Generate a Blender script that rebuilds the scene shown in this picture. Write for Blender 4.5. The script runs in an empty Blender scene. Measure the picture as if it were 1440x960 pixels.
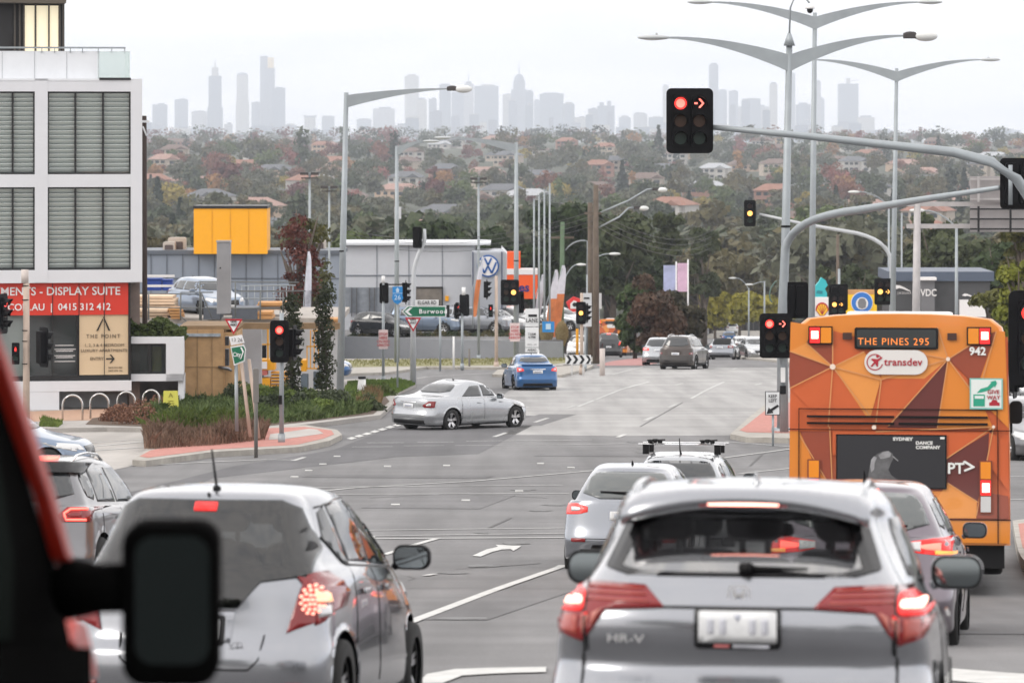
import bpy, bmesh, math, random
import numpy as np
from mathutils import Vector, Matrix
from mathutils.bvhtree import BVHTree
R = math.radians
scene = bpy.context.scene
COL = scene.collection
EZ = 2.0            # eye height of the camera (the road under the camera is about 0)
FPX = 5500.0        # focal length in pixels of a 1440 wide frame
HOR = 175.0         # row of the true horizon
# ------------------------------------------------------------------ camera
cam_d = bpy.data.cameras.new('camera'); cam = bpy.data.objects.new('camera', cam_d); COL.objects.link(cam)
cam.location = (0, 0, EZ); cam.rotation_euler = (R(90), 0, 0)
cam_d.sensor_width = 36; cam_d.lens = 36*FPX/1440
cam_d.shift_y = -(480-HOR)/1440.0
cam_d.clip_start = 0.5; cam_d.clip_end = 60000
cam_d.dof.use_dof = True; cam_d.dof.focus_distance = 75; cam_d.dof.aperture_fstop = 5.0
scene.camera = cam
# ------------------------------------------------------------------ world: sky under a bright overcast deck
SUN_EL, SUN_AZ = R(38), R(-120)      # azimuth measured from +y towards +x
w = bpy.data.worlds.new('World'); scene.world = w; w.use_nodes = True
nt = w.node_tree; nt.nodes.clear()
out = nt.nodes.new('ShaderNodeOutputWorld'); bg = nt.nodes.new('ShaderNodeBackground')
sky = nt.nodes.new('ShaderNodeTexSky'); sky.sky_type = 'NISHITA'; sky.sun_disc = False
sky.sun_elevation = SUN_EL; sky.sun_rotation = SUN_AZ; sky.dust_density = 3; sky.air_density = 1.5
tc = nt.nodes.new('ShaderNodeTexCoord'); mp = nt.nodes.new('ShaderNodeMapping'); mp.inputs['Scale'].default_value = (5, 5, 26)
nz = nt.nodes.new('ShaderNodeTexNoise'); nz.inputs['Scale'].default_value = 2.2; nz.inputs['Detail'].default_value = 6
cr = nt.nodes.new('ShaderNodeValToRGB')
cr.color_ramp.elements[0].position = 0.34; cr.color_ramp.elements[0].color = (14.2, 14.1, 14.4, 1)
cr.color_ramp.elements[1].position = 0.56; cr.color_ramp.elements[1].color = (19.2, 18.4, 17.8, 1)
mx = nt.nodes.new('ShaderNodeMix'); mx.data_type = 'RGBA'; mx.inputs[0].default_value = 0.88
nt.links.new(tc.outputs['Generated'], mp.inputs[0]); nt.links.new(mp.outputs[0], nz.inputs['Vector'])
nt.links.new(nz.outputs['Fac'], cr.inputs[0]); nt.links.new(sky.outputs[0], mx.inputs[6]); nt.links.new(cr.outputs[0], mx.inputs[7])
nt.links.new(mx.outputs[2], bg.inputs[0]); bg.inputs[1].default_value = 0.085
nt.links.new(bg.outputs[0], out.inputs[0])
sd = bpy.data.lights.new('sun', 'SUN'); sd.energy = 1.0; sd.angle = R(25); sd.color = (1, .95, .88)
sun = bpy.data.objects.new('sun', sd); COL.objects.link(sun)
_d = Vector((math.sin(SUN_AZ)*math.cos(SUN_EL), math.cos(SUN_AZ)*math.cos(SUN_EL), math.sin(SUN_EL)))
sun.rotation_euler = _d.to_track_quat('Z', 'Y').to_euler(); sun.location = (-30, -30, 60)
vs = scene.view_settings; scene.display_settings.display_device = 'sRGB'
vs.view_transform = 'Standard'; vs.look = 'None'; vs.exposure = 0.36; vs.gamma = 1; vs.use_curve_mapping = False
cy = scene.cycles
cy.use_denoising = True; cy.max_bounces = 7; cy.diffuse_bounces = 2; cy.glossy_bounces = 3
cy.transmission_bounces = 5; cy.transparent_max_bounces = 10; cy.volume_bounces = 1
cy.caustics_reflective = False; cy.caustics_refractive = False; cy.sample_clamp_indirect = 6
HAZE_DENSITY = 1.05e-4

# ------------------------------------------------------------------ helpers
def P(px, py, d):
    return Vector(((px-720)*d/FPX, d, EZ+(HOR-py)*d/FPX))
_prof = [(0,1.95),(17,3.12),(23,3.62),(34,4.52),(47,5.55),(54,6.12),(60,6.5),(80,7.4),(95,8.05),(115,8.89),(150,10.2),(190,11.9),(310,18.3),(400,22.8),(500,26.8),(700,32.5),(1000,36.4),
         (1500,34.1),(2000,27.3),(2600,22.2),(3200,19.2),(5000,25.5),(9000,41),(14000,61),(20000,83)]
_px = np.array([a for a, b in _prof], float); _pz = np.array([b for a, b in _prof], float)
_m = np.gradient(_pz, _px)
def D(d):
    if d <= 0: return 1.95+d*.055
    i = min(max(int(np.searchsorted(_px, d))-1, 0), len(_px)-2)
    h = _px[i+1]-_px[i]; t = (d-_px[i])/h
    if _px[i+1] <= 190:                      # the near road: straight grades, slightly eased
        return _pz[i]+(_pz[i+1]-_pz[i])*t
    h00 = 2*t**3-3*t*t+1; h10 = t**3-2*t*t+t; h01 = -2*t**3+3*t*t; h11 = t**3-t*t
    return h00*_pz[i]+h10*h*_m[i]+h01*_pz[i+1]+h11*h*_m[i+1]
ROWS = [-160.0, -60.0, -30.0]+[float(v) for v in range(0, 130, 2)]+[float(v) for v in range(130, 320, 5)]+[float(v) for v in range(320, 640, 20)] \
       + [640., 680, 720, 780, 840, 900, 960, 1020, 1100, 1200, 1300, 1400, 1500, 1650, 1800, 2000, 2200, 2400, 2600, 2800, 3000, 3200, 3600, 4200, 5000, 7000, 9000, 12000, 16000, 20000]
_rz = np.array([EZ-D(v) for v in ROWS])
def bump(x, y):
    if y < 620: return 0.0
    k = min(1, (y-620)/600)
    left = 1/(1+math.exp((x+260*y/2600)/(110)))
    return k*(left*9.0*math.exp(-((y-2500)/900)**2) + 2.2*math.sin(x*.006+y*.0021)+1.6*math.sin(x*.011-y*.004))
def gz(x, y):
    return float(np.interp(y, ROWS, _rz))+bump(x, y)
def gd(py):       # ground depth seen at picture row py (near road)
    lo, hi = 8.0, 640.0
    for _ in range(50):
        m = (lo+hi)/2
        if HOR+FPX*(EZ-float(np.interp(m, ROWS, _rz)))/m > py: lo = m
        else: hi = m
    return lo
def G(px, py):    # world point on the road at a picture point
    d = gd(py); return Vector(((px-720)*d/FPX, d, gz(0, d)))
def GD(px, d):    # world point on the ground at column px, depth d
    x = (px-720)*d/FPX; return Vector((x, d, gz(x, d)))
def S(px, d): return px*d/FPX     # picture length -> metres

MATS = {}
def mat(name, col, rough=.6, metal=0., var=0., scale=3., bump_=0., emis=0., ecol=None, coat=0., ior=1.45, alpha=1., trans=0., obj=False, var2=None):
    if name in MATS: return MATS[name]
    m = bpy.data.materials.new(name); m.use_nodes = True; n = m.node_tree; b = n.nodes['Principled BSDF']
    b.inputs['Base Color'].default_value = (*col, 1); b.inputs['Roughness'].default_value = rough; b.inputs['Metallic'].default_value = metal
    b.inputs['IOR'].default_value = ior; b.inputs['Coat Weight'].default_value = coat; b.inputs['Coat Roughness'].default_value = .04
    b.inputs['Alpha'].default_value = alpha; b.inputs['Transmission Weight'].default_value = trans
    if emis:
        b.inputs['Emission Color'].default_value = (*(ecol or col), 1); b.inputs['Emission Strength'].default_value = emis
    if var or bump_:
        t = n.nodes.new('ShaderNodeTexCoord'); nz = n.nodes.new('ShaderNodeTexNoise'); nz.inputs['Scale'].default_value = scale; nz.inputs['Detail'].default_value = 5
        nz.inputs['Roughness'].default_value = .6
        n.links.new(t.outputs['Object'], nz.inputs['Vector'])
        if var:
            mr = n.nodes.new('ShaderNodeMapRange'); mr.inputs[1].default_value = .25; mr.inputs[2].default_value = .75
            mr.inputs[3].default_value = 1-var; mr.inputs[4].default_value = 1+var
            vm = n.nodes.new('ShaderNodeMix'); vm.data_type = 'RGBA'; vm.blend_type = 'MULTIPLY'; vm.inputs[0].default_value = 1; vm.inputs[6].default_value = (*col, 1)
            n.links.new(nz.outputs['Fac'], mr.inputs[0]); n.links.new(mr.outputs[0], vm.inputs[7]); n.links.new(vm.outputs[2], b.inputs['Base Color'])
            if emis: b.inputs['Emission Color'].default_value = (*(ecol or col), 1)
        if bump_:
            bp = n.nodes.new('ShaderNodeBump'); bp.inputs['Strength'].default_value = bump_; bp.inputs['Distance'].default_value = .02
            n.links.new(nz.outputs['Fac'], bp.inputs['Height']); n.links.new(bp.outputs[0], b.inputs['Normal'])
    MATS[name] = m; return m

def leafmat(name, col, col2=None, scale=.35, trl=.25):
    """foliage: two tones of leaf mixed in clumps by noise, a second finer noise, a little light through the leaves"""
    if name in MATS: return MATS[name]
    col2 = col2 or tuple(c*1.9 for c in col)
    m = bpy.data.materials.new(name); m.use_nodes = True; n = m.node_tree; b = n.nodes['Principled BSDF']; b.inputs['Roughness'].default_value = .6
    b.inputs['Specular IOR Level'].default_value = .25
    g = n.nodes.new('ShaderNodeNewGeometry'); a = n.nodes.new('ShaderNodeTexNoise'); a.inputs['Scale'].default_value = scale; a.inputs['Detail'].default_value = 3
    c = n.nodes.new('ShaderNodeTexNoise'); c.inputs['Scale'].default_value = scale*9; c.inputs['Detail'].default_value = 2
    n.links.new(g.outputs['Position'], a.inputs['Vector']); n.links.new(g.outputs['Position'], c.inputs['Vector'])
    ad = n.nodes.new('ShaderNodeMath'); ad.operation = 'ADD'; n.links.new(a.outputs['Fac'], ad.inputs[0]); n.links.new(c.outputs['Fac'], ad.inputs[1])
    mr = n.nodes.new('ShaderNodeMapRange'); mr.inputs[1].default_value = .75; mr.inputs[2].default_value = 1.25
    n.links.new(ad.outputs[0], mr.inputs[0])
    mx = n.nodes.new('ShaderNodeMix'); mx.data_type = 'RGBA'; mx.inputs[6].default_value = (*col, 1); mx.inputs[7].default_value = (*col2, 1)
    n.links.new(mr.outputs[0], mx.inputs[0]); n.links.new(mx.outputs[2], b.inputs['Base Color'])
    t = n.nodes.new('ShaderNodeBsdfTranslucent'); n.links.new(mx.outputs[2], t.inputs[0])
    s = n.nodes.new('ShaderNodeMixShader'); s.inputs[0].default_value = trl
    n.links.new(b.outputs[0], s.inputs[1]); n.links.new(t.outputs[0], s.inputs[2]); n.links.new(s.outputs[0], n.nodes['Material Output'].inputs[0])
    MATS[name] = m; return m

def tag(o, label=None, cat=None, group=None, kind=None):
    if label: o['label'] = label
    if cat: o['category'] = cat
    if group: o['group'] = group
    if kind: o['kind'] = kind
    return o
def thing(name, label, cat, loc=(0, 0, 0), rz=0., group=None):
    o = bpy.data.objects.new(name, None); COL.objects.link(o); o.location = loc; o.rotation_euler = (0, 0, rz); o.empty_display_size = .2
    return tag(o, label, cat, group)
def link(name, me, mats=None, parent=None):
    o = bpy.data.objects.new(name, me); COL.objects.link(o)
    if parent: o.parent = parent
    for m in (mats if isinstance(mats, (list, tuple)) else [mats] if mats else []): me.materials.append(m)
    return o
def copy_tree(o, parent=None):
    c = o.copy(); COL.objects.link(c); c.parent = parent
    for ch in list(o.children): copy_tree(ch, c)
    return c
class MB:
    def __init__(s): s.v = []; s.f = []; s.m = []; s.sm = []
    def add(s, v, f, mi=0, smooth=False):
        k = len(s.v); s.v += [tuple(p) for p in v]; s.f += [tuple(i+k for i in q) for q in f]; s.m += [mi]*len(f); s.sm += [smooth]*len(f); return s
    def box(s, c, d, mi=0, rz=0., M=None):
        x, y, z = d[0]/2, d[1]/2, d[2]/2
        v = [Vector((a*x, b*y, e*z)) for a in (-1, 1) for b in (-1, 1) for e in (-1, 1)]
        if M is None: M = Matrix.Rotation(rz, 3, 'Z') if rz else None
        v = [(M @ p if M else p)+Vector(c) for p in v]
        return s.add(v, [(0, 1, 3, 2), (4, 6, 7, 5), (0, 4, 5, 1), (2, 3, 7, 6), (0, 2, 6, 4), (1, 5, 7, 3)], mi)
    def box2(s, lo, hi, mi=0): return s.box([(a+b)/2 for a, b in zip(lo, hi)], [abs(b-a) for a, b in zip(lo, hi)], mi)
    def tube(s, pts, r, n=8, mi=0, cap=True, flat=None):
        """flat: (sx, sz) scale of the section along side / up"""
        pts = [Vector(p) for p in pts]; r = r if isinstance(r, (list, tuple)) else [r]*len(pts); v = []; f = []
        prev = None
        for i, p in enumerate(pts):
            t = (pts[min(i+1, len(pts)-1)]-pts[max(i-1, 0)]).normalized()
            up = Vector((0, 0, 1)) if abs(t.z) < .95 else Vector((0, 1, 0))
            if prev is not None and abs(t.z) >= .6: up = prev
            a = t.cross(up).normalized(); b = a.cross(t).normalized(); prev = b
            for k in range(n):
                an = 2*math.pi*k/n; rr = r[i]
                if isinstance(rr, tuple): v.append(p+a*math.cos(an)*rr[0]+b*math.sin(an)*rr[1])
                else: v.append(p+(a*math.cos(an)+b*math.sin(an))*rr)
        for i in range(len(pts)-1):
            for k in range(n): f.append((i*n+k, i*n+(k+1) % n, (i+1)*n+(k+1) % n, (i+1)*n+k))
        if cap: f.append(tuple(range(n-1, -1, -1))); f.append(tuple((len(pts)-1)*n+k for k in range(n)))
        return s.add(v, f, mi, True)
    def prism(s, poly, t0, t1, plane='xz', mi=0):
        """polygon in a plane, extruded along the third axis from t0 to t1"""
        n = len(poly)
        mk = {'xz': lambda a, b, t: (a, t, b), 'xy': lambda a, b, t: (a, b, t), 'yz': lambda a, b, t: (t, a, b)}[plane]
        v = [mk(a, b, t0) for a, b in poly]+[mk(a, b, t1) for a, b in poly]
        f = [tuple(range(n)), tuple(range(2*n-1, n-1, -1))]+[(i, n+i, n+(i+1) % n, (i+1) % n) for i in range(n)]
        return s.add(v, f, mi)
    def ball(s, c, r, n=12, mi=0, half=False):
        r = r if isinstance(r, (list, tuple)) else (r, r, r); m = n//2; v = []; f = []
        for i in range(m+1):
            th = math.pi*i/m*(.5 if half else 1)
            for k in range(n):
                an = 2*math.pi*k/n; v.append((c[0]+r[0]*math.sin(th)*math.cos(an), c[1]+r[1]*math.sin(th)*math.sin(an), c[2]+r[2]*math.cos(th)))
        for i in range(m):
            for k in range(n): f.append((i*n+k, (i+1)*n+k, (i+1)*n+(k+1) % n, i*n+(k+1) % n))
        return s.add(v, f, mi, True)
    def build(s, name, mats=None, parent=None, bevel=0., bseg=2):
        me = bpy.data.meshes.new(name); me.from_pydata([tuple(p) for p in s.v], [], s.f)
        me.polygons.foreach_set('material_index', s.m); me.polygons.foreach_set('use_smooth', s.sm)
        bm = bmesh.new(); bm.from_mesh(me); bmesh.ops.recalc_face_normals(bm, faces=bm.faces)
        if bevel:
            bmesh.ops.remove_doubles(bm, verts=bm.verts, dist=1e-5)
            es = [e for e in bm.edges if len(e.link_faces) == 2 and e.calc_face_angle(0) > .5]
            bmesh.ops.bevel(bm, geom=es, offset=bevel, segments=bseg, profile=.6, affect='EDGES')
        bm.to_mesh(me); bm.free(); me.update()
        return link(name, me, mats, parent)
def rrect(w, h, r, n=5, cx=0., cz=0.):
    o = []
    for sx, sz, a0 in ((1, 1, 0), (-1, 1, 90), (-1, -1, 180), (1, -1, 270)):
        for k in range(n+1):
            a = R(a0+90*k/n); o.append((cx+sx*(w/2-r)+r*math.cos(a), cz+sz*(h/2-r)+r*math.sin(a)))
    return o
def circ(r, n=24, cx=0., cz=0.): return [(cx+r*math.cos(2*math.pi*k/n), cz+r*math.sin(2*math.pi*k/n)) for k in range(n)]
_fonts = {}
def text(parent, name, body, size, m, loc, rz=0., align='CENTER', xs=1., bold=0., ext=.004, rx=90., sp=1.):
    cu = bpy.data.curves.new('t', 'FONT'); cu.body = body; cu.size = size; cu.align_x = align; cu.align_y = 'CENTER'; cu.extrude = ext; cu.offset = bold; cu.space_character = sp
    cu.resolution_u = 3
    to = bpy.data.objects.new('t', cu); COL.objects.link(to)
    me = bpy.data.meshes.new_from_object(to); bpy.data.objects.remove(to); bpy.data.curves.remove(cu)
    me.transform(Matrix.Rotation(rz, 4, 'Z') @ Matrix.Rotation(R(rx), 4, 'X') @ Matrix.Diagonal((xs, 1, 1, 1)))
    me.transform(Matrix.Translation(loc)); me.materials.clear()
    return link(name, me, m, parent)
# ------------------------------------------------------------------ ground sheets that follow the road's grade
def drape(name, poly, m, lift, thick=0., parent=None, kind='structure', z0=0.):
    """poly: world (x, y) points; the sheet is cut at the rows of the ground mesh so that it lies parallel to it"""
    bm = bmesh.new(); vs_ = [bm.verts.new((p[0], p[1], 0)) for p in poly]; f = bm.faces.new(vs_)
    if f.normal.z < 0: f.normal_flip()
    bm.faces.ensure_lookup_table()
    ys = [p[1] for p in poly]
    for r in ROWS:
        if min(ys) < r < max(ys):
            bmesh.ops.bisect_plane(bm, geom=bm.verts[:]+bm.edges[:]+bm.faces[:], plane_co=(0, r, 0), plane_no=(0, 1, 0), dist=1e-5)
    for f in bm.faces:
        f.normal_update()
        if f.normal.z < 0: f.normal_flip()
    if thick:
        r = bmesh.ops.extrude_face_region(bm, geom=bm.faces[:])
        top = [v for v in r['geom'] if isinstance(v, bmesh.types.BMVert)]
        for v in top: v.co.z = thick
    for v in bm.verts: v.co.z += gz(v.co.x, v.co.y)+lift
    if thick: bmesh.ops.recalc_face_normals(bm, faces=bm.faces)
    me = bpy.data.meshes.new(name); bm.to_mesh(me); bm.free()
    o = link(name, me, m, parent)
    if kind: tag(o, kind=kind)
    return o
def gp(*pts): return [(G(px, py).x, G(px, py).y) for px, py in pts]
def stripe(mb_pts, width, lift=.012):
    """ribbon of a painted line through world xy points -> polygon"""
    L = []; Rr = []
    pts = [Vector((p[0], p[1])) for p in mb_pts]
    for i, p in enumerate(pts):
        t = (pts[min(i+1, len(pts)-1)]-pts[max(0, i-1)]).normalized(); n = Vector((-t.y, t.x))*width/2
        L.append(p+n); Rr.append(p-n)
    return L+Rr[::-1]
# ================================================================== TERRAIN
random.seed(7); rng = np.random.default_rng(7)
def asphalt(name, col, agg=.18, big=.11, scale=60):
    m = bpy.data.materials.new(name); m.use_nodes = True; n = m.node_tree; b = n.nodes['Principled BSDF']; b.inputs['Roughness'].default_value = .86
    b.inputs['Specular IOR Level'].default_value = .35
    g = n.nodes.new('ShaderNodeNewGeometry')
    def noise(s, d=4, mapsc=None):
        a = n.nodes.new('ShaderNodeTexNoise'); a.inputs['Scale'].default_value = s; a.inputs['Detail'].default_value = d
        if mapsc:
            mp = n.nodes.new('ShaderNodeMapping'); mp.inputs['Scale'].default_value = mapsc; mp.inputs['Rotation'].default_value = (0, 0, R(8)); n.links.new(g.outputs['Position'], mp.inputs[0]); n.links.new(mp.outputs[0], a.inputs['Vector'])
        else: n.links.new(g.outputs['Position'], a.inputs['Vector'])
        return a.outputs['Fac']
    def rng_(s, lo, hi, a=.3, b_=.7):
        q = n.nodes.new('ShaderNodeMapRange'); q.inputs[1].default_value = a; q.inputs[2].default_value = b_; q.inputs[3].default_value = lo; q.inputs[4].default_value = hi
        n.links.new(s, q.inputs[0]); return q.outputs[0]
    def mul(a, c):
        q = n.nodes.new('ShaderNodeMath'); q.operation = 'MULTIPLY'; n.links.new(a, q.inputs[0]); n.links.new(c, q.inputs[1]); return q.outputs[0]
    f = mul(rng_(noise(scale, 3), 1-agg, 1+agg), rng_(noise(.35, 5), 1-big, 1+big))
    f = mul(f, rng_(noise(1., 4, (1.1, .045, 1)), 1-big*1.8, 1+big*1.6))       # wheel-track streaks along the lanes
    f = mul(f, rng_(noise(1., 3, (.05, .9, 1)), 1-big*.8, 1+big*.8))           # faint cross bands of resurfacing
    mx = n.nodes.new('ShaderNodeMix'); mx.data_type = 'RGBA'; mx.blend_type = 'MULTIPLY'; mx.inputs[0].default_value = 1; mx.inputs[6].default_value = (*col, 1)
    n.links.new(f, mx.inputs[7]); n.links.new(mx.outputs[2], b.inputs['Base Color'])
    bp = n.nodes.new('ShaderNodeBump'); bp.inputs['Strength'].default_value = .35; bp.inputs['Distance'].default_value = .01
    n.links.new(noise(scale*1.3, 2), bp.inputs['Height']); n.links.new(bp.outputs[0], b.inputs['Normal'])
    MATS[name] = m; return m
M_ASPH = asphalt('asphalt', (.158, .156, .158))
M_ASPH_D = asphalt('asphalt_dark', (.108, .107, .112))
M_ASPH_L = asphalt('asphalt_pale', (.30, .295, .29), .12)
M_CONC = asphalt('concrete_paving', (.36, .34, .32), .06, .08, 20)
M_KERB = mat('kerb_stone', (.33, .31, .28), .85, var=.25, scale=2.5)
M_PINK = mat('red_brick_paving', (.40, .17, .14), .8, var=.22, scale=7)
M_ORNG = mat('orange_paving', (.42, .27, .19), .8, var=.18, scale=4)
M_LINE = mat('line_paint', (.48, .48, .465), .6, var=.22, scale=5)
M_LINEW = mat('line_paint_worn', (.42, .42, .41), .7, var=.3, scale=4)
M_SOIL = mat('soil', (.10, .07, .05), .95, var=.3, scale=5)
M_GRASS = leafmat('grass_blades', (.055, .10, .018), (.14, .20, .045), 1.2)
M_GROUND = mat('ground_green', (.052, .058, .036), .95, var=.4, scale=.03)
# ground: one sheet
v = []; f = []; mi = []
XN = 25
for j, y in enumerate(ROWS):
    W_ = 90+max(0, y)*.42
    for i in range(XN):
        x = (i/(XN-1)*2-1)*W_; v.append((x, y, gz(x, y)))
for j in range(len(ROWS)-1):
    for i in range(XN-1):
        a = j*XN+i; f.append((a, a+1, a+XN+1, a+XN)); mi.append(0 if ROWS[j] < 560 else 1)
me = bpy.data.meshes.new('ground'); me.from_pydata(v, [], f); me.polygons.foreach_set('material_index', mi); me.update()
tag(link('ground', me, [M_ASPH, M_GROUND]), kind='structure')
# ------------------------------------------------------------------ haze
hm = bpy.data.materials.new('haze'); hm.use_nodes = True; n = hm.node_tree; n.nodes.clear()
o_ = n.nodes.new('ShaderNodeOutputMaterial'); pv = n.nodes.new('ShaderNodeVolumePrincipled')
pv.inputs['Color'].default_value = (.82, .875, .97, 1); pv.inputs['Density'].default_value = HAZE_DENSITY; pv.inputs['Anisotropy'].default_value = 0
n.links.new(pv.outputs[0], o_.inputs['Volume'])
hb = MB().box2((-9500, -260, -95), (9500, 20300, 430)).build('haze', hm); tag(hb, kind='stuff')

# ================================================================== SKYLINE, about 14 km away
SKY = [(215,235,147,'g',''),(246,264,140,'g','flat top'),(270,291,157,'g',''),(292,313,107,'s','stepped crown and thin mast'),(332,350,103,'p','rounded cap'),(366.5,386,79,'e','tallest, gold-tinted top'),
 (383,401,124,'g',''),(354,366,144,'g',''),(372,390,167,'g',''),(401,417,176,'g',''),(427,445,163,'w','flared roof'),(453,470,164,'g',''),(473,483,179,'g',''),(502,522,168,'g',''),(525,555,153,'g','broad'),
 (569,589,107,'r','pale'),(586,600,140,'g',''),(603,614,139,'g',''),(618,634,119,'g',''),(635,652,129,'g',''),(652,666,118,'m','slim mast'),(667,701,121,'g','broad flat'),(707,721,133,'g',''),(719,741,126,'d','domed top and mast'),
 (739,750,129,'g',''),(751,759,141,'g',''),(759,792,132,'g','dark broad'),(792,808,146,'r',''),(808,825,165,'g',''),(827,840,153,'g',''),(840,864,149,'s2','twin peaks'),(870,887,165,'r',''),(891,910,160,'g',''),
 (912,933,165,'g',''),(932,940,121,'g','slim'),(997,1010,91,'g','slender and very tall'),(1009,1022,127,'g',''),(1025,1037.5,128,'g',''),(1038,1082,150,'g','wide'),(1044,1069,139,'g','stubby upper block'),(1082,1093,118,'g','slim'),
 (1113,1118,104,'g','needle thin'),(1119,1140,147,'r',''),(1148,1159,139,'g',''),(1147,1154,115,'g','thin'),(1179,1206,118,'c','rooftop crane'),(1206,1229,165,'g',''),(1231,1255,183,'g',''),(1280,1296,186,'g',''),(1385,1432,183,'g','low wide')]
def skymat(i, base):
    nm = f'tower_facade_{i}'; m = bpy.data.materials.new(nm); m.use_nodes = True; n = m.node_tree; b = n.nodes['Principled BSDF']
    g = n.nodes.new('ShaderNodeTexCoord'); br = n.nodes.new('ShaderNodeTexBrick'); mp = n.nodes.new('ShaderNodeMapping'); mp.inputs['Rotation'].default_value = (R(90), 0, 0)
    n.links.new(g.outputs['Object'], mp.inputs[0]); n.links.new(mp.outputs[0], br.inputs[0]); br.offset = 0
    br.inputs['Scale'].default_value = .05; br.inputs['Brick Width'].default_value = .32; br.inputs['Row Height'].default_value = .4; br.inputs['Mortar Size'].default_value = .07
    br.inputs['Color1'].default_value = (base[0]*.35, base[1]*.35, base[2]*.4, 1); br.inputs['Color2'].default_value = (base[0]*.8, base[1]*.8, base[2]*.85, 1); br.inputs['Mortar'].default_value = (*base, 1)
    n.links.new(br.outputs[0], b.inputs['Base Color']); b.inputs['Roughness'].default_value = .5; return m
SKM = [skymat(i, c) for i, c in enumerate([(.16, .19, .25), (.24, .27, .33), (.36, .36, .38), (.12, .15, .20), (.42, .40, .36), (.2, .22, .27)])]
M_GOLD = mat('gold_glass', (.75, .55, .25), .3, .5)
DC = 14000.0
def tower(px0, px1, pyt, style, desc, i, d=None):
    d = d or DC+random.uniform(-900, 900); c = (px0+px1)/2; base = GD(c, d); wv = S(px1-px0, d); top = EZ+(HOR-pyt)*d/FPX; h = top-base.z+10
    dp = wv*random.uniform(.7, 1.1)
    t = thing('skyscraper' if h > 90 else 'office_block', '', 'building', (base.x, base.y, base.z-10), random.uniform(-.02, .02))
    a = MB(); cr_ = MB(); hb_ = h
    if style in 's': hb_ = h-S(14, d)*0; 
    u = S(1, d)
    if style == 's':
        a.box2((-wv/2, -dp/2, 0), (wv/2, dp/2, h-u*44)); a.box2((-wv*.42, -dp*.42, h-u*44), (wv*.42, dp*.42, h))
        cr_.box2((-wv*.22, -dp*.22, h), (wv*.22, dp*.22, h+u*12)); cr_.tube([(0, 0, h+u*12), (0, 0, h+u*24)], [u*1.1, u*.3], 6)
    elif style == 'p':
        a.box2((-wv/2, -dp/2, 0), (wv/2, dp/2, h-u*40)); a.box2((-wv*.44, -dp*.44, h-u*40), (wv*.44, dp*.44, h-u*3)); cr_.ball((0, 0, h-u*3), (wv*.42, dp*.4, u*4), 12, half=True)
    elif style == 'e':
        a.box2((-wv/2, -dp/2, 0), (wv/2, dp/2, h-u*17)); a.box2((-wv/2, -dp/2+1, h-u*17), (wv*.02, dp/2, h)); cr_.box2((wv*.04, -dp*.45, h-u*17), (wv*.45, dp*.45, h-u*2))
    elif style == 'd':
        a.box2((-wv/2, -dp/2, 0), (wv/2, dp/2, h)); a.box2((-wv*.38, -dp*.4, h), (wv*.38, dp*.4, h+u*12)); cr_.ball((0, 0, h+u*12), (wv*.33, dp*.35, u*10), 12, half=True); cr_.tube([(0, 0, h+u*21), (0, 0, h+u*38)], [u*.8, u*.25], 6)
    elif style == 'm':
        a.box2((-wv/2, -dp/2, 0), (wv/2, dp/2, h)); cr_.box2((-wv*.3, -dp*.3, h), (wv*.3, dp*.3, h+u*3)); cr_.tube([(0, 0, h), (0, 0, h+u*19)], [u*.7, u*.25], 6)
    elif style == 'c':
        a.box2((-wv/2, -dp/2, 0), (wv/2, dp/2, h)); cr_.box2((-wv*.1, -1, h), (wv*.12, 1, h+u*8)); cr_.tube([(-wv*.1, 0, h+u*4), (wv*.55, 0, h+u*5)], [u*.5]*2, 6)
    elif style == 's2':
        a.box2((-wv/2, -dp/2, 0), (wv/2, dp/2, h)); cr_.box2((-wv*.38, -dp*.3, h), (-wv*.12, dp*.3, h+u*5)); cr_.box2((wv*.08, -dp*.3, h), (wv*.3, dp*.3, h+u*7))
    elif style == 'w':
        a.box2((-wv*.42, -dp/2, 0), (wv*.42, dp/2, h-u*2)); cr_.prism([(-wv*.42, h-u*2), (wv*.42, h-u*2), (wv*.55, h+u), (wv*.2, h), (-wv*.2, h), (-wv*.55, h+u)], -dp/2, dp/2)
    elif style == 'r':
        a.prism(rrect(wv, dp, wv*.25), 0, h, 'xy'); cr_.prism(rrect(wv*.6, dp*.6, wv*.12), h, h+u*2.5, 'xy')
    else:
        a.box2((-wv/2, -dp/2, 0), (wv/2, dp/2, h)); k = random.random()
        cr_.box2((-wv*.3*k-wv*.1, -dp*.3, h), (wv*.32, dp*.3, h+u*random.uniform(1, 2.4)))
    mm = SKM[i % len(SKM)] if 'pale' not in desc else SKM[4]
    if 'dark' in desc: mm = SKM[3]
    a.build('tower', mm, t); cr_.build('roof_crown', M_GOLD if style == 'e' else SKM[(i+1) % len(SKM)], t)
    return t, h
order = sorted(range(len(SKY)), key=lambda k: SKY[k][0])
ords = 'first second third fourth fifth sixth seventh eighth ninth tenth eleventh twelfth thirteenth fourteenth fifteenth sixteenth seventeenth eighteenth nineteenth twentieth'.split()
def ref(px):
    L = [(200, 'apartment block'), (325, 'yellow box'), (428, 'maroon tree'), (485, 'garden lamp'), (559, 'second lamp'), (618, 'round oak'), (674, 'showroom floodlight'), (726, 'amber lamp post'), (763, 'flag poles'), (836, 'wooden power poles'),
         (905, 'bracket lamps'), (970, 'twin signal'), (1054, 'hanging amber signal'), (1107, 'camera lamp'), (1143, 'second double lamp'), (1182, 'lone pole'), (1257, 'third double lamp'), (1290, 'gantry post'), (1345, 'slim lamp post'), (1400, 'gantry boards'), (1460, 'mast foot')]
    for i, (x, n_) in enumerate(L):
        if abs(x-px) < 9: return 'behind the '+n_
        if px < x: return f"between the {L[i-1][1]} and {n_}" if i else 'by the '+n_
    return 'by the mast foot'
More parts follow.
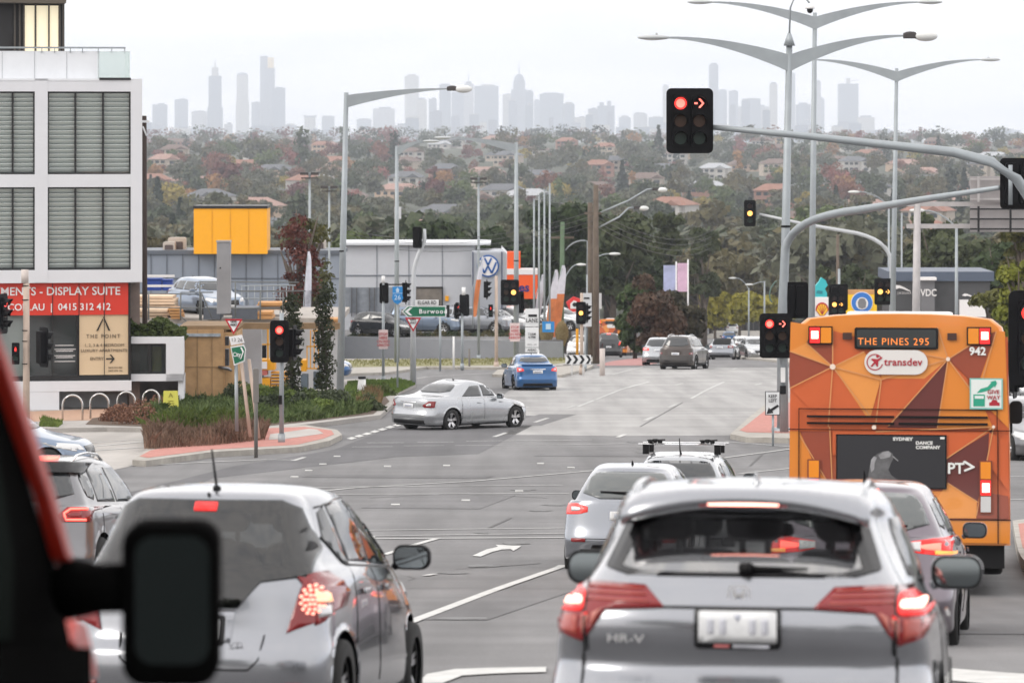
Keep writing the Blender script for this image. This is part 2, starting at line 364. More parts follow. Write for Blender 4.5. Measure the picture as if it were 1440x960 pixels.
cnt = {}
for n_, k in enumerate(order):
    a, b_, yt, st, ds = SKY[k]; t, h = tower(a, b_, yt, st, ds, k)
    r_ = ref((a+b_)/2); kind_ = 'tower' if h > 90 else 'block'
    lab = f"hazy skyline {kind_}{', '+ds if ds else ', tall' if h > 200 else ', mid height' if h > 140 else ', lower'}, {r_}"
    t['label'] = ' '.join(lab.split()[:16]); t['group'] = 'towers of the distant skyline'
# a low band of city blocks filling the foot of the skyline
for k in range(88):
    px = 206+k*13.9+random.uniform(-6, 6)
    if 1240 < px < 1380 and random.random() < .6: continue
    yt = random.uniform(172, 190)+(6 if px > 1235 or 410 < px < 520 else 0); ww = random.uniform(9, 26)
    if (560 < px < 870 or 1000 < px < 1165) and k % 2: yt -= random.uniform(8, 34); ww *= .7
    t, h = tower(px-ww/2, px+ww/2, yt, 'g', '', k, DC-random.uniform(1500, 3500))
    t.name = 'office_block'; t['label'] = f"low hazy skyline block, {ref(px)}"; t['group'] = 'low blocks below the skyline'
# church spire on the ridge
b0 = GD(740, 3000); t = thing('church_spire', 'thin dark church spire standing up from the ridge, just right of the domed tower', 'spire', b0)
MB().box2((-2.5, -2.5, 0), (2.5, 2.5, 9)).build('tower_base', mat('dark_stone', (.12, .11, .11), .9), t)
MB().tube([(0, 0, 9), (0, 0, 16)], [2.6, .1], 8).build('spire', MATS['dark_stone'], t)

# ================================================================== HILLSIDE TREES AND HOUSES
def crown(kind, H, W_, n, leaf, seed):
    """leaf faces spread over the shells of uneven lobes -> (verts, faces)"""
    r = np.random.default_rng(seed); lob = []
    if kind == 'cone':
        t = r.random(n)**1.5; ang = r.random(n)*2*np.pi; rad = W_/2*(1-t)*(.7+.3*r.random(n))*(1+.18*np.sin(t*38+ang*2)); c = np.stack([rad*np.cos(ang), rad*np.sin(ang), .08*H+t*.92*H], 1); nor = np.stack([np.cos(ang), np.sin(ang), np.full(n, .5)], 1)
    else:
        bush = kind == 'bush'; kind = 'round' if bush else kind
        if kind == 'column': L = [((r.random(2)-.5)*W_*.22, z, W_*.38) for z in np.linspace(.12, .90, 14)*H]; lob = [(p[0], p[1], z, q*r.uniform(.8, 1.1), q*r.uniform(.9, 1.4)) for p, z, q in L]
        else:
            nl = 19 if kind == 'round' else 20
            for _ in range(nl):
                a = r.random()*2*np.pi; q = math.sqrt(r.random())*(.62 if kind == 'round' else .72); zc = r.uniform(.12 if bush else .36, .8) if kind == 'round' else r.uniform(.42, .9)
                sh = math.sqrt(max(.05, 1-((zc-.55)/.5)**2)); rr = W_*(r.uniform(.13, .27) if kind == 'round' else r.uniform(.10, .21))
                lob.append((math.cos(a)*q*W_/2*sh, math.sin(a)*q*W_/2*sh, zc*H, rr, rr*r.uniform(.65, .95)))
        w_ = np.array([l[3]**2 for l in lob]); idx = r.choice(len(lob), n, p=w_/w_.sum()); Lb = np.array(lob)[idx]
        nor = r.normal(size=(n, 3)); nor /= np.linalg.norm(nor, axis=1)[:, None]; nor[:, 2] = np.where(nor[:, 2] < -.3, -nor[:, 2], nor[:, 2])
        sc = (.45+.68*r.random(n)**.7)[:, None]; c = Lb[:, :3]+nor*np.stack([Lb[:, 3], Lb[:, 3], Lb[:, 4]], 1)*sc
    nn = nor+r.normal(size=(n, 3))*.55; nn /= np.linalg.norm(nn, axis=1)[:, None]
    a = np.cross(nn, r.normal(size=(n, 3))); a /= np.linalg.norm(a, axis=1)[:, None]; b = np.cross(nn, a)
    s = leaf*(.55+.9*r.random(n))[:, None]; s2 = s*(.55+.4*r.random(n))[:, None]
    V = np.stack([c-a*s, c-b*s2, c+a*s, c+b*s2*.9], 1).reshape(-1, 3)
    return V, np.arange(4*n).reshape(n, 4)
def np_mesh(name, V, F, mats, midx=None, extra=None):
    me = bpy.data.meshes.new(name); ev, ef, em = (extra if extra else (np.zeros((0, 3)), [], 0))
    nv = len(V); V2 = np.vstack([V, ev]) if len(ev) else V
    me.vertices.add(len(V2)); me.vertices.foreach_set('co', V2.astype(np.float32).ravel())
    fs = F; nf = len(F); lt = [4]*nf+[len(q) for q in ef]
    li = np.concatenate([F.ravel()]+[np.array(q)+nv for q in ef]) if len(ef) else F.ravel()
    me.loops.add(len(li)); me.loops.foreach_set('vertex_index', li.astype(np.int32))
    me.polygons.add(len(lt)); st = np.concatenate([[0], np.cumsum(lt)[:-1]]); me.polygons.foreach_set('loop_start', st.astype(np.int32))
    mi_ = (list(midx) if midx is not None else [0]*nf)+[em]*len(ef); me.polygons.foreach_set('material_index', np.array(mi_, dtype=np.int32))
    me.update(calc_edges=True); me.validate()
    for m in mats: me.materials.append(m)
    return me
M_BARK = mat('bark', (.10, .08, .065), .9, var=.3, scale=3)
def limbs(H, W_, seed, r0=.035, n=6):
    r = random.Random(seed); b = MB(); b.tube([(0, 0, 0), (r.uniform(-.02, .02)*H, 0, H*.35), (r.uniform(-.04, .04)*H, r.uniform(-.04, .04)*H, H*.72)], [H*r0, H*r0*.7, H*r0*.2], 7)
    for k in range(n):
        a = r.random()*6.28; z = r.uniform(.22, .5)*H; q = r.uniform(.25, .42)*W_
        b.tube([(0, 0, z), (math.cos(a)*q*.5, math.sin(a)*q*.5, z+.14*H), (math.cos(a)*q, math.sin(a)*q, z+r.uniform(.22, .36)*H)], [H*r0*.45, H*r0*.3, H*r0*.08], 5)
    return b
LM = {'dark green': leafmat('leaf_dark_green', (.036, .050, .026), (.080, .098, .050)), 'grey green': leafmat('leaf_grey_green', (.075, .080, .052), (.135, .14, .092)), 'olive': leafmat('leaf_olive', (.07, .065, .028), (.14, .12, .055)),
      'bright green': leafmat('leaf_bright_green', (.055, .082, .024), (.12, .15, .05)), 'maroon': leafmat('leaf_maroon', (.085, .035, .033), (.19, .08, .07)), 'russet': leafmat('leaf_russet', (.13, .05, .035), (.24, .11, .07)),
      'pink red': leafmat('leaf_pink_red', (.18, .06, .055), (.30, .13, .11)), 'orange': leafmat('leaf_orange', (.24, .12, .05), (.38, .22, .10)), 'yellow': leafmat('leaf_yellow', (.20, .16, .035), (.38, .30, .07)), 'blackish green': leafmat('leaf_blackish', (.014, .024, .014), (.028, .042, .022))}
VAR = []   # unit variants: height 10 m
for k, (kd, W_, n, lf) in enumerate([('round', 10, 800, .52), ('round', 12, 900, .55), ('round', 9, 800, .5), ('lumpy', 11, 800, .5), ('lumpy', 13, 900, .5), ('lumpy', 9, 700, .48), ('cone', 5, 500, .5), ('cone', 6.5, 600, .5), ('column', 3.6, 450, .45), ('round', 14, 1000, .6)]):
    V, F = crown(kd, 10, W_, n, lf, 100+k); lb = limbs(10, W_*.8, k)
    me = np_mesh('hill_tree', V, F, [LM['dark green'], M_BARK], extra=(np.array(lb.v), lb.f, 1)); VAR.append((kd, W_, V, F, me))
cols = list(LM)
HM_R = [mat('roof_terracotta', (.24, .12, .085), .8, var=.2, scale=.5), mat('roof_grey', (.11, .115, .125), .8, var=.2, scale=.5), mat('roof_brown', (.14, .10, .085), .8, var=.2, scale=.5), mat('roof_pale', (.34, .35, .37), .6, var=.1, scale=.5), mat('roof_rose', (.30, .19, .16), .8, var=.2, scale=.5)]
HM_W = [mat('house_cream', (.42, .36, .30), .8, var=.1), mat('house_brick', (.30, .16, .12), .85, var=.15), mat('house_white', (.46, .44, .42), .8, var=.08), mat('house_tan', (.46, .34, .25), .8, var=.1)]
M_HWIN = mat('house_glass', (.04, .05, .06), .15)
rn_ = ['terracotta', 'grey', 'brown', 'pale', 'rose']; wn_ = ['cream', 'brick', 'white', 'tan']
HOUSES = {}
def house_proto(ri, wi, two):
    key = (ri, wi, two)
    if key in HOUSES: return HOUSES[key]
    L, Wd, h = (15, 10, 5.6) if two else (18, 10, 3.0)
    a = MB().box2((-L/2, -Wd/2, -6), (L/2, Wd/2, h)); a.box2((L*.1, -Wd/2-2.5, -6), (L*.42, -Wd/2+.01, h-.05))
    r_ = MB(); e = .6; rh = 2.6
    r_.add([(-L/2-e, -Wd/2-e, h+.02), (L/2+e, -Wd/2-e, h+.02), (L/2+e, Wd/2+e, h+.02), (-L/2-e, Wd/2+e, h+.02), (-L/2+4, 0, h+rh), (L/2-4, 0, h+rh)], [(0, 1, 5, 4), (1, 2, 5), (2, 3, 4, 5), (3, 0, 4), (0, 3, 2, 1)])
    r_.add([(L*.1-e, -Wd/2-3.1, h-.02), (L*.42+e, -Wd/2-3.1, h-.02), (L*.42+e, -1, h-.02), (L*.1-e, -1, h-.02), (L*.26, -Wd/2-3.1, h+1.7), (L*.26, -1, h+1.7)], [(0, 1, 4), (1, 2, 5, 4), (2, 3, 5), (3, 0, 4, 5), (0, 3, 2, 1)])
    wn = MB()
    for fl in range(2 if two else 1):
        for x in (-.4, -.22, -.04): wn.box((x*L, -Wd/2-.03, 1.6+fl*2.8), (1.8, .1, 1.3))
        wn.box((L*.26, -Wd/2-2.53, 1.5+fl*2.7), (2.4, .1, 1.4))
    HOUSES[key] = (a, r_, wn); HOUSES[key] = [x.build(nm, m).data for x, nm, m in ((a, 'wall', HM_W[wi]), (r_, 'roof', HM_R[ri]), (wn, 'window', M_HWIN))]
    for o in list(COL.objects)[-3:]: bpy.data.objects.remove(o)
    return HOUSES[key]
def band(py): return 'crest' if py < 212 else 'upper slope' if py < 245 else 'mid-slope' if py < 300 else 'lower slope' if py < 360 else 'slope foot'
def gy(px, py):      # depth at which the terrain base shows at this row, scanning the hill from far to near
    best = None
    for d in (3200, 3000, 2800, 2600, 2400, 2200, 2000, 1850, 1700, 1550, 1400, 1300, 1200, 1100, 1000, 930, 860, 800, 740, 690, 650):
        x = (px-720)*d/FPX; q = HOR+FPX*(EZ-gz(x, d))/d
        if q >= py: return d
    return 640
houses = []; hl = {}
rows_h = [(203, 12), (211, 12), (220, 13), (231, 12), (243, 12), (257, 11), (272, 10), (290, 9), (312, 7), (336, 6), (365, 4)]
for py, nh in rows_h:
    for k in range(nh):
        px = 100+(k+random.uniform(.15, .85))*1350/nh; q = py+random.uniform(-5, 5); d = gy(px, q)*random.uniform(.97, 1.03)
        if d < 1100 and 640 < px < 1000: continue
        ri = random.choice([0, 1, 1, 2, 2, 3, 4]); wi = random.randrange(4); two = random.random() < .4
        b0 = GD(px, d); b0.z += 1.0; houses.append((px, q, d, S(1, 1), b0, ri, wi, two))
for (px, py, d, _, b0, ri, wi, two) in houses:
    lab = f"{'two-storey ' if two else ''}{wn_[wi]} house, {rn_[ri]} roof, {band(py)}, {ref(px)}"
    t = thing('hillside_house', lab, 'house', b0, random.uniform(-.5, .5), 'houses on the far hillside'); t.scale = (1.05,)*3
    for nm, me in zip(('wall', 'roof', 'window'), house_proto(ri, wi, two)):
        o = bpy.data.objects.new(nm, me); COL.objects.link(o); o.parent = t
trees = []
ty = 199.0
while ty < 455:
    st = 17 if ty < 225 else 20 if ty < 300 else 24
    px = 60+random.uniform(0, st)
    while px < 1450:
        q = ty+random.uniform(-4, 4); d = gy(px, q)*random.uniform(.97, 1.03)
        k = random.choices(range(10), [5, 5, 5, 4, 4, 4, .8, .7, 1.0, 2])[0]; Hh = random.uniform(5.5, 14) if k not in (6, 7, 8) else random.uniform(10, 17)
        if random.random() < .07: Hh *= 1.45
        s = Hh/10; wpx = VAR[k][1]*s*FPX/d; hpx = Hh*FPX/d; x = (px-720)*d/FPX; tb = HOR+FPX*(EZ-gz(x, d))/d
        bad = False
        for (hx, hy, hd, *_r) in houses:
            if hd > d-5 and abs(hx-px) < wpx*.5+6*FPX/hd and tb-hpx*.9 < HOR+FPX*(EZ-(_r[1].z+4))/hd < tb+20 and random.random() < .56: bad = True; break
        if not bad:
            if k in (6, 7): c = 'blackish green'
            elif k == 8: c = random.choice(['dark green', 'blackish green', 'orange'])
            else: c = random.choices(cols[:9], [7, 10, 5.5, 2.0, 2.0, 3.0, 2.4, 1.2, .9])[0]
            if ty > 290 and c in ('pink red', 'orange', 'maroon', 'russet'): c = random.choice(['grey green', 'dark green', 'olive', 'bright green'])
            trees.append((px, q, d, k, s*(1, 1.0)[0], c, hpx*wpx))
        px += st*random.uniform(.55, 1.3)
    ty += 6.0 if ty < 240 else 9 if ty < 300 else 14
trees.sort(key=lambda t: -t[6]); indiv = trees[:270]; rest = trees[270:]
for (px, py, d, k, s, c, _) in indiv:
    o = bpy.data.objects.new('hill_tree', VAR[k][4]); COL.objects.link(o); o.location = GD(px, d)-Vector((0, 0, .3)); o.rotation_euler = (0, 0, random.random()*6.28); o.scale = (s*random.uniform(.9, 1.15), s*random.uniform(.9, 1.15), s)
    o.material_slots[0].link = 'OBJECT'; o.material_slots[0].material = LM[c]
    shp = {'round': 'rounded', 'lumpy': 'loose', 'cone': 'pointed', 'column': 'narrow'}[VAR[k][0]]
    tag(o, f"{c} {shp} tree, {band(py)}, {ref(px)}", 'tree', 'trees on the far hillside')
Vs = []; Fs = []; Ms = []; off = 0
for (px, py, d, k, s, c, _) in rest:
    V = VAR[k][2]; F = VAR[k][3]; a = random.random()*6.28; keep = slice(0, max(120, int(len(F)*min(1, 900/d*1.3)))); F = F[keep]; V = V[:4*len(F)]
    b0 = GD(px, d); cs, sn = math.cos(a), math.sin(a); sc = s*1.03; g_ = 1+.25*(1-len(F)/len(VAR[k][3]))
    Q = np.stack([(V[:, 0]*cs-V[:, 1]*sn)*sc+b0.x, (V[:, 0]*sn+V[:, 1]*cs)*sc+b0.y, V[:, 2]*sc+b0.z-.3], 1)
    Vs.append(Q); Fs.append(F+off); off += len(V); Ms += [cols.index(c)]*len(F)
if rest:
    me = np_mesh('hillside_woodland', np.vstack(Vs), np.vstack(Fs), [LM[c] for c in cols], Ms)
    tag(link('hillside_woodland', me), 'mixed autumn woodland covering the far hillside between the houses', 'woodland', kind='stuff')
# plains beyond the crest: low tree belts and suburbs towards the city
Vs = []; Fs = []; Ms = []; off = 0
for kk in range(420):
    d = random.uniform(3300, 9000); px = random.uniform(200, 1450); k = random.randrange(6); V = VAR[k][2]; F = VAR[k][3][:110]; V = V[:440]*np.array([1.5, 1.5, 1.15]); s = random.uniform(1.0, 1.6); b0 = GD(px, d)
    Q = V*s+np.array(b0); Vs.append(Q); Fs.append(F+off); off += len(V); Ms += [random.choice([0, 1, 0, 5, 9, 4])]*len(F)
me = np_mesh('distant_woodland', np.vstack(Vs), np.vstack(Fs), [LM[c] for c in cols], Ms)
tag(link('distant_woodland', me), 'blue hazed belts of trees on the plain beyond the ridge', 'woodland', kind='stuff')
# ================================================================== ROADS, ISLANDS, PAINT
def px_sheet(name, pts, m, lift, thick=0.): return drape(name, gp(*pts), m, lift, thick)
px_sheet('road_resurfaced', [(150, 700), (330, 655), (470, 632), (560, 597), (735, 584), (771, 585), (673, 638), (560, 642), (300, 672), (160, 730)], M_ASPH_D, .004)
px_sheet('road_pale', [(700, 611), (771, 585), (735, 584), (690, 575), (712, 552), (745, 532), (800, 524), (850, 517), (1110, 517), (1112, 545), (1140, 575), (1100, 585), (1040, 612), (860, 613)], M_ASPH_L, .004)
px_sheet('side_street', [(-80, 700), (-80, 612), (100, 606), (240, 606), (232, 622), (205, 640), (182, 656), (120, 668)], M_CONC, .004)
px_sheet('bus_lane_red', [(838, 514), (905, 514), (990, 504), (1000, 498), (900, 503), (860, 508)], mat('red_lane', (.34, .16, .15), .8, var=.15), .008)
px_sheet('plaza_paving', [(-90, 611), (150, 607), (300, 609), (365, 610), (450, 600), (535, 589), (556, 570), (560, 555), (585, 545), (560, 536), (470, 538), (300, 548), (-90, 556)], M_CONC, 0, .13)
px_sheet('orange_path', [(20, 599), (128, 597), (190, 594), (262, 588), (262, 576), (20, 585)], M_ORNG, .134)
px_sheet('garden_soil', [(120, 603), (200, 606), (300, 607), (362, 607), (450, 597), (525, 588), (548, 570), (540, 560), (300, 566), (200, 585), (130, 594)], M_SOIL, .138)
px_sheet('traffic_island', [(186, 655), (205, 641), (300, 622), (372, 607), (430, 604), (474, 611), (481, 618), (463, 627), (420, 636), (300, 643), (205, 656)], M_KERB, 0, .14)
px_sheet('island_paving', [(196, 650), (212, 641), (300, 624), (374, 609), (428, 607), (466, 612), (470, 618), (455, 624), (418, 633), (300, 640), (208, 652)], M_PINK, .145)
px_sheet('island_ramp', [(380, 618), (434, 610), (446, 611), (455, 617), (400, 625), (378, 626)], M_CONC, .15)
px_sheet('median_island', [(1027, 617), (1052, 594), (1078, 573), (1092, 566), (1180, 562), (1180, 622), (1108, 623), (1050, 622)], M_KERB, 0, .14)
px_sheet('median_paving', [(1040, 612), (1060, 596), (1084, 577), (1094, 572), (1180, 569), (1180, 615), (1108, 616), (1050, 615)], M_PINK, .145)
px_sheet('median_kerb', [(1424, 745), (1500, 735), (1500, 860), (1446, 812), (1432, 790)], M_KERB, 0, .16)
px_sheet('median_brick', [(1432, 750), (1500, 741), (1500, 825), (1450, 798), (1438, 785)], M_PINK, .165)
px_sheet('verge', [(455, 530), (545, 527), (600, 519), (700, 520), (790, 517), (800, 512), (840, 511), (838, 505), (700, 503), (455, 507)], M_KERB, 0, .12)
px_sheet('verge_grass_soil', [(455, 521), (545, 519), (700, 517), (780, 515), (825, 510), (825, 506), (455, 510)], mat('dry_verge', (.20, .19, .09), .95, var=.3, scale=1), .125)
px_sheet('median_strip', [(692, 530), (790, 531), (830, 520), (835, 516), (812, 517), (700, 523)], M_KERB, 0, .12)
px_sheet('right_footpath', [(1120, 540), (1110, 512), (1042, 505), (1036, 498), (1250, 490), (1500, 500), (1500, 540)], M_KERB, 0, .12)
px_sheet('far_footpath', [(990, 476), (1005, 465), (1090, 462), (1120, 466), (1120, 474)], M_KERB, .0, .12)
LN = [([(516, 622.8), (568, 622.5)], .12), ([(587, 622), (638, 621.6)], .12), ([(656, 620.6), (832, 618.8)], .12), ([(495, 628.5), (552, 628)], .12), ([(568, 627), (624, 626.6)], .12), ([(640, 626.6), (790, 625.6), (880, 624)], .12),
      ([(440, 692), (500, 685.8), (660, 677), (818, 663.3), (900, 655)], .12), ([(440, 686), (500, 684.6), (792, 682.3)], .10), ([(430, 696), (500, 695.3), (800, 694)], .10), ([(500, 746), (526, 745.6), (800, 742.4)], .10), ([(505, 754.4), (529, 753.7), (800, 750)], .09),
      ([(480, 758.4), (530, 757.8), (800, 756)], .13), ([(615, 757), (580, 767), (540, 780)], .12), ([(560, 882), (585, 872), (690, 832), (792, 795)], .13), ([(1013, 644.6), (1108, 632), (1180, 623)], .12), ([(1040, 666), (1108, 659), (1180, 651)], .12), ([(1020, 621), (1108, 628), (1180, 634)], .10),
      ([(180, 655.5), (300, 649.5), (374, 646.5), (412, 647)], .12), ([(412, 648), (428, 643)], .12), ([(128, 628), (206, 621)], .16), ([(128, 634), (204, 629)], .16), ([(128, 623), (210, 617)], .10), ([(695, 614.5), (712, 608.5)], .14), ([(752, 594), (770, 588)], .14), ([(812, 572), (835, 563)], .12), ([(838, 562), (882, 545)], .10), ([(883, 545), (913, 537)], .12),
      ([(869, 615), (879, 610.6)], .14), ([(907, 591), (918, 586.5)], .14), ([(940, 573), (951, 569)], .12), ([(972, 560.5), (1018, 537)], .12), ([(950, 541.5), (960, 539)], .12), ([(796, 574.5), (807, 571)], .12), ([(1062, 541.5), (1071, 539)], .12), ([(1030, 519.5), (1036, 517.5)], .12), ([(598, 810), (611, 807.5)], .10),
      ([(700, 524), (600, 530), (545, 539)], .12), ([(745, 572), (705, 579)], .10), ([(860, 527), (905, 516)], .10), ([(1340, 705), (1500, 700)], .12), ([(1340, 672), (1500, 668)], .1), ([(1340, 640), (1500, 637)], .1), ([(1340, 622), (1500, 620)], .1)]
for k, (pts, wd) in enumerate(LN): drape('road_marking', stripe(gp(*pts), wd), M_LINE if k in (11, 13, 0, 1, 2, 19, 20, 17, 26, 27, 12) else M_LINEW, .010+.0015*(k % 3))
for k in range(7):
    x0 = 487+k*10.8; y0 = 617-k*3.15; drape('give_way_marking', gp((x0, y0), (x0+7.5, y0-2.4), (x0+15, y0-1.0), (x0+7.5, y0+1.4)), M_LINE, .012)
def pmark(pts, m=M_LINE, l=.012): drape('road_arrow', gp(*pts), m, l)
pmark([(664, 782), (684, 773), (700, 769), (697, 766.5), (733, 768), (722, 775), (718, 772.5), (706, 773), (692, 776.5), (676, 783)])
pmark([(588, 962), (600, 949), (640, 942), (700, 940), (768, 939), (768, 946), (700, 948), (650, 951), (622, 962)])
pmark([(1337, 941), (1400, 946), (1500, 953), (1500, 990), (1380, 962), (1337, 958)])
pmark([(606, 968), (588, 975), (560, 990), (590, 990)])
# reflective studs and small debris, crack-sealing lines
sd_ = MB()
for px, py in ((474, 642), (454, 653), (434, 662), (414, 671), (545, 656), (628, 655), (730, 691), (760, 652), (803, 658), (655, 704), (556, 710), (520, 756), (570, 785)): p = G(px, py); sd_.box((p.x, p.y, p.z+.012), (.16, .16, .02))
o = sd_.build('road_studs', M_LINE); tag(o, 'white raised studs scattered along the lane guides of the junction', 'road studs', kind='stuff')
for pts in ([(688, 742), (712, 731), (718, 728)], [(1055, 655), (1070, 640), (1076, 634)], [(520, 700), (640, 694), (770, 700)], [(900, 600), (960, 566)], [(640, 800), (760, 792)]): drape('crack_seal', stripe(gp(*pts), .06), mat('bitumen_seal', (.08, .078, .078), .7), .007)
# ------------------------------------------------------------------ grasses and ground cover
def blades(name, px_poly, n, h, w_, m, lift=.14, lean=.35, label='', cat_='ground cover', seed=1, hvar=.5, extra=0.):
    r = np.random.default_rng(seed); poly = gp(*px_poly); xs = [p[0] for p in poly]; ys = [p[1] for p in poly]; pts = []
    while len(pts) < n:
        x = r.uniform(min(xs), max(xs)); y = r.uniform(min(ys), max(ys))
        if inside_((x, y), poly): pts.append((x, y, gz(x, y)+lift))
    B0 = np.array(pts); a = r.random(n)*6.28; d_ = np.stack([np.cos(a), np.sin(a), a*0], 1); sd = np.stack([-np.sin(a), np.cos(a), a*0], 1); cl = .62+.38*np.sin(B0[:, 0]*3.1+np.sin(B0[:, 1]*1.3)*2)*np.cos(B0[:, 1]*1.4+B0[:, 0])
    hh = (h*(1-hvar+hvar*r.random(n))*cl)[:, None]; ln = (r.random(n)*lean)[:, None]; up = np.array([[0, 0, 1.]])
    mid = B0+up*hh*.6+d_*hh*ln*.4; tip = B0+up*hh+d_*hh*ln*1.1-up*hh*ln*.3
    V = np.stack([B0-sd*w_, B0+sd*w_, mid+sd*w_*.8, tip, mid-sd*w_*.8], 1).reshape(-1, 3); F = []
    me = bpy.data.meshes.new(name); me.vertices.add(len(V)); me.vertices.foreach_set('co', V.astype(np.float32).ravel()); me.loops.add(5*n); me.loops.foreach_set('vertex_index', np.arange(5*n, dtype=np.int32)); me.polygons.add(n); me.polygons.foreach_set('loop_start', np.arange(0, 5*n, 5, dtype=np.int32)); me.update(calc_edges=True)
    return tag(link(name, me, m), label, cat_, kind='stuff')
def inside_(p, poly):
    c = False; j = len(poly)-1
    for i in range(len(poly)):
        if (poly[i][1] > p[1]) != (poly[j][1] > p[1]) and p[0] < (poly[j][0]-poly[i][0])*(p[1]-poly[i][1])/(poly[j][1]-poly[i][1])+poly[i][0]: c = not c
        j = i
    return c
M_BRG = leafmat('brown_grass', (.17, .105, .075), (.33, .22, .16), 1.5); M_GRG = leafmat('strappy_green', (.07, .115, .035), (.21, .27, .11), 1.5); M_OLG = leafmat('olive_tufts', (.085, .125, .025), (.20, .26, .07), 1.5)
blades('brown_tussock_grass', [(203, 640), (300, 634), (372, 626), (376, 612), (300, 612), (208, 622)], 7500, .70, .011, M_BRG, hvar=.8, lean=.5, label='brown purple tussock grass filling the paved traffic island', seed=2)
blades('green_tussock_grass', [(214, 624), (330, 617), (340, 606), (230, 610)], 4600, .85, .013, M_OLG, hvar=.8, lean=.7, label='green tussock grass behind the brown tussocks on the traffic island', seed=3)
blades('strappy_ground_cover', [(190, 602), (300, 606), (360, 604), (450, 596), (520, 586), (530, 572), (400, 566), (240, 574)], 17000, .62, .022, M_GRG, lean=.9, label='dense strappy green ground cover along the corner garden', seed=4)
blades('lawn_grass', [(478, 566), (530, 566), (556, 560), (584, 546), (560, 538), (490, 542)], 9000, .20, .015, M_GRASS, label='bright green lawn strip behind the turning silver sedan', cat_='grass', seed=5)
blades('verge_grass', [(455, 520), (700, 516), (820, 510), (822, 506), (455, 510)], 3500, .14, .02, leafmat('dry_grass', (.13, .13, .04), (.22, .21, .08), 1.), label='dry grass on the verge below the dealership wall', cat_='grass', seed=6)
blades('kerbside_tuft', [(55, 606), (82, 607), (88, 602), (60, 598)], 900, .35, .014, M_OLG, lift=0.13, label='green grass tuft growing at the left kerb above the blue-grey car', cat_='grass', seed=7)
blades('tan_flower_grass', [(500, 585), (533, 582), (538, 568), (515, 562)], 1500, .65, .012, leafmat('tan_grass', (.22, .14, .07), (.34, .25, .13), 1.2), label='tan flowering grass at the end of the corner garden', seed=8)
def leafball(name, c, r, n, m, label, cat_, leaf=.06, seed=1, group=None):
    g = np.random.default_rng(seed); nn = g.normal(size=(n, 3)); nn /= np.linalg.norm(nn, axis=1)[:, None]; nn[:, 2] = np.abs(nn[:, 2])*1.0-.15
    lump = 1+.12*np.sin(nn[:, 0]*6+seed)*np.cos(nn[:, 1]*5)+.08*np.sin(nn[:, 2]*9)
    C = nn*np.array(r)*(lump*(.72+.3*g.random(n)))[:, None]; q = nn+g.normal(size=(n, 3))*.7; q /= np.linalg.norm(q, axis=1)[:, None]; a = np.cross(q, g.normal(size=(n, 3))); a /= np.linalg.norm(a, axis=1)[:, None]; b = np.cross(q, a)
    s = leaf*(.5+g.random(n))[:, None]; V = np.stack([C-a*s, C-b*s*.6, C+a*s, C+b*s*.6], 1).reshape(-1, 3)
    o = link(name, np_mesh(name, V, np.arange(4*n).reshape(n, 4), [m])); o.location = c; return tag(o, label, cat_, group)
M_RUST = leafmat('rusty_shrub', (.14, .06, .04), (.26, .14, .09), 2)
for k, (px, d, r_, lb) in enumerate([(167, 116, .55, 'smaller round rusty shrub by the bike hoops'), (197, 114, .72, 'larger round rusty shrub beside the green garden edge'), (222, 124, .5, 'rusty shrub just behind the yellow A-frame board')]):
    g = GD(px, d); leafball('round_shrub', (g.x, g.y, g.z+.12), (r_, r_, r_*1.1), 1800, M_RUST, lb, 'shrub', .035, k)
rr_ = random.Random(5)
for k in range(13):
    px = 330+k*15.5; d = 127+rr_.uniform(-4, 5)-k*.3; g = GD(px, d); s = rr_.uniform(.42, .72)
    leafball('garden_shrub', (g.x, g.y, g.z+.1), (s*1.2, s*1.1, s*1.25), 1700, [LM['dark green'], LM['bright green'], M_OLG][k % 3], f"{['dark green', 'fresh green', 'olive green'][k % 3]} garden shrub, {ref(px) if k > 8 else ['right of the tilted signs', 'behind the bare grey post', 'behind the near red signal pole', 'below the yellow scissor lift'][min(3, k//3)]}{', low' if s < .75 else ''}", 'shrub', .06, 40+k, 'shrubs of the corner garden')
g = GD(540, 140); leafball('lawn_shrub', (g.x, g.y, g.z+.1), (.45, .4, .5), 700, LM['bright green'], 'lone round green shrub on the lawn strip', 'shrub', .05, 77)
for k, px in enumerate(range(500, 790, 17)):
    g = GD(px, 240); s = rr_.uniform(.35, .55); leafball('wall_top_shrub', (g.x, g.y, EZ+(HOR-477)*236/FPX-.1), (s*1.4, s, s), 420, LM['olive'] if k % 2 else LM['dark green'], f"low flowering shrub on the dealership wall, {ref(px)}", 'shrub', .06, 90+k, 'low shrubs along the dealership wall')
rk = random.Random(21)
for k in range(8):      # sealed cracks and trench patches in the near road
    px, py = rk.uniform(470, 1100), rk.uniform(630, 900); a = G(px, py); q = [(a.x, a.y)]; an = rk.choice([.1, 1.45, 1.7, .3])+rk.uniform(-.2, .2)
    for _ in range(6): an += rk.uniform(-.35, .35); q.append((q[-1][0]+math.cos(an)*.8, q[-1][1]+math.sin(an)*.8))
    drape('crack_seal', stripe(q, rk.uniform(.018, .04)), MATS['bitumen_seal'], .007)
M_PATCH = asphalt('asphalt_patch', (.145, .143, .146), .2, .12)
for px, py, w_, l_ in ((620, 705, 2.2, 5), (900, 640, 5, 1.6), (690, 850, .9, 7), (1395, 870, 1.1, 6), (560, 670, 4, 1.2), (760, 590, 1.2, 9)):
    a = G(px, py); c, s_ = math.cos(R(-7.6)), math.sin(R(-7.6)); drape('trench_patch', [(a.x+u*c-v*s_, a.y+u*s_+v*c) for u, v in ((-w_/2, -l_/2), (w_/2, -l_/2), (w_/2, l_/2), (-w_/2, l_/2))], M_PATCH, .0055)
M_OIL = mat('oil_stain', (.075, .073, .072), .5, var=.5, scale=2)
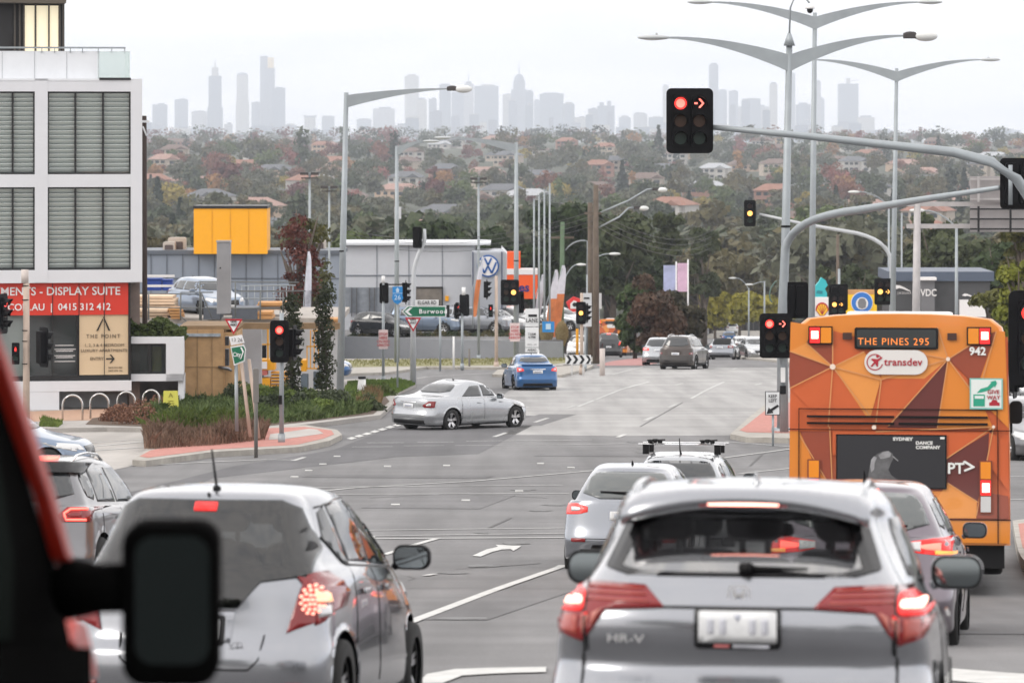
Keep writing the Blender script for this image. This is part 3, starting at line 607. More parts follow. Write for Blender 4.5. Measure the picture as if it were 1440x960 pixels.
for k in range(12):
    px, py = rk.choice([(655, 800), (700, 760), (640, 850), (760, 700), (900, 640)]); a = G(px+rk.uniform(-25, 25), py+rk.uniform(-20, 20)); r0 = rk.uniform(.08, .28)
    drape('oil_stain', [(a.x+r0*math.cos(t_)*rk.uniform(.6, 1.2), a.y+r0*1.6*math.sin(t_)*rk.uniform(.6, 1.2)) for t_ in [i*math.pi/6 for i in range(12)]], M_OIL, .008)
# ================================================================== VEHICLE TOOLKIT
def paint(name, col, metal=.55, rough=.32):
    m = mat(name, col, rough, metal, coat=1.0); n = m.node_tree; b = n.nodes['Principled BSDF']
    t = n.nodes.new('ShaderNodeTexCoord'); z = n.nodes.new('ShaderNodeTexNoise'); z.inputs['Scale'].default_value = 2; z.inputs['Detail'].default_value = 1.5
    mr = n.nodes.new('ShaderNodeMapRange'); mr.inputs[3].default_value = rough-.04; mr.inputs[4].default_value = rough+.05
    n.links.new(t.outputs['Object'], z.inputs['Vector']); n.links.new(z.outputs['Fac'], mr.inputs[0]); n.links.new(mr.outputs[0], b.inputs['Roughness'])
    # road film: greyer towards the sills
    s = n.nodes.new('ShaderNodeSeparateXYZ'); n.links.new(t.outputs['Object'], s.inputs[0]); m2 = n.nodes.new('ShaderNodeMapRange'); m2.inputs[1].default_value = .2; m2.inputs[2].default_value = .55; m2.inputs[3].default_value = .45; m2.inputs[4].default_value = 0
    n.links.new(s.outputs[2], m2.inputs[0]); ml = n.nodes.new('ShaderNodeMath'); ml.operation = 'MULTIPLY'; n.links.new(m2.outputs[0], ml.inputs[0]); n.links.new(z.outputs['Fac'], ml.inputs[1])
    mx = n.nodes.new('ShaderNodeMix'); mx.data_type = 'RGBA'; mx.inputs[6].default_value = (*col, 1); mx.inputs[7].default_value = (.16, .15, .14, 1)
    n.links.new(ml.outputs[0], mx.inputs[0]); n.links.new(mx.outputs[2], b.inputs['Base Color']); return m
M_TYRE = mat('tyre_rubber', (.018, .018, .018), .85); M_RIM = mat('alloy_rim', (.55, .55, .56), .3, .9); M_BLACK = mat('black_plastic', (.008, .008, .009), .55)
MATS['black_plastic'].node_tree.nodes['Principled BSDF'].inputs['Specular IOR Level'].default_value = .2
M_GBLK = mat('gloss_black', (.008, .008, .009), .12); M_GLASS = mat('tinted_glass', (.016, .019, .022), .03, ior=1.8); M_GLASSL = mat('light_glass', (.06, .07, .07), .04, ior=1.9)
M_CHROME = mat('chrome', (.75, .75, .76), .12, 1.); M_REDL = mat('red_lens', (.20, .006, .008), .12, coat=.5); M_REDLIT = mat('red_lens_lit', (.6, .02, .02), .2, emis=.5, ecol=(1, .03, .025))
M_BRAKE = mat('brake_light_lit', (1, .2, .15), .3, emis=3., ecol=(1, .07, .05)); M_HOT = mat('brake_light_core', (1, .5, .4), .3, emis=3.2, ecol=(1, .38, .30))
M_AMB = mat('amber_lens', (.75, .25, .02), .2, coat=.5); M_AMBLIT = mat('amber_lit', (.9, .3, .05), .3, emis=.7, ecol=(1, .48, .12)); M_CLEAR = mat('clear_lens', (.6, .6, .6), .12, .3, coat=.6)
M_PLATE = mat('number_plate', (.62, .63, .64), .45, var=.12, scale=14); M_PLATED = mat('plate_marks', (.36, .38, .45), .6); M_SEAT = mat('seat_cloth', (.09, .09, .095), .9); M_DARK = mat('cabin_dark', (.02, .02, .022), .9)
M_SEE = bpy.data.materials.new('see_through_glass'); M_SEE.use_nodes = True; n = M_SEE.node_tree; n.nodes.clear()
_o = n.nodes.new('ShaderNodeOutputMaterial'); _t = n.nodes.new('ShaderNodeBsdfTransparent'); _t.inputs[0].default_value = (.8, .82, .82, 1); _g = n.nodes.new('ShaderNodeBsdfGlossy'); _g.inputs['Roughness'].default_value = .03; _g.inputs[0].default_value = (.9, .9, .9, 1)
_l = n.nodes.new('ShaderNodeFresnel'); _l.inputs[0].default_value = 2.2; _m2 = n.nodes.new('ShaderNodeMixShader'); _q = n.nodes.new('ShaderNodeMapRange'); _q.inputs[3].default_value = .20; n.links.new(_l.outputs[0], _q.inputs[0]); n.links.new(_q.outputs[0], _m2.inputs[0]); n.links.new(_t.outputs[0], _m2.inputs[1]); n.links.new(_g.outputs[0], _m2.inputs[2]); n.links.new(_m2.outputs[0], _o.inputs[0])

M_SEE2 = M_SEE.copy(); M_SEE2.name = 'privacy_glass'; [setattr(q.inputs[0], 'default_value', (.20, .22, .23, 1)) for q in M_SEE2.node_tree.nodes if q.type == 'BSDF_TRANSPARENT']; [setattr(q.inputs[3], 'default_value', .05) for q in M_SEE2.node_tree.nodes if q.type == 'MAP_RANGE']; [setattr(q.inputs[0], 'default_value', 1.42) for q in M_SEE2.node_tree.nodes if q.type == 'FRESNEL']
def qint(pts, s):
    xs = [p[0] for p in pts]; ys = [p[1] for p in pts]
    if s <= xs[0]: return ys[0]
    for i in range(len(xs)-1):
        if s <= xs[i+1]:
            t = (s-xs[i])/(xs[i+1]-xs[i]); t = t*t*(3-2*t)*.5+t*.5; return ys[i]+(ys[i+1]-ys[i])*t
    return ys[-1]
def loop_pts(r, N):
    """half contour from rear centre round to front centre: x >= 0"""
    yr, yf, w_ = r['yr'], r['yf'], r['w']; rr, rf = r.get('rr', .5), r.get('rf', .7); nr, nf = r.get('nr', 3.2), r.get('nf', 2.8); L = yf-yr
    k1 = N//4; k2 = N-2*k1; P_ = []; wr = w_*r.get('tr', 1.); wf = w_*(1-(1-r.get('tf', 1.))*.45)
    for i in range(k1+1):
        th = math.pi/2*i/k1; P_.append((wr*math.sin(th)**(2/nr) if i else 0., yr+rr*(1-max(0, math.cos(th))**(2/nr))))
    y0, y1 = yr+rr, yf-rf
    for i in range(1, k2):
        t = i/k2; y = y0+(y1-y0)*t
        wm = w_*(1-(1-min(1, t*2.2))**2*(1-wr/w_)-(max(0, t-.55)/.45)**2*(1-wf/w_)); P_.append((wm, y))
    for i in range(k1, -1, -1):
        th = math.pi/2*i/k1; P_.append((wf*math.sin(th)**(2/nf) if i else 0., yf-rf*(1-max(0, math.cos(th))**(2/nf))))
    zs = r['z'] if isinstance(r['z'], list) else [(0, r['z'])]
    return [(x, y, qint(zs, (y-yr)/L)) for x, y in P_]
def cat(p0, p1, p2, p3, t):
    return tuple(.5*((2*b)+(-a+c)*t+(2*a-5*b+4*c-d)*t*t+(-a+3*b-3*c+d)*t**3) for a, b, c, d in zip(p0, p1, p2, p3))
class Body:
    def __init__(s, rows, N=60, sub=4, wheels=(), wr=.36, cut=()):
        L_ = [loop_pts(r, N) for r in rows]; n = len(L_); S_ = []
        for j in range(n-1):
            sb = sub if not rows[j].get('sharp') and not rows[j+1].get('sharp') else sub
            for k in range(sb):
                t = k/sb
                def pick(q): return L_[min(max(q, 0), n-1)]
                a, b, c, d = pick(j-1), pick(j), pick(j+1), pick(j+2)
                if rows[j].get('sharp'): a = b
                if rows[j+1].get('sharp'): d = c
                S_.append([cat(a[i], b[i], c[i], d[i], t) for i in range(len(b))])
        S_.append(L_[-1]); m = len(S_[0])
        bm = bmesh.new(); G_ = {}
        for sd_ in (1, -1):
            for j, rw in enumerate(S_):
                for i, p in enumerate(rw):
                    if sd_ == -1 and p[0] < 1e-6 and (1, j, i) in G_: G_[(-1, j, i)] = G_[(1, j, i)]
                    else: G_[(sd_, j, i)] = bm.verts.new((p[0]*sd_, p[1], p[2]))
        for sd_ in (1, -1):
            for j in range(len(S_)-1):
                for i in range(m-1):
                    q = [G_[(sd_, j, i)], G_[(sd_, j, i+1)], G_[(sd_, j+1, i+1)], G_[(sd_, j+1, i)]]; u = []
                    for x in q:
                        if x not in u: u.append(x)
                    if len(u) > 2:
                        try: bm.faces.new(u if sd_ == 1 else u[::-1])
                        except ValueError: pass
            # roof closing strip to the centre line
        top = S_[-1]
        for i in range(m-1):
            q = [G_[(1, len(S_)-1, i)], G_[(1, len(S_)-1, i+1)], G_[(-1, len(S_)-1, i+1)], G_[(-1, len(S_)-1, i)]]; u = []
            for x in q:
                if x not in u: u.append(x)
            if len(u) > 2:
                try: bm.faces.new(u)
                except ValueError: pass
            q = [G_[(1, 0, i)], G_[(1, 0, i+1)], G_[(-1, 0, i+1)], G_[(-1, 0, i)]]; u = []
            for x in q:
                if x not in u: u.append(x)
            if len(u) > 2:
                try: bm.faces.new(u[::-1])
                except ValueError: pass
        bmesh.ops.remove_doubles(bm, verts=bm.verts, dist=1e-4); bmesh.ops.recalc_face_normals(bm, faces=bm.faces)
        s.bvh = BVHTree.FromBMesh(bm); s.rows = rows; s.w = max(r['w'] for r in rows); s.wheels = wheels; s.wr = wr
        # wheel openings: pull the nearby vertices onto the arch, drop what lies inside
        dead = set()
        for wy, wz in wheels:
            for v_ in bm.verts:
                if abs(v_.co.x) < .45: continue
                dy, dz = v_.co.y-wy, v_.co.z-wz; r_ = math.hypot(dy, dz)
                if abs(r_-wr) < .042 and r_ > .01: v_.co.y = wy+dy/r_*wr; v_.co.z = wz+dz/r_*wr
            for f_ in bm.faces:
                c = f_.calc_center_median()
                if abs(c.x) > .45 and math.hypot(c.y-wy, c.z-wz) < wr-.004: dead.add(f_)
        for pl, poly in cut:
            for f_ in bm.faces:
                c = f_.calc_center_median()
                if pl == 'rear' and f_.normal.y < -.12 and inside((c.x, c.z), poly): dead.add(f_)
                if pl == 'front' and f_.normal.y > .12 and inside((c.x, c.z), poly): dead.add(f_)
                if pl == 'side' and abs(f_.normal.x) > .3 and inside((c.y, c.z), poly): dead.add(f_)
        if dead: bmesh.ops.delete(bm, geom=list(dead), context='FACES')
        for f_ in bm.faces: f_.smooth = True
        s.me = bpy.data.meshes.new('body'); bm.to_mesh(s.me); bm.free()
    def hit(s, pl, a, b, sd_=1):
        if pl == 'rear': o, d = Vector((a, -3, b)), Vector((0, 1, 0))
        elif pl == 'front': o, d = Vector((a, 9, b)), Vector((0, -1, 0))
        elif pl == 'side': o, d = Vector((3*sd_, a, b)), Vector((-sd_, 0, 0))
        else: o, d = Vector((a, b, 4)), Vector((0, 0, -1))
        p, nn, i, _ = s.bvh.ray_cast(o, d)
        if p is None:
            p, nn, i, _ = s.bvh.find_nearest(o+d*(3. if pl != 'front' else 5.))
        if nn.dot(d) > 0: nn = -nn
        if pl == 'side' and abs(p.x) < .52*s.w:
            p, nn, i, _ = s.bvh.find_nearest(Vector((sd_*s.w*1.02, a+.06, b)))
            if nn.x*sd_ < 0: nn = -nn
        return p, nn
    def patch(s, name, pl, poly, m, parent, off=.004, step=.06, sd_=1, skirt=.012, smooth_poly=0):
        for _ in range(smooth_poly):
            q = []
            for i in range(len(poly)):
                a, b = poly[i], poly[(i+1) % len(poly)]; q += [(a[0]*.78+b[0]*.22, a[1]*.78+b[1]*.22), (a[0]*.22+b[0]*.78, a[1]*.22+b[1]*.78)]
            poly = q
        bm = bmesh.new(); f_ = bm.faces.new([bm.verts.new((p[0], p[1], 0)) for p in poly])
        f_.normal_update(); bmesh.ops.triangulate(bm, faces=[f_])
        xs = [p[0] for p in poly]; ys = [p[1] for p in poly]
        for ax, lo, hi in ((0, min(xs), max(xs)), (1, min(ys), max(ys))):
            k = lo+step/2+.0007
            while k < hi:
                bmesh.ops.bisect_plane(bm, geom=bm.verts[:]+bm.edges[:]+bm.faces[:], plane_co=(k, 0, 0) if ax == 0 else (0, k, 0), plane_no=(1, 0, 0) if ax == 0 else (0, 1, 0), dist=1e-5); k += step
        if skirt:
            ed = [e for e in bm.edges if len(e.link_faces) == 1]
            r = bmesh.ops.extrude_edge_only(bm, edges=ed); inner = {g for g in r['geom'] if isinstance(g, bmesh.types.BMVert)}
        else: inner = set()
        for v_ in bm.verts:
            p, nn = s.hit(pl, v_.co.x, v_.co.y, sd_); v_.co = p+nn*(off-skirt-.002 if v_ in inner else off)
        bmesh.ops.recalc_face_normals(bm, faces=bm.faces)
        for f_ in bm.faces: f_.smooth = not any(v_ in inner for v_ in f_.verts)
        me = bpy.data.meshes.new(name); bm.to_mesh(me); bm.free()
        return link(name, me, m, parent)
    def line(s, name, pl, pts, w_, m, parent, sd_=1, off=.003):
        """thin seam or moulding laid on the body along a 2D path"""
        q = []
        for i in range(len(pts)-1):
            a, b = pts[i], pts[i+1]; k = max(2, int(math.hypot(b[0]-a[0], b[1]-a[1])/.06))
            q += [(a[0]+(b[0]-a[0])*j/k, a[1]+(b[1]-a[1])*j/k) for j in range(k)]
        q.append(pts[-1]); b = MB(); b.tube([s.hit(pl, x, y, sd_)[0]+s.hit(pl, x, y, sd_)[1]*off for x, y in q], w_/2, 5)
        return b.build(name, m, parent)
def inside(p, poly):
    c = False; j = len(poly)-1
    for i in range(len(poly)):
        if (poly[i][1] > p[1]) != (poly[j][1] > p[1]) and p[0] < (poly[j][0]-poly[i][0])*(p[1]-poly[i][1])/(poly[j][1]-poly[i][1])+poly[i][0]: c = not c
        j = i
    return c
def mir(poly): return [(-a, b) for a, b in poly][::-1]
def wheel(t, x, y, r, wd=.2, spokes=5, rim=M_RIM):
    o = bpy.data.objects.new('wheel', None); COL.objects.link(o); o.parent = t; o.location = (x, y, r); sg = 1 if x > 0 else -1
    b = MB(); pr = [(-wd/2, r*.66), (-wd/2, r*.93), (-wd/2+.02, r*.985), (-wd/4, r), (wd/4, r), (wd/2-.02, r*.985), (wd/2, r*.93), (wd/2, r*.66)]; N = 28; v = []; f = []
    for px_, rr in pr:
        for k in range(N): a = 2*math.pi*k/N; v.append((px_, rr*math.cos(a), rr*math.sin(a)))
    for i in range(len(pr)-1):
        for k in range(N): f.append((i*N+k, i*N+(k+1) % N, (i+1)*N+(k+1) % N, (i+1)*N+k))
    b.add(v, f, 0, True); b.build('tyre', M_TYRE, o)
    b = MB(); xo = sg*(wd/2-.03); v = []
    b.add([(xo*1., r*q*math.cos(2*math.pi*k/N), r*q*math.sin(2*math.pi*k/N)) for q in (.68, .60) for k in range(N)], [(k, (k+1) % N, N+(k+1) % N, N+k) for k in range(N)])
    b.add([(xo-sg*.06, r*.62*math.cos(2*math.pi*k/N), r*.62*math.sin(2*math.pi*k/N)) for k in range(N)], [tuple(range(N))], 1)
    for k in range(spokes):
        a = 2*math.pi*(k+.25)/spokes
        for da in ((-.16, .16) if spokes <= 5 else (0,)):
            c, s_ = math.cos(a+da), math.sin(a+da); wv = r*(.075 if spokes <= 5 else .06); px_, pz_ = -s_*wv, c*wv
            b.add([(xo-sg*.035, r*.1*c+px_, r*.1*s_+pz_), (xo-sg*.035, r*.1*c-px_, r*.1*s_-pz_), (xo, r*.64*c-px_*.8, r*.64*s_-pz_*.8), (xo, r*.64*c+px_*.8, r*.64*s_+pz_*.8)], [(0, 1, 2, 3)])
    b.tube([(xo-sg*.05, 0, 0), (xo-sg*.01, 0, 0)], r*.14, 12); b.build('rim', [rim, M_BLACK], o); return o
def mirror(t, x, y, z, m, sd_, s=1., glassm=None):
    o = bpy.data.objects.new('wing_mirror', None); COL.objects.link(o); o.parent = t; o.location = (x*sd_, y, z)
    b = MB(); b.prism(rrect(.25*s, .165*s, .065*s, 5, sd_*.13*s, .04*s), .0, .09*s); b.tube([(0, .03, -.03), (sd_*.06*s, .03, .0)], .03*s, 6); b.build('mirror_shell', m, o, .022*s)
    g = MB(); g.prism(rrect(.218*s, .135*s, .055*s, 5, sd_*.13*s, .04*s), -.006, .02); g.build('mirror_glass', glassm or mat('mirror_glass', (.16, .18, .19), .03, .85), o); 
    f_ = MB(); f_.prism(rrect(.244*s, .16*s, .062*s, 5, sd_*.13*s, .04*s), -.002, .03); f_.build('mirror_surround', M_BLACK, o); return o
def seats(t, L, zb=.55, rows=((1.3, 3), (2.35, 2)), w_=.5, hz=.62):
    for y, n_ in rows:
        for k in range(n_):
            x = (k-(n_-1)/2)*(.42 if n_ == 3 else .72); b = MB(); b.prism(rrect(.5 if n_ == 2 else .4, hz, .12, 5, x, zb+hz/2), y, y+.12); b.build('seat', M_SEAT, t, .03)
            h = MB(); h.prism(rrect(.27, .18, .06, 5, x, zb+hz+.15), y+.0, y+.09); h.tube([(x-.06, y+.05, zb+hz-.02), (x-.06, y+.05, zb+hz+.1)], .008, 5); h.tube([(x+.06, y+.05, zb+hz-.02), (x+.06, y+.05, zb+hz+.1)], .008, 5); h.build('headrest', M_SEAT, t, .02)
def std_rows(L, W, H, kind='hatch', belt=.95, hood=.78, cowl=1.15, rg=.12, roofr=.5, roofw=.6, wsy=None, tail=.95, trunk=.0, gc=.23):
    """generic car: loops from sill to roof. rg: glass base offset at the rear; roofr: rear end of the roof; trunk: boot length"""
    w = W/2; ym = L-cowl; wy = wsy or ym-.75; bz = belt
    sed = trunk > .2
    gyr = trunk if sed else rg
    rows = [dict(yr=.2, yf=L-.22, w=w*.86, z=gc-.03, rr=.3, rf=.5, tf=.9),
            dict(yr=.07, yf=L-.10, w=w*.965, z=gc, rr=.38, rf=.62, tr=.97, tf=.93),
            dict(yr=.02, yf=L-.03, w=w*.985, z=gc+.14, rr=.42, rf=.72, tr=.96, tf=.9),
            dict(yr=.0, yf=L, w=w, z=[(0, .50), (.5, .48), (1, .46)], rr=.45, rf=.78, tr=.955, tf=.88),
            dict(yr=.05, yf=L-.03, w=w*1.0, z=[(0, .66), (.5, .66), (1, .6)], rr=.46, rf=.8, tr=.95, tf=.87),
            dict(yr=.09 if not sed else .06, yf=L-.10, w=w*.985, z=[(0, tail-.09), (.3, belt-.10), (.7, belt-.13), (1, hood-.08)], rr=.46, rf=.8, tr=.945, tf=.86),
            dict(yr=.11 if not sed else .1, yf=L-.24, w=w*.955, z=[(0, tail), (.3, belt-.015), (.66, belt-.05), (1, hood)], rr=.46, rf=.8, tr=.94, tf=.84),
            dict(yr=.14 if not sed else .2, yf=L-.5 if not sed else L-.5, w=w*.915, z=[(0, tail+.03), (.3, belt+.03), (.7, belt+.005), (1, hood+.05)], rr=.44, rf=.6, tr=.93, tf=.86),
            dict(yr=gyr, yf=ym, w=w*.885, z=[(0, (belt+.05 if not sed else tail+.06)), (.5, belt+.05), (1, belt+.04)], rr=.36, rf=.5, tr=.93, tf=.9),
            dict(yr=gyr+(roofr-gyr)*.30, yf=ym-(ym-wy)*.33, w=w*(.885*.72+roofw*.28), z=belt+.05+(H-belt)*.30, rr=.35, rf=.5, tr=.92, tf=.92),
            dict(yr=gyr+(roofr-gyr)*.66, yf=ym-(ym-wy)*.68, w=w*(.885*.36+roofw*.64), z=belt+.05+(H-belt)*.60, rr=.34, rf=.5, tr=.92, tf=.92),
            dict(yr=gyr+(roofr-gyr)*.93, yf=wy+.08, w=w*(roofw+.02), z=[(0, H-.10), (.45, H-.055), (1, H-.10)], rr=.32, rf=.5, tr=.94, tf=.92),
            dict(yr=roofr+.03, yf=wy-.1, w=w*(roofw-.10), z=[(0, H-.055), (.5, H-.01), (1, H-.05)], rr=.3, rf=.45, tr=.95, tf=.93),
            dict(yr=roofr+.2, yf=wy-.35, w=w*(roofw-.32), z=[(0, H-.022), (.5, H), (1, H-.022)], rr=.25, rf=.4, tr=.95),
            dict(yr=roofr+.35, yf=wy-.55, w=w*(roofw-.50), z=[(0, H-.012), (.5, H+.004), (1, H-.012)], rr=.2, rf=.3, tr=.95)]
    return rows
# generic car: everything by proportions -------------------------------------------------------------
def make_car(nm, label, cat_, P_, pm, wins=None, brake=False, detail=1, tailpoly=None, plate=(0, .75), group=None, back_glass=None, roof_rails=False, headlit=False, tail_kind='wrap', lowblack=False):
    L, W, H = P_['L'], P_['W'], P_['H']; r = P_.get('r', .32); kw = {k: v for k, v in P_.items() if k not in ('L', 'W', 'H', 'r', 'oh', 'wb', 'cabin', 'qtr')}
    oh = P_.get('oh', .85); wb = P_.get('wb', L-1.7); ws = [(oh, r), (oh+wb, r)]
    rows = std_rows(L, W, H, **kw); B = Body(rows, 68 if detail < 2 else 104, 3 if detail < 2 else 6, ws, r+.055)
    t = thing(nm, label, cat_, group=group); link('body', B.me, pm, t)
    belt = kw.get('belt', .95); tail = kw.get('tail', .95); tr = kw.get('trunk', 0); sed = tr > .2; gyr = tr if sed else kw.get('rg', .12); roofr = kw.get('roofr', .5)
    ym = L-kw.get('cowl', 1.15); wy = kw.get('wsy') or ym-.75; w = W/2; roofw = kw.get('roofw', .6); zt = H-.13; zb = belt+.055
    under = MB(); under.box2((-w*.8, .3, .17), (w*.8, L-.4, .3)); 
    for wy_, _ in ws: under.box2((-w*.82, wy_-r-.05, .2), (w*.82, wy_+r+.05, r*2+.08))
    under.build('underbody', M_BLACK, t)
    # glass
    f_ = lambda z: (z-zb)/(H-belt)
    gw = lambda z: w*(.875-(.875-roofw)*min(1, max(0, f_(z)))*1.1)
    zbr = zb+.03 if not sed else tail+.13
    B.patch('rear_window', 'rear', [(-gw(zbr)*.84, zbr), (gw(zbr)*.84, zbr), (gw(zt)*.84, zt-.01), (gw(zt)*.6, zt+.025), (-gw(zt)*.6, zt+.025), (-gw(zt)*.84, zt-.01)], back_glass or M_GLASS, t, .009, .06, smooth_poly=1)
    B.patch('windscreen', 'front', [(-gw(zb)*.9, zb+.02), (gw(zb)*.9, zb+.02), (gw(zt)*.93, zt), (-gw(zt)*.93, zt)], M_GLASS, t, .004, .1, smooth_poly=1)
    ya = lambda z: gyr+(roofr-gyr)*f_(z); yb = lambda z: ym-(ym-wy)*f_(z); bm_ = (gyr+ym)/2-.05
    zt2 = H-.15; cab = P_.get('cabin', bm_); q = P_.get('qtr', .42)
    for sd_ in (1, -1):
        B.patch('door_window', 'side', [(cab+.04, zb+.01), (yb(zb)-.42, zb+.0), (yb(zb+.12)-.22, zb+.14), (yb(zt2)-.10, zt2), (cab+.04, zt2+.01)], M_GLASS, t, .004, .09, sd_)
        B.patch('door_window', 'side', [(gyr+q+.28, zb+.02), (cab-.04, zb+.01), (cab-.04, zt2+.01), (max(roofr+.32, gyr+q+.34), zt2-.01)], M_GLASS, t, .004, .09, sd_)
        if q < .7 and not sed: B.patch('quarter_window', 'side', [(gyr+q-.06, zb+.09), (gyr+q+.23, zb+.03), (max(roofr+.27, gyr+q+.28), zt2-.03), (roofr+.12, zt2-.06)], M_GLASS, t, .004, .09, sd_, smooth_poly=1)
        for ys in (cab, gyr+q+.2):
            B.line('door_seam', 'side', [(ys, .34), (ys, belt)], .010, M_BLACK, t, sd_, .0)
        B.patch('door_handle', 'side', [(cab-.30, belt-.13), (cab-.12, belt-.13), (cab-.12, belt-.10), (cab-.30, belt-.10)], pm, t, .03, .05, sd_)
        B.patch('door_handle', 'side', [(cab+.66, belt-.13), (cab+.84, belt-.13), (cab+.84, belt-.10), (cab+.66, belt-.10)], pm, t, .03, .05, sd_)
        mirror(t, w*.93, ym-.42, belt+.02, pm, sd_, .9)
        for wy_, _ in ws: wheel(t, sd_*(w-.125), wy_, r, .2, 5 if detail else 7)
        # tail lamps
        xm_ = w*.915; tp = [(min(a_, xm_), b_) for a_, b_ in tailpoly] if tailpoly else ([(w*.52, tail-.16), (w*.915, tail-.16), (w*.915, tail+.0), (w*.55, tail-.02)])
        lm = B.patch('tail_lamp', 'rear', tp if sd_ > 0 else mir(tp), M_REDLIT if brake else M_REDL, t, .008, .05)
        cxp = sum(p[0] for p in tp)/len(tp); czp = sum(p[1] for p in tp)/len(tp)
        ip = [(cxp+(p[0]-cxp)*.42+.01, czp+(p[1]-czp)*.42) for p in tp]
        B.patch('lamp_core', 'rear', ip if sd_ > 0 else mir(ip), M_BRAKE if brake else M_CLEAR, lm, .014, .05)
        hp = [(w*.5, kw.get('hood', .78)-.19), (w*.93, kw.get('hood', .78)-.12), (w*.93, kw.get('hood', .78)+.0), (w*.55, kw.get('hood', .78)-.06)]
        B.patch('headlight', 'front', hp if sd_ > 0 else mir(hp), mat('headlight_lit', (.8, .8, .75), .2, emis=2.2, ecol=(1, .95, .85)) if headlit else M_CLEAR, t, .008, .06)
        B.patch('headlight', 'side', [(L-.62, kw.get('hood', .78)-.10), (L-.2, kw.get('hood', .78)-.2), (L-.22, kw.get('hood', .78)-.08), (L-.6, kw.get('hood', .78)-.02)], M_CLEAR, t, .008, .05, sd_)
    if brake: B.patch('high_brake_light', 'rear', [(-.14, zt+.03 if not sed else tail+.16), (.14, zt+.03 if not sed else tail+.16), (.14, zt+.055 if not sed else tail+.185), (-.14, zt+.055 if not sed else tail+.185)], M_BRAKE, t, .012, .06)
    B.patch('grille', 'front', [(-w*.42, .5), (w*.42, .5), (w*.45, kw.get('hood', .78)-.10), (-w*.45, kw.get('hood', .78)-.10)], M_GBLK, t, .006, .08)
    B.patch('number_plate', 'front', [(-.19, .40), (.19, .40), (.19, .50), (-.19, .50)], M_PLATE, t, .012, .08)
    pz = plate[1]; p_ = B.patch('number_plate', 'rear', [(-.19, pz), (.19, pz), (.19, pz+.12), (-.19, pz+.12)], M_PLATE, t, .012, .08)
    B.patch('plate_marks', 'rear', [(-.13, pz+.035), (.13, pz+.035), (.13, pz+.085), (-.13, pz+.085)], M_PLATED, p_, .015, .06)
    B.line('tailgate_seam', 'rear', [(-w*.72, .5), (w*.72, .5)], .012, M_BLACK, t, 1, .0)
    B.patch('bumper_trim', 'rear', [(-w*.7, gc_ := kw.get('gc', .23)+.02), (w*.7, gc_), (w*.66, .36 if not lowblack else .5), (-w*.66, .36 if not lowblack else .5)], M_BLACK, t, .006, .08)
    if lowblack:
        for sd_ in (1, -1): B.patch('sill_cladding', 'side', [(oh+r+.08, .24), (oh+wb-r-.08, .24), (oh+wb-r-.08, .36), (oh+r+.08, .36)], M_BLACK, t, .008, .09, sd_)
    if roof_rails:
        for sd_ in (1, -1):
            x = w*(roofw-.05)*sd_; pts = [B.hit('top', x, y)[0]+Vector((0, 0, .05 if 0 < k < 6 else 0)) for k, y in enumerate([roofr+.25+i*(wy-roofr-.6)/6 for i in range(7)])]
            MB().tube(pts, .016, 6).build('roof_rail', M_CHROME, t)
    mb = MB(); p0 = B.hit('top', 0, roofr+.35)[0]; mb.tube([p0, p0+Vector((0, -.05, .05))], [.02, .008], 6); mb.build('aerial', M_BLACK, t)
    return t, B
def park(t, loc, rz): t.location = loc; t.rotation_euler = (0, 0, rz); return t
def pitch(t, gr): t.rotation_euler = (gr, 0, t.rotation_euler[2])
def road_pitch(y): return math.atan((gz(0, y+2)-gz(0, y-2))/4)
# ================================================================== CARS
HEAD = R(-7.3)        # heading of the near carriageway (turned clockwise from +y)
M_SIL = paint('silver_paint', (.285, .295, .32), .82, .22); M_SIL2 = paint('silver_grey_paint', (.26, .275, .305), .8, .25); M_SILB = paint('pale_silver_paint', (.38, .395, .415), .78, .26)
M_BLUE = paint('blue_paint', (.004, .085, .25), .4, .3); M_BROWN = paint('brown_paint', (.045, .033, .028), .6, .3); M_PURP = paint('mauve_grey_paint', (.16, .135, .16), .75, .3); M_BLK = paint('black_paint', (.012, .013, .015), .3, .25)
M_WHT = paint('white_paint', (.72, .73, .74), .0, .3); M_SLATE = paint('slate_blue_paint', (.17, .22, .30), .6, .3); M_GUN = paint('gunmetal_paint', (.17, .17, .18), .7, .3)
def add_plate(t, B, x, z, w_=.36, h=.125, pl='rear', frame=True):
    if frame: fr = B.patch('plate_frame', pl, rrect(w_+.05, h+.05, .02, 3, x, z), M_GBLK, t, .010, .1)
    p = B.patch('number_plate', pl, rrect(w_, h, .012, 3, x, z), M_PLATE, t, .016, .1); 
    for k, xx in enumerate((-.11, -.05, .05, .11)): B.patch('plate_marks', pl, rrect(.03, h*.42, .004, 2, x+xx, z+.01), mat('plate_marks_faint', (.52, .53, .58), .6), p, .018, .1)
    return p
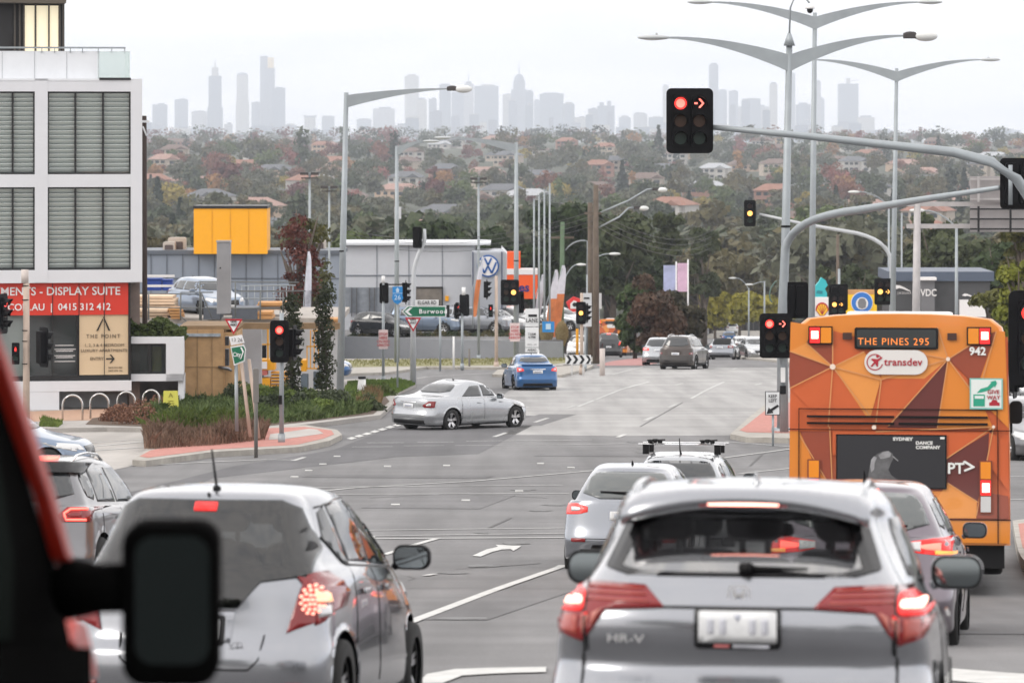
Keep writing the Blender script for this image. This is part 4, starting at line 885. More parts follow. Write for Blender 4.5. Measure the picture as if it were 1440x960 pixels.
# ---------------------------------------------------------------- the silver crossover right in front
def crossover():
    L, W, H = 4.29, 1.79, 1.60; w = W/2; wz = .34
    rows = [dict(yr=.22, yf=L-.22, w=w*.86, z=.22, rr=.3, rf=.5), dict(yr=.07, yf=L-.1, w=w*.96, z=.26, rr=.4, rf=.6, tr=.96, tf=.92), dict(yr=.01, yf=L-.03, w=w*.99, z=.42, rr=.46, rf=.7, tr=.97, tf=.9),
            dict(yr=.0, yf=L, w=w, z=[(0, .56), (.5, .5), (1, .46)], rr=.5, rf=.78, tr=.97, tf=.88), dict(yr=.075, yf=L-.03, w=w*1.0, z=[(0, .66), (.5, .66), (1, .6)], rr=.46, rf=.8, tr=.962, tf=.87),
            dict(yr=.165, yf=L-.06, w=w*.995, z=[(0, .77), (.5, .78), (1, .68)], rr=.44, rf=.8, tr=.955, tf=.86), dict(yr=.125, yf=L-.12, w=w*.985, z=[(0, .90), (.3, .90), (.7, .86), (1, .76)], rr=.44, rf=.8, tr=.95, tf=.85),
            dict(yr=.13, yf=L-.24, w=w*.965, z=[(0, 1.0), (.3, .97), (.66, .93), (1, .84)], rr=.42, rf=.8, tr=.945, tf=.84),
            dict(yr=.19, yf=L-.5, w=w*.93, z=[(0, 1.09), (.3, 1.04), (.7, .98), (1, .89)], rr=.42, rf=.6, tr=.92, tf=.86),
            dict(yr=.25, yf=L-1.1, w=w*.885, z=[(0, 1.15), (.5, 1.07), (1, 1.03)], rr=.42, rf=.5, tr=.90, tf=.9),
            dict(yr=.40, yf=L-1.4, w=w*.84, z=[(0, 1.27), (.5, 1.2), (1, 1.2)], rr=.42, rf=.5, tr=.86, tf=.92), dict(yr=.56, yf=L-1.72, w=w*.765, z=[(0, 1.41), (.5, 1.37), (1, 1.38)], rr=.42, rf=.5, tr=.86, tf=.92),
            dict(yr=.60, yf=L-1.95, w=w*.70, z=[(0, 1.475), (.45, 1.50), (1, 1.47)], rr=.36, rf=.5, tr=.92, tf=.92), dict(yr=.66, yf=L-2.1, w=w*.60, z=[(0, 1.53), (.5, 1.565), (1, 1.53)], rr=.3, rf=.45, tr=.95),
            dict(yr=.8, yf=L-2.3, w=w*.38, z=[(0, 1.565), (.5, 1.59), (1, 1.57)], rr=.25, rf=.4, tr=.95), dict(yr=.95, yf=L-2.5, w=w*.15, z=[(0, 1.575), (.5, 1.60), (1, 1.58)], rr=.2, rf=.3)]
    rw = [(-.61, 1.20), (-.5, 1.17), (.5, 1.17), (.61, 1.20), (.535, 1.41), (.44, 1.45), (-.44, 1.45), (-.535, 1.41)]
    ww = [(-.62, 1.12), (.62, 1.12), (.50, 1.43), (-.50, 1.43)]
    B = Body(rows, 116, 7, [(.84, wz), (3.45, wz)], wz+.06, [('rear', [(x*.93, 1.185+(z-1.185)*.93) for x, z in rw]), ('front', ww), ('side', [(1.25, 1.12), (2.75, 1.08), (2.2, 1.40), (1.2, 1.40)])])
    t = thing('silver_crossover', 'silver crossover straight ahead, lit brake lamps and a wide raked rear window', 'car')
    link('body', B.me, M_SIL, t)
    b = MB(); b.box2((-.72, .3, .18), (.72, 3.9, .3)); b.box2((-.72, .4, .3), (.72, 1.35, .75)); b.box2((-.72, 3.0, .3), (.72, 3.9, .8)); b.build('underbody', M_BLACK, t)
    B.patch('rear_window', 'rear', rw, M_SEE, t, .004, .05, skirt=0)
    # black printed border of the rear glass
    def ring(name, outer, inner, m, off=.006):
        n_ = len(outer)
        for i in range(n_):
            j = (i+1) % n_; B.patch(name, 'rear', [outer[i], outer[j], inner[j], inner[i]], m, gl_, off, .05, skirt=0)
    gl_ = t.children[-1]
    inn = [(x*.885, 1.225+(z-1.225)*.80) for x, z in rw]; inn = [(x, z) for x, z in inn]
    fr = []
    out_ = [(x*1.02, 1.17+(z-1.17)*1.0) for x, z in rw]
    bm_b = MB()
    N_ = len(rw)
    for i in range(N_):
        j = (i+1) % N_
        q = [out_[i], out_[j], inn[j], inn[i]]; kk = 6; v = []
        for a in range(kk+1):
            for c in range(3):
                x = (q[0][0]*(1-a/kk)+q[1][0]*a/kk)*(1-c/2)+(q[3][0]*(1-a/kk)+q[2][0]*a/kk)*c/2; z = (q[0][1]*(1-a/kk)+q[1][1]*a/kk)*(1-c/2)+(q[3][1]*(1-a/kk)+q[2][1]*a/kk)*c/2
                p, nn = B.hit('rear', x, z); v.append(p+nn*.0065)
        bm_b.add(v, [(a*3+c, a*3+c+1, (a+1)*3+c+1, (a+1)*3+c) for a in range(kk) for c in range(2)])
    bm_b.build('window_border', M_GBLK, gl_)
    B.patch('windscreen', 'front', [(x*1.03, z) for x, z in ww], M_SEE, t, .004, .07, skirt=0)
    # spoiler over the window, with the long brake lamp
    sp = MB(); v = []; nx = 20
    for i in range(nx+1):
        x = -.56+1.12*i/nx; p = B.hit('top', x, .95)[0]; e = 1-(abs(x)/.62)**3*.35
        v += [(x, .80, p.z-.015), (x*1.0, .40+.10*(1-e)*2, 1.525-.10*(abs(x)/.56)**2.4), (x, .43+.10*(1-e)*2, 1.475-.085*(abs(x)/.56)**2.2), (x, .62, 1.46-.08*(abs(x)/.56)**2)]
    sp.add(v, [(i*4+a, i*4+a+1, (i+1)*4+a+1, (i+1)*4+a) for i in range(nx) for a in range(3)]+[(0, 1, 2, 3), (nx*4+3, nx*4+2, nx*4+1, nx*4)], 0, True)
    sp.build('roof_spoiler', M_SIL, t)
    hb_ = MB(); hb_.box((0, .435, 1.487), (.32, .03, .016)); h = hb_.build('high_brake_light', M_HOT, t); MB().box((0, .44, 1.487), (.40, .034, .026)).build('lamp_housing', M_REDL, h)
    for sd_ in (1, -1):
        k = (lambda q: q) if sd_ > 0 else mir
        # angular lamp reaching in towards the badge
        outer = [(.635, 1.13), (.845, 1.12), (.875, 1.065), (.87, 0.98), (.80, 0.905), (.70, 0.875), (.66, 0.925), (.60, 1.015), (.33, 1.03), (.42, 1.12)]
        lm = B.patch('tail_lamp', 'rear', k(outer), M_REDL, t, .012, .04, skirt=.02)
        B.patch('tail_lamp', 'side', [(.26, 1.12), (.40, 1.075), (.40, 1.005), (.32, 0.95), (.27, 0.90)], M_REDL, t, .012, .05, sd_, skirt=.02)
        B.patch('lit_segment', 'rear', k(rrect(.10, .034, .016, 4, .752, 1.045)), M_HOT, lm, .022, .04)
        B.patch('lit_glow', 'rear', k(rrect(.15, .10, .035, 4, .765, 1.05)), M_REDLIT, lm, .017, .04)
        B.patch('reflector_segment', 'rear', k([(.665, 0.99), (.70, 0.99), (.70, 0.91), (.69, 0.91)]), mat('salmon_lens', (.42, .12, .09), .25, coat=.4), lm, .016, .04)
        B.patch('reflector_segment', 'rear', k([(.72, 0.985), (.845, 0.985), (.84, 0.965), (.79, 0.92), (.72, 0.90)]), mat('dull_red_lens', (.36, .06, .045), .25, coat=.4), lm, .016, .04)
        B.patch('reflector_segment', 'rear', k([(.615, 1.015), (.655, 0.995), (.655, 0.94)]), MATS['salmon_lens'], lm, .016, .04)
        for dz in (0, .03, .055): B.line('lens_rib', 'rear', k([(.40+dz*.4, 1.048+dz), (.68, 1.053+dz)]), .012, MATS['dull_red_lens'], lm, 1, .014)
        B.line('lamp_divider', 'rear', k([(.685, 1.125), (.685, 0.83)]), .014, M_GBLK, lm, 1, .015)
        B.line('body_seam', 'rear', k([(.70, .82), (.70, .30)]), .011, M_BLACK, t, 1, .001)
        mirror(t, .79, 2.72, 1.08, M_BLACK if sd_ < 0 else M_SIL, sd_, 1.05)
        for wy in (.84, 3.45): wheel(t, sd_*(w-.115), wy, wz, .215, 5)
        for wp in (.84, 3.45):
            v = []; f_ = []
            for a in range(25):
                an = math.pi*(-.12+1.24*a/24)
                for rr in (wz+.045, wz+.105):
                    p, nn = B.hit('side', wp+rr*math.cos(an), wz+rr*math.sin(an), sd_); v.append(p+nn*.012)
                v.append((v[-2][0]-sd_*.06, v[-2][1], v[-2][2]))
            MB().add(v, [(a*3+c, a*3+(c+1) % 3, (a+1)*3+(c+1) % 3, (a+1)*3+c) for a in range(24) for c in (0, 2)], 0, True).build('arch_cladding', M_BLACK, t)
        B.patch('door_window', 'side', [(.95, 1.16), (1.75, 1.11), (1.72, 1.43), (1.15, 1.42)], M_GLASS, t, .004, .07, sd_); B.patch('door_window', 'side', [(1.80, 1.11), (2.92, 1.07), (2.78, 1.15), (2.25, 1.41), (1.78, 1.43)], M_GLASS, t, .005, .07, sd_)
        B.patch('door_handle', 'side', [(1.9, .93), (2.1, .93), (2.1, .96), (1.9, .96)], M_CHROME, t, .035, .05, sd_)
        for ys in (1.78, .98+.3): B.line('door_seam', 'side', [(ys, .36), (ys, 1.04)], .01, M_BLACK, t, sd_, .0)
        pts = []
        for a in range(9):
            y = .72+1.55*a/8; p = B.hit('top', .53*sd_, y)[0]; pts.append(p+Vector((0, 0, .022 if 0 < a < 8 else -.012)))
        MB().tube(pts, [(.016, .012)]*9, 8).build('roof_rail', M_SILB, t)
        B.patch('bumper_reflector', 'rear', k(rrect(.16, .045, .015, 3, .62, .40)), M_REDL, t, .008, .04)
    B.line('tailgate_trim', 'rear', [(-.34, 1.032), (.34, 1.032)], .012, M_GBLK, t, 1, .004)
    B.patch('bumper_trim', 'rear', [(-.68, .25), (.68, .25), (.62, .40), (-.62, .40)], M_BLACK, t, .010, .06)
    fr = B.patch('plate_frame', 'rear', rrect(.385, .165, .02, 4, 0, .945), M_GBLK, t, .022, .06, skirt=.04); p_ = B.patch('number_plate', 'rear', rrect(.345, .122, .01, 3, 0, .95), M_PLATE, fr, .028, .06)
    for xx in (-.12, -.065, .065, .12): B.patch('plate_marks', 'rear', rrect(.03, .06, .006, 2, xx, .952), mat('plate_marks_faint', (.52, .53, .58), .6), p_, .030, .1)
    B.patch('plate_marks', 'rear', [(-.016, .995), (.016, .995), (0, .97)], M_PLATED, p_, .031, .1); B.patch('frame_strip', 'rear', rrect(.07, .012, .003, 2, -.07, .875), mat('faint_red', (.5, .15, .15), .5), fr, .026, .1); B.patch('frame_strip', 'rear', rrect(.16, .012, .003, 2, .06, .875), MATS['plate_marks_faint'], fr, .026, .1)
    # chrome badge: an H in a rounded frame
    bp, bn = B.hit('rear', 0, 1.09); bd = MB(); yb_ = bp.y-.012
    oR = rrect(.098, .082, .024, 5, 0, 1.09); iR = rrect(.084, .068, .018, 5, 0, 1.09); n_ = len(oR)
    bd.add([(x, yb_, z) for x, z in oR]+[(x, yb_, z) for x, z in iR], [(i, (i+1) % n_, n_+(i+1) % n_, n_+i) for i in range(n_)]); bd.prism([(-.030, 1.116), (-.017, 1.116), (-.014, 1.094), (.014, 1.094), (.017, 1.116), (.030, 1.116), (.023, 1.064), (.011, 1.064), (.012, 1.083), (-.012, 1.083), (-.011, 1.064), (-.023, 1.064)], yb_-.002, yb_+.012); bd.build('badge', M_CHROME, t)
    q = B.hit('rear', -.50, .89)[0]; text(t, 'model_lettering', 'HR-V', .052, M_CHROME, (-.50, q.y-.016, .89), xs=1.5, rz=R(-14))
    # rear wiper
    a = B.hit('rear', .02, 1.205)[0]; c = B.hit('rear', .30, 1.195)[0]; wp = MB(); wp.tube([a+Vector((0, -.03, 0)), c+Vector((0, -.02, .008))], [.014, .007], 6); wp.tube([a+Vector((-.02, -.02, 0)), a+Vector((.03, -.045, 0))], .024, 8); wp.build('rear_wiper', M_BLACK, t)
    # shark fin
    p = B.hit('top', 0.03, 1.0)[0]; MB().add([(p.x-.02, .93, p.z-.01), (p.x+.02, .93, p.z-.01), (p.x, .92, p.z+.05), (p.x-.006, .95, p.z+.055), (p.x+.02, 1.12, p.z-.01), (p.x-.02, 1.12, p.z-.01)], [(0, 1, 2), (1, 4, 3, 2), (0, 2, 3, 5), (3, 4, 5)], 0, True).build('roof_fin', M_SILB, t)
    seats(t, L, .62, ((1.22, 3), (2.2, 2))); MB().box2((-.7, .6, .5), (.7, 1.1, 1.02)).build('luggage_cover', M_DARK, t); MB().box2((-.66, 2.95, .6), (.66, 3.2, 1.0)).build('dashboard', M_DARK, t)
    MB().prism(rrect(.24, .07, .03, 4, 0, 1.33), 2.42, 2.45).build('interior_mirror', M_DARK, t)
    return t, B
t, _ = crossover(); p = P(1033, 660, 17.1); park(t, (p.x, 17.1, gz(0, 17.8)+.03), HEAD); pitch(t, road_pitch(19)); 

# ---------------------------------------------------------------- silver hatchback on the left
def hatch():
    L, W, H = 3.92, 1.70, 1.53; w = W/2; wz = .30
    rows = [dict(yr=.2, yf=L-.2, w=w*.86, z=.19, rr=.3, rf=.5), dict(yr=.05, yf=L-.1, w=w*.97, z=.22, rr=.42, rf=.6, tr=.96, tf=.92), dict(yr=.0, yf=L-.03, w=w, z=.36, rr=.46, rf=.7, tr=.95, tf=.9),
            dict(yr=.0, yf=L, w=w, z=[(0, .52), (.5, .48), (1, .44)], rr=.46, rf=.75, tr=.95, tf=.87), dict(yr=.07, yf=L-.03, w=w*.995, z=[(0, .62), (.5, .64), (1, .58)], rr=.42, rf=.8, tr=.94, tf=.86),
            dict(yr=.10, yf=L-.08, w=w*.985, z=[(0, .76), (.5, .79), (1, .68)], rr=.42, rf=.8, tr=.935, tf=.85), dict(yr=.12, yf=L-.22, w=w*.96, z=[(0, .90), (.3, .94), (.66, .88), (1, .78)], rr=.42, rf=.8, tr=.93, tf=.84),
            dict(yr=.15, yf=L-.42, w=w*.925, z=[(0, .99), (.3, 1.02), (.72, .93), (1, .84)], rr=.42, rf=.6, tr=.92, tf=.86), dict(yr=.19, yf=L-.72, w=w*.875, z=[(0, 1.07), (.4, 1.08), (1, .98)], rr=.42, rf=.5, tr=.905, tf=.9),
            dict(yr=.28, yf=L-1.10, w=w*.83, z=[(0, 1.20), (.5, 1.2), (1, 1.13)], rr=.40, rf=.5, tr=.89, tf=.92), dict(yr=.38, yf=L-1.5, w=w*.765, z=[(0, 1.33), (.5, 1.35), (1, 1.32)], rr=.38, rf=.5, tr=.89, tf=.92),
            dict(yr=.46, yf=L-1.75, w=w*.70, z=[(0, 1.42), (.45, 1.455), (1, 1.42)], rr=.34, rf=.5, tr=.91, tf=.92), dict(yr=.52, yf=L-1.9, w=w*.585, z=[(0, 1.475), (.5, 1.505), (1, 1.47)], rr=.3, rf=.45, tr=.94),
            dict(yr=.66, yf=L-2.1, w=w*.36, z=[(0, 1.505), (.5, 1.525), (1, 1.505)], rr=.25, rf=.4, tr=.95), dict(yr=.8, yf=L-2.3, w=w*.14, z=[(0, 1.515), (.5, 1.532), (1, 1.515)], rr=.2, rf=.3)]
    rw = [(-.675, 1.00), (-.62, .985), (-.40, .955), (-.27, .80), (.27, .80), (.40, .955), (.62, .985), (.675, 1.00), (.655, 1.15), (.545, 1.385), (.44, 1.43), (-.44, 1.43), (-.545, 1.385), (-.655, 1.15)]
    ww = [(-.58, 1.08), (.58, 1.08), (.48, 1.37), (-.48, 1.37)]
    hole = [(-.56, 1.03), (.56, 1.03), (.45, 1.37), (-.45, 1.37)]
    B = Body(rows, 116, 7, [(.70, wz), (3.2, wz)], wz+.055, [('rear', hole), ('front', ww)])
    t = thing('silver_hatchback', 'small silver hatchback beside the red van, tall dotted tail lamp and roof aerial', 'car'); link('body', B.me, M_SIL, t)
    b = MB(); b.box2((-.68, .3, .15), (.68, 3.6, .26)); b.box2((-.68, .35, .26), (.68, 1.15, .66)); b.box2((-.68, 2.8, .26), (.68, 3.6, .66)); b.build('underbody', M_BLACK, t)
    gl = B.patch('rear_window', 'rear', rw, M_SEE2, t, .016, .05, skirt=0)
    v = []; bd = MB(); N_ = len(rw)
    # the dark printed surround and lower panel of the glass
    low = [(-.675, 1.00), (-.62, .985), (-.40, .955), (-.27, .80), (.27, .80), (.40, .955), (.62, .985), (.675, 1.00), (.66, 1.04), (.50, 1.05), (-.50, 1.05), (-.66, 1.04)]
    B.patch('glass_border', 'rear', low, M_BLACK, gl, .009, .04)
    for k in (1, -1):
        q = [(.50, 1.05), (.66, 1.04), (.655, 1.15), (.545, 1.385), (.44, 1.43), (.41, 1.365), (.46, 1.33), (.53, 1.12)]; B.patch('glass_border', 'rear', q if k > 0 else mir(q), M_BLACK, gl, .009, .04)
    B.patch('glass_border', 'rear', [(-.44, 1.36), (.44, 1.36), (.44, 1.43), (-.44, 1.43)], M_BLACK, gl, .009, .04)
    B.patch('windscreen', 'front', ww, M_SEE, t, .004, .07, skirt=0)
    B.patch('high_brake_light', 'rear', rrect(.14, .05, .006, 2, .0, 1.385), M_REDLIT, t, .022, .05)
    M_DOT = mat('lamp_dots', (1, .5, .4), .3, emis=1.2, ecol=(1, .26, .18))
    for sd_ in (1, -1):
        k = (lambda q: q) if sd_ > 0 else mir
        tl = [(.635, 1.015), (.70, 1.02), (.78, .96), (.80, .80), (.72, .73), (.475, .67), (.55, .83)]
        lm = B.patch('tail_lamp', 'rear', k([(.655, 1.005), (.72, 1.01), (.775, .95), (.80, .88), (.80, .80), (.74, .725), (.565, .655), (.60, .80)]), M_REDL, t, .014, .04, skirt=.025)
        sl = B.patch('tail_lamp', 'side', [(.24, .985), (.30, .97), (.43, .90), (.46, .84), (.42, .78), (.32, .73), (.24, .70)], M_REDL, t, .014, .05, sd_, skirt=.025)
        B.patch('lens_segment', 'side', [(.27, .90), (.42, .885), (.44, .835), (.27, .835)], mat('pale_amber_lit', (1, .6, .35), .3, emis=.8, ecol=(1, .5, .25)), sl, .02, .05, sd_); B.patch('lens_segment', 'side', [(.26, .815), (.43, .815), (.39, .765), (.26, .745)], M_CLEAR, sl, .02, .05, sd_)
        [B.patch('lit_dot', 'rear', k(rrect(.02, .02, .008, 2, .69+rr*math.cos(a)*.72, .85+rr*math.sin(a))), M_DOT, lm, .021, .04, skirt=0) for rr, nn in ((.0, 1), (.03, 6), (.058, 10), (.082, 13)) for a in [2*math.pi*q/nn for q in range(nn)]]
        B.patch('lit_glow', 'rear', k([(x*.05+.69, z*.085+.85) for x, z in circ(1, 16)]), M_REDLIT, lm, .018, .04)
        mirror(t, .74, 2.72, 1.0, M_BLACK, sd_, 1.0)
        for wy in (.70, 3.2): wheel(t, sd_*(w-.115), wy, wz, .2, 5)
        B.patch('quarter_window', 'side', [(.78, 1.20), (1.05, 1.06), (1.13, 1.04), (.98, 1.40), (.86, 1.36)], M_GLASS, t, .004, .06, sd_)
        B.patch('door_window', 'side', [(1.16, 1.06), (1.72, 1.035), (1.69, 1.425), (1.02, 1.415)], M_GLASS, t, .004, .07, sd_); B.patch('door_window', 'side', [(1.79, 1.03), (2.78, .99), (2.62, 1.13), (2.16, 1.38), (1.76, 1.425)], M_GLASS, t, .004, .07, sd_)
        B.line('window_trim', 'side', [(.76, 1.21), (1.05, 1.04), (1.7, 1.015), (2.85, .97)], .016, M_GBLK, t, sd_, .004); B.line('window_trim', 'side', [(.85, 1.39), (1.3, 1.435), (1.8, 1.44), (2.3, 1.385), (2.75, 1.13)], .014, M_GBLK, t, sd_, .004)
        for ys in (1.74,): B.line('door_seam', 'side', [(ys, .30), (ys, 1.0)], .01, M_BLACK, t, sd_, .0)
        B.line('door_seam', 'side', [(1.02, .56), (1.06, .75), (1.08, 1.04)], .01, M_BLACK, t, sd_, .0)
        for hy in (1.28, 2.02): B.patch('door_handle', 'side', rrect(.19, .035, .015, 3, hy, .87), M_SILB, t, .035, .05, sd_)
        B.line('body_seam', 'rear', k([(.44, .645), (.42, .50), (.36, .44)]), .011, M_BLACK, t, 1, .001)
        B.patch('side_reflector', 'rear', k(rrect(.1, .05, .01, 3, .62, .34)), M_REDL, t, .008, .04)
        B.patch('headlight', 'side', [(3.1, .80), (3.6, .70), (3.66, .76), (3.2, .90)], M_CLEAR, t, .008, .06, sd_)
    B.line('tailgate_seam', 'rear', [(-.36, .44), (.36, .44)], .012, M_BLACK, t, 1, .001)
    B.patch('plate_recess', 'rear', [(-.24, .60), (.24, .60), (.26, .79), (-.26, .79)], M_SIL, t, .008, .06); add_plate(t, B, 0, .67)
    q = B.hit('rear', .30, .575)[0]; text(t, 'trim_lettering', 'VTi', .045, M_GUN, (.28, q.y-.012, .585), xs=1.4, rz=R(10))
    a = B.hit('rear', .0, 1.40)[0]; wp = MB(); c = B.hit('rear', .02, .98)[0]; wp.tube([c+Vector((0, -.03, 0)), B.hit('rear', -.34, 1.02)[0]+Vector((0, -.02, 0))], [.014, .007], 6); wp.build('rear_wiper', M_BLACK, t)
    p = B.hit('top', 0.02, .62)[0]; an = MB(); an.ball((p.x, p.y, p.z+.005), (.028, .04, .02), 8); an.tube([p+Vector((0, 0, 0)), p+Vector((-.01, -.12, .24))], [.009, .006], 6); an.build('aerial', M_BLACK, t)
    MB().ball((0, B.hit('rear', 0, 1.455)[0].y-.0, 1.468), .012, 8).build('washer_nozzle', M_BLACK, t)
    seats(t, L, .55, ((1.0, 3), (1.95, 2))); MB().box2((-.6, .45, .5), (.6, .85, .93)).build('luggage_cover', M_DARK, t); MB().box2((-.62, 2.7, .6), (.62, 3.0, .98)).build('dashboard', M_DARK, t)
    MB().prism(rrect(.22, .065, .03, 4, 0, 1.29), 2.2, 2.23).build('interior_mirror', M_DARK, t)
    return t, B
t, BH = hatch(); park(t, (P(262, 0, 23.2).x, 23.2, gz(0, 24)+.03), R(-8.3)); pitch(t, road_pitch(25))
# driver seen through the glass of the hatchback
def person_bust(parent_loc, rz, label, col):
    b = MB(); b.tube([(0, 0, .42), (0, 0, .55), (0, .0, .75), (0, .02, .93), (0, .03, 1.0), (0, .03, 1.06)], [(.17, .12), (.19, .13), (.215, .12), (.18, .10), (.08, .08), (.058, .06)], 14)
    b.ball((0, .045, 1.175), (.078, .098, .115), 14); b.tube([(.19, .02, .9), (.24, .15, .68), (.20, .42, .72)], [.055, .045, .035], 8); b.tube([(-.19, .02, .9), (-.24, .15, .68), (-.20, .42, .72)], [.055, .045, .035], 8)
    o = b.build('person', mat('jumper_'+col, {'blue': (.05, .08, .14), 'dark': (.03, .03, .035)}[col], .9)); o.location = parent_loc; o.rotation_euler = (0, 0, rz); tag(o, label, 'person')
    h = MB(); h.ball((0, .02, 1.20), (.088, .10, .11), 12); h.build('hair', mat('dark_hair', (.02, .015, .012), .8), o); return o
M_ = t.matrix_basis; dv = M_ @ Vector((.36, 2.02, -.02)); person_bust(dv, R(-8.3), 'driver in a dark blue top seen through the rear glass of the silver hatchback', 'blue').scale = (.95,)*3
def place(t, px, d, rz, dz=0., piv=0.):
    g = GD(px, d); t.location = (g.x, g.y, gz(g.x, g.y+1)+dz); t.rotation_euler = (road_pitch(min(d+2, 300))*math.cos(R(rz)), 0, R(rz)); return t
HATCH = dict(L=4.3, W=1.76, H=1.50, oh=.8, wb=2.6, belt=.95, tail=.98, rg=.22, roofr=.62, roofw=.60, hood=.78)
# hatch just ahead of the crossover
t, B = make_car('silver_hatchback', 'silver hatchback half hidden just ahead of the silver crossover, rear wiper on its window', 'car', dict(HATCH, L=4.55, W=1.78, roofr=.85, rg=.3, tail=.99), M_SIL2, detail=2, brake=False,
                tailpoly=[(.50, .86), (.62, .83), (.87, .82), (.865, .97), (.66, .975), (.50, .93)], back_glass=M_GLASSL)
for q in t.children:
    if q.name.startswith('tail_lamp'): q.data.materials[0] = mat('red_lens_glow', (.45, .03, .03), .2, emis=.45, ecol=(1, .08, .06), coat=.5)
B.patch('bumper_reflector', 'rear', rrect(.2, .05, .01, 3, -.62, .48), M_REDL, t, .01, .05); B.patch('bumper_reflector', 'rear', rrect(.2, .05, .01, 3, .62, .48), M_REDL, t, .01, .05)
B.patch('bumper_scoop', 'rear', [(-.48, .30), (.48, .30), (.42, .42), (-.42, .42)], M_BLACK, t, .008, .06)
w0 = B.hit('rear', .1, 1.11)[0]; w1 = B.hit('rear', -.36, 1.13)[0]; MB().tube([w0+Vector((0, -.03, 0)), w1+Vector((0, -.03, 0))], [.022, .01], 6).build('rear_wiper', M_BLACK, t)
place(t, 876, 53, -7.6)
# car with roof bars and ski or board clamps
t, B = make_car('silver_wagon', 'silver wagon with black roof rack clamps on cross bars, front of the straight-ahead queue', 'car', dict(HATCH, L=4.4, H=1.47, roofr=.5, rg=.15), M_SILB, detail=1)
for y in (1.0, 1.75):
    zz = 1.60; bar = MB(); bar.tube([(-.68, y, zz), (.68, y, zz)], [(.035, .012)]*2, 8); b = bar.build('roof_bar', M_CHROME, t)
    ft = MB()
    for x in (-.56, .56): ft.box((x, y, zz-.08), (.10, .07, .15)); 
    ft.build('bar_foot', M_BLACK, t)
for x in (-.42, .40):
    c = MB()
    for k in range(3): c.box((x+k*.075-.07, 1.0, 1.645+.012*(k % 2)), (.06, .16, .05)); c.ball((x+k*.08-.07, .93, 1.65), (.035, .03, .028), 8)
    c.tube([(x-.12, 1.0, 1.66), (x+.16, 1.0, 1.67)], .012, 6); c.build('rack_clamp', M_BLACK, t)
MB().tube([(-.02, .95, 1.48), (-.02, .80, 1.70)], [.012, .006], 6).build('aerial', M_BLACK, t)
place(t, 950, 60, -7.6)
# mauve small hatch between crossover and bus
t, B = make_car('mauve_hatchback', 'mauve grey hatchback stopped behind the orange bus with glowing red tail lamps', 'car', dict(HATCH, L=4.06, W=1.70, H=1.50, tail=.99, rg=.24, roofr=.55, belt=.98), M_PURP, detail=2, brake=True,
                tailpoly=[(.38, .92), (.50, .89), (.80, .86), (.85, .90), (.84, 1.02), (.62, 1.01), (.38, .98)], back_glass=M_GLASSL)
for sd_ in (1, -1):
    k = (lambda q: q) if sd_ > 0 else mir
    B.patch('lens_segment', 'rear', k([(.38, .925), (.52, .90), (.52, .985), (.38, .975)]), M_CLEAR, t, .016, .05); B.patch('lens_segment', 'rear', k([(.64, .88), (.80, .875), (.80, .90), (.64, .91)]), M_AMBLIT, t, .02, .05)
p = B.hit('top', 0, .8)[0]; MB().tube([p, p+Vector((0, -.10, .10))], [.018, .007], 6).build('aerial', M_BLACK, t)
w0 = B.hit('rear', 0, 1.1)[0]; MB().tube([w0+Vector((0, -.03, 0)), B.hit('rear', .4, 1.12)[0]+Vector((0, -.02, 0))], [.016, .008], 6).build('rear_wiper', M_BLACK, t)
place(t, 1207, 33.5, -8.6)
# grey SUV at far left
t, B = make_car('grey_suv', 'metallic grey SUV behind the red van pillar, looped red tail lamp', 'car', dict(HATCH, L=4.45, W=1.85, H=1.66, r=.36, belt=1.05, tail=1.06, hood=.92, rg=.2, roofr=.45, gc=.28), M_GUN, detail=2, brake=True, roof_rails=True,
                tailpoly=[(.50, .98), (.56, .90), (.90, .90), (.90, 1.07), (.60, 1.07)])
B.patch('rear_spoiler', 'rear', [(-.62, 1.44), (.62, 1.44), (.60, 1.56), (-.60, 1.56)], M_GBLK, t, .05, .07, skirt=.05); B.patch('high_brake_light', 'rear', [(-.40, 1.575), (.40, 1.575), (.40, 1.60), (-.40, 1.60)], M_BRAKE, t, .06, .06)
for q in t.children:
    if q.name.startswith('tail_lamp'):
        q.data.materials[0] = M_REDL
        for c_ in q.children: c_.data.materials[0] = M_REDL
for sd_ in (1, -1): B.line('lamp_loop', 'rear', [(.80*sd_, 1.045), (.64*sd_, 1.045), (.575*sd_, 1.0), (.60*sd_, .925), (.80*sd_, .925)], .026, M_BRAKE, t, 1, .014)
place(t, 15, 45, -7.6)
# slate hatch crossing at the left
t, B = make_car('blue_grey_hatchback', 'blue-grey hatchback nosing in from the side street toward the brown grass island', 'car', dict(HATCH, L=4.2, H=1.48), M_SLATE, detail=2)
g = GD(132, 85); a_ = R(-97); t.rotation_euler = (0, 0, a_); t.location = (g.x-4.2*math.cos(R(7)), 85+4.2*math.sin(R(7))-.2, gz(0, 85)-.0)
# silver sedan turning
SED = dict(L=4.58, W=1.78, H=1.45, r=.33, oh=1.0, wb=2.76, belt=.93, tail=.98, trunk=.78, roofr=1.6, roofw=.64, hood=.76, cowl=1.25, wsy=2.65, cabin=2.35, qtr=.42)
t, B = make_car('silver_sedan', 'silver four-door sedan turning across the junction beside the garden island', 'car', SED, M_SILB, detail=2, tailpoly=[(.52, .78), (.58, .72), (.88, .72), (.88, .90), (.70, .91)], plate=(0, .70))
for q in t.children:
    if q.name.startswith('number_plate'): pass
B.patch('chrome_strip', 'rear', [(-.3, .86), (.3, .86), (.3, .885), (-.3, .885)], M_CHROME, t, .012, .06)
for sd_ in (1, -1): B.line('window_trim', 'side', [(1.3, .97), (2.4, .965), (3.2, .955)], .02, M_CHROME, t, sd_, .004)
g = GD(572, 112.6); t.location = (g.x, g.y, gz(0, 114)-.0); t.rotation_euler = (-.02, 0, R(-42))
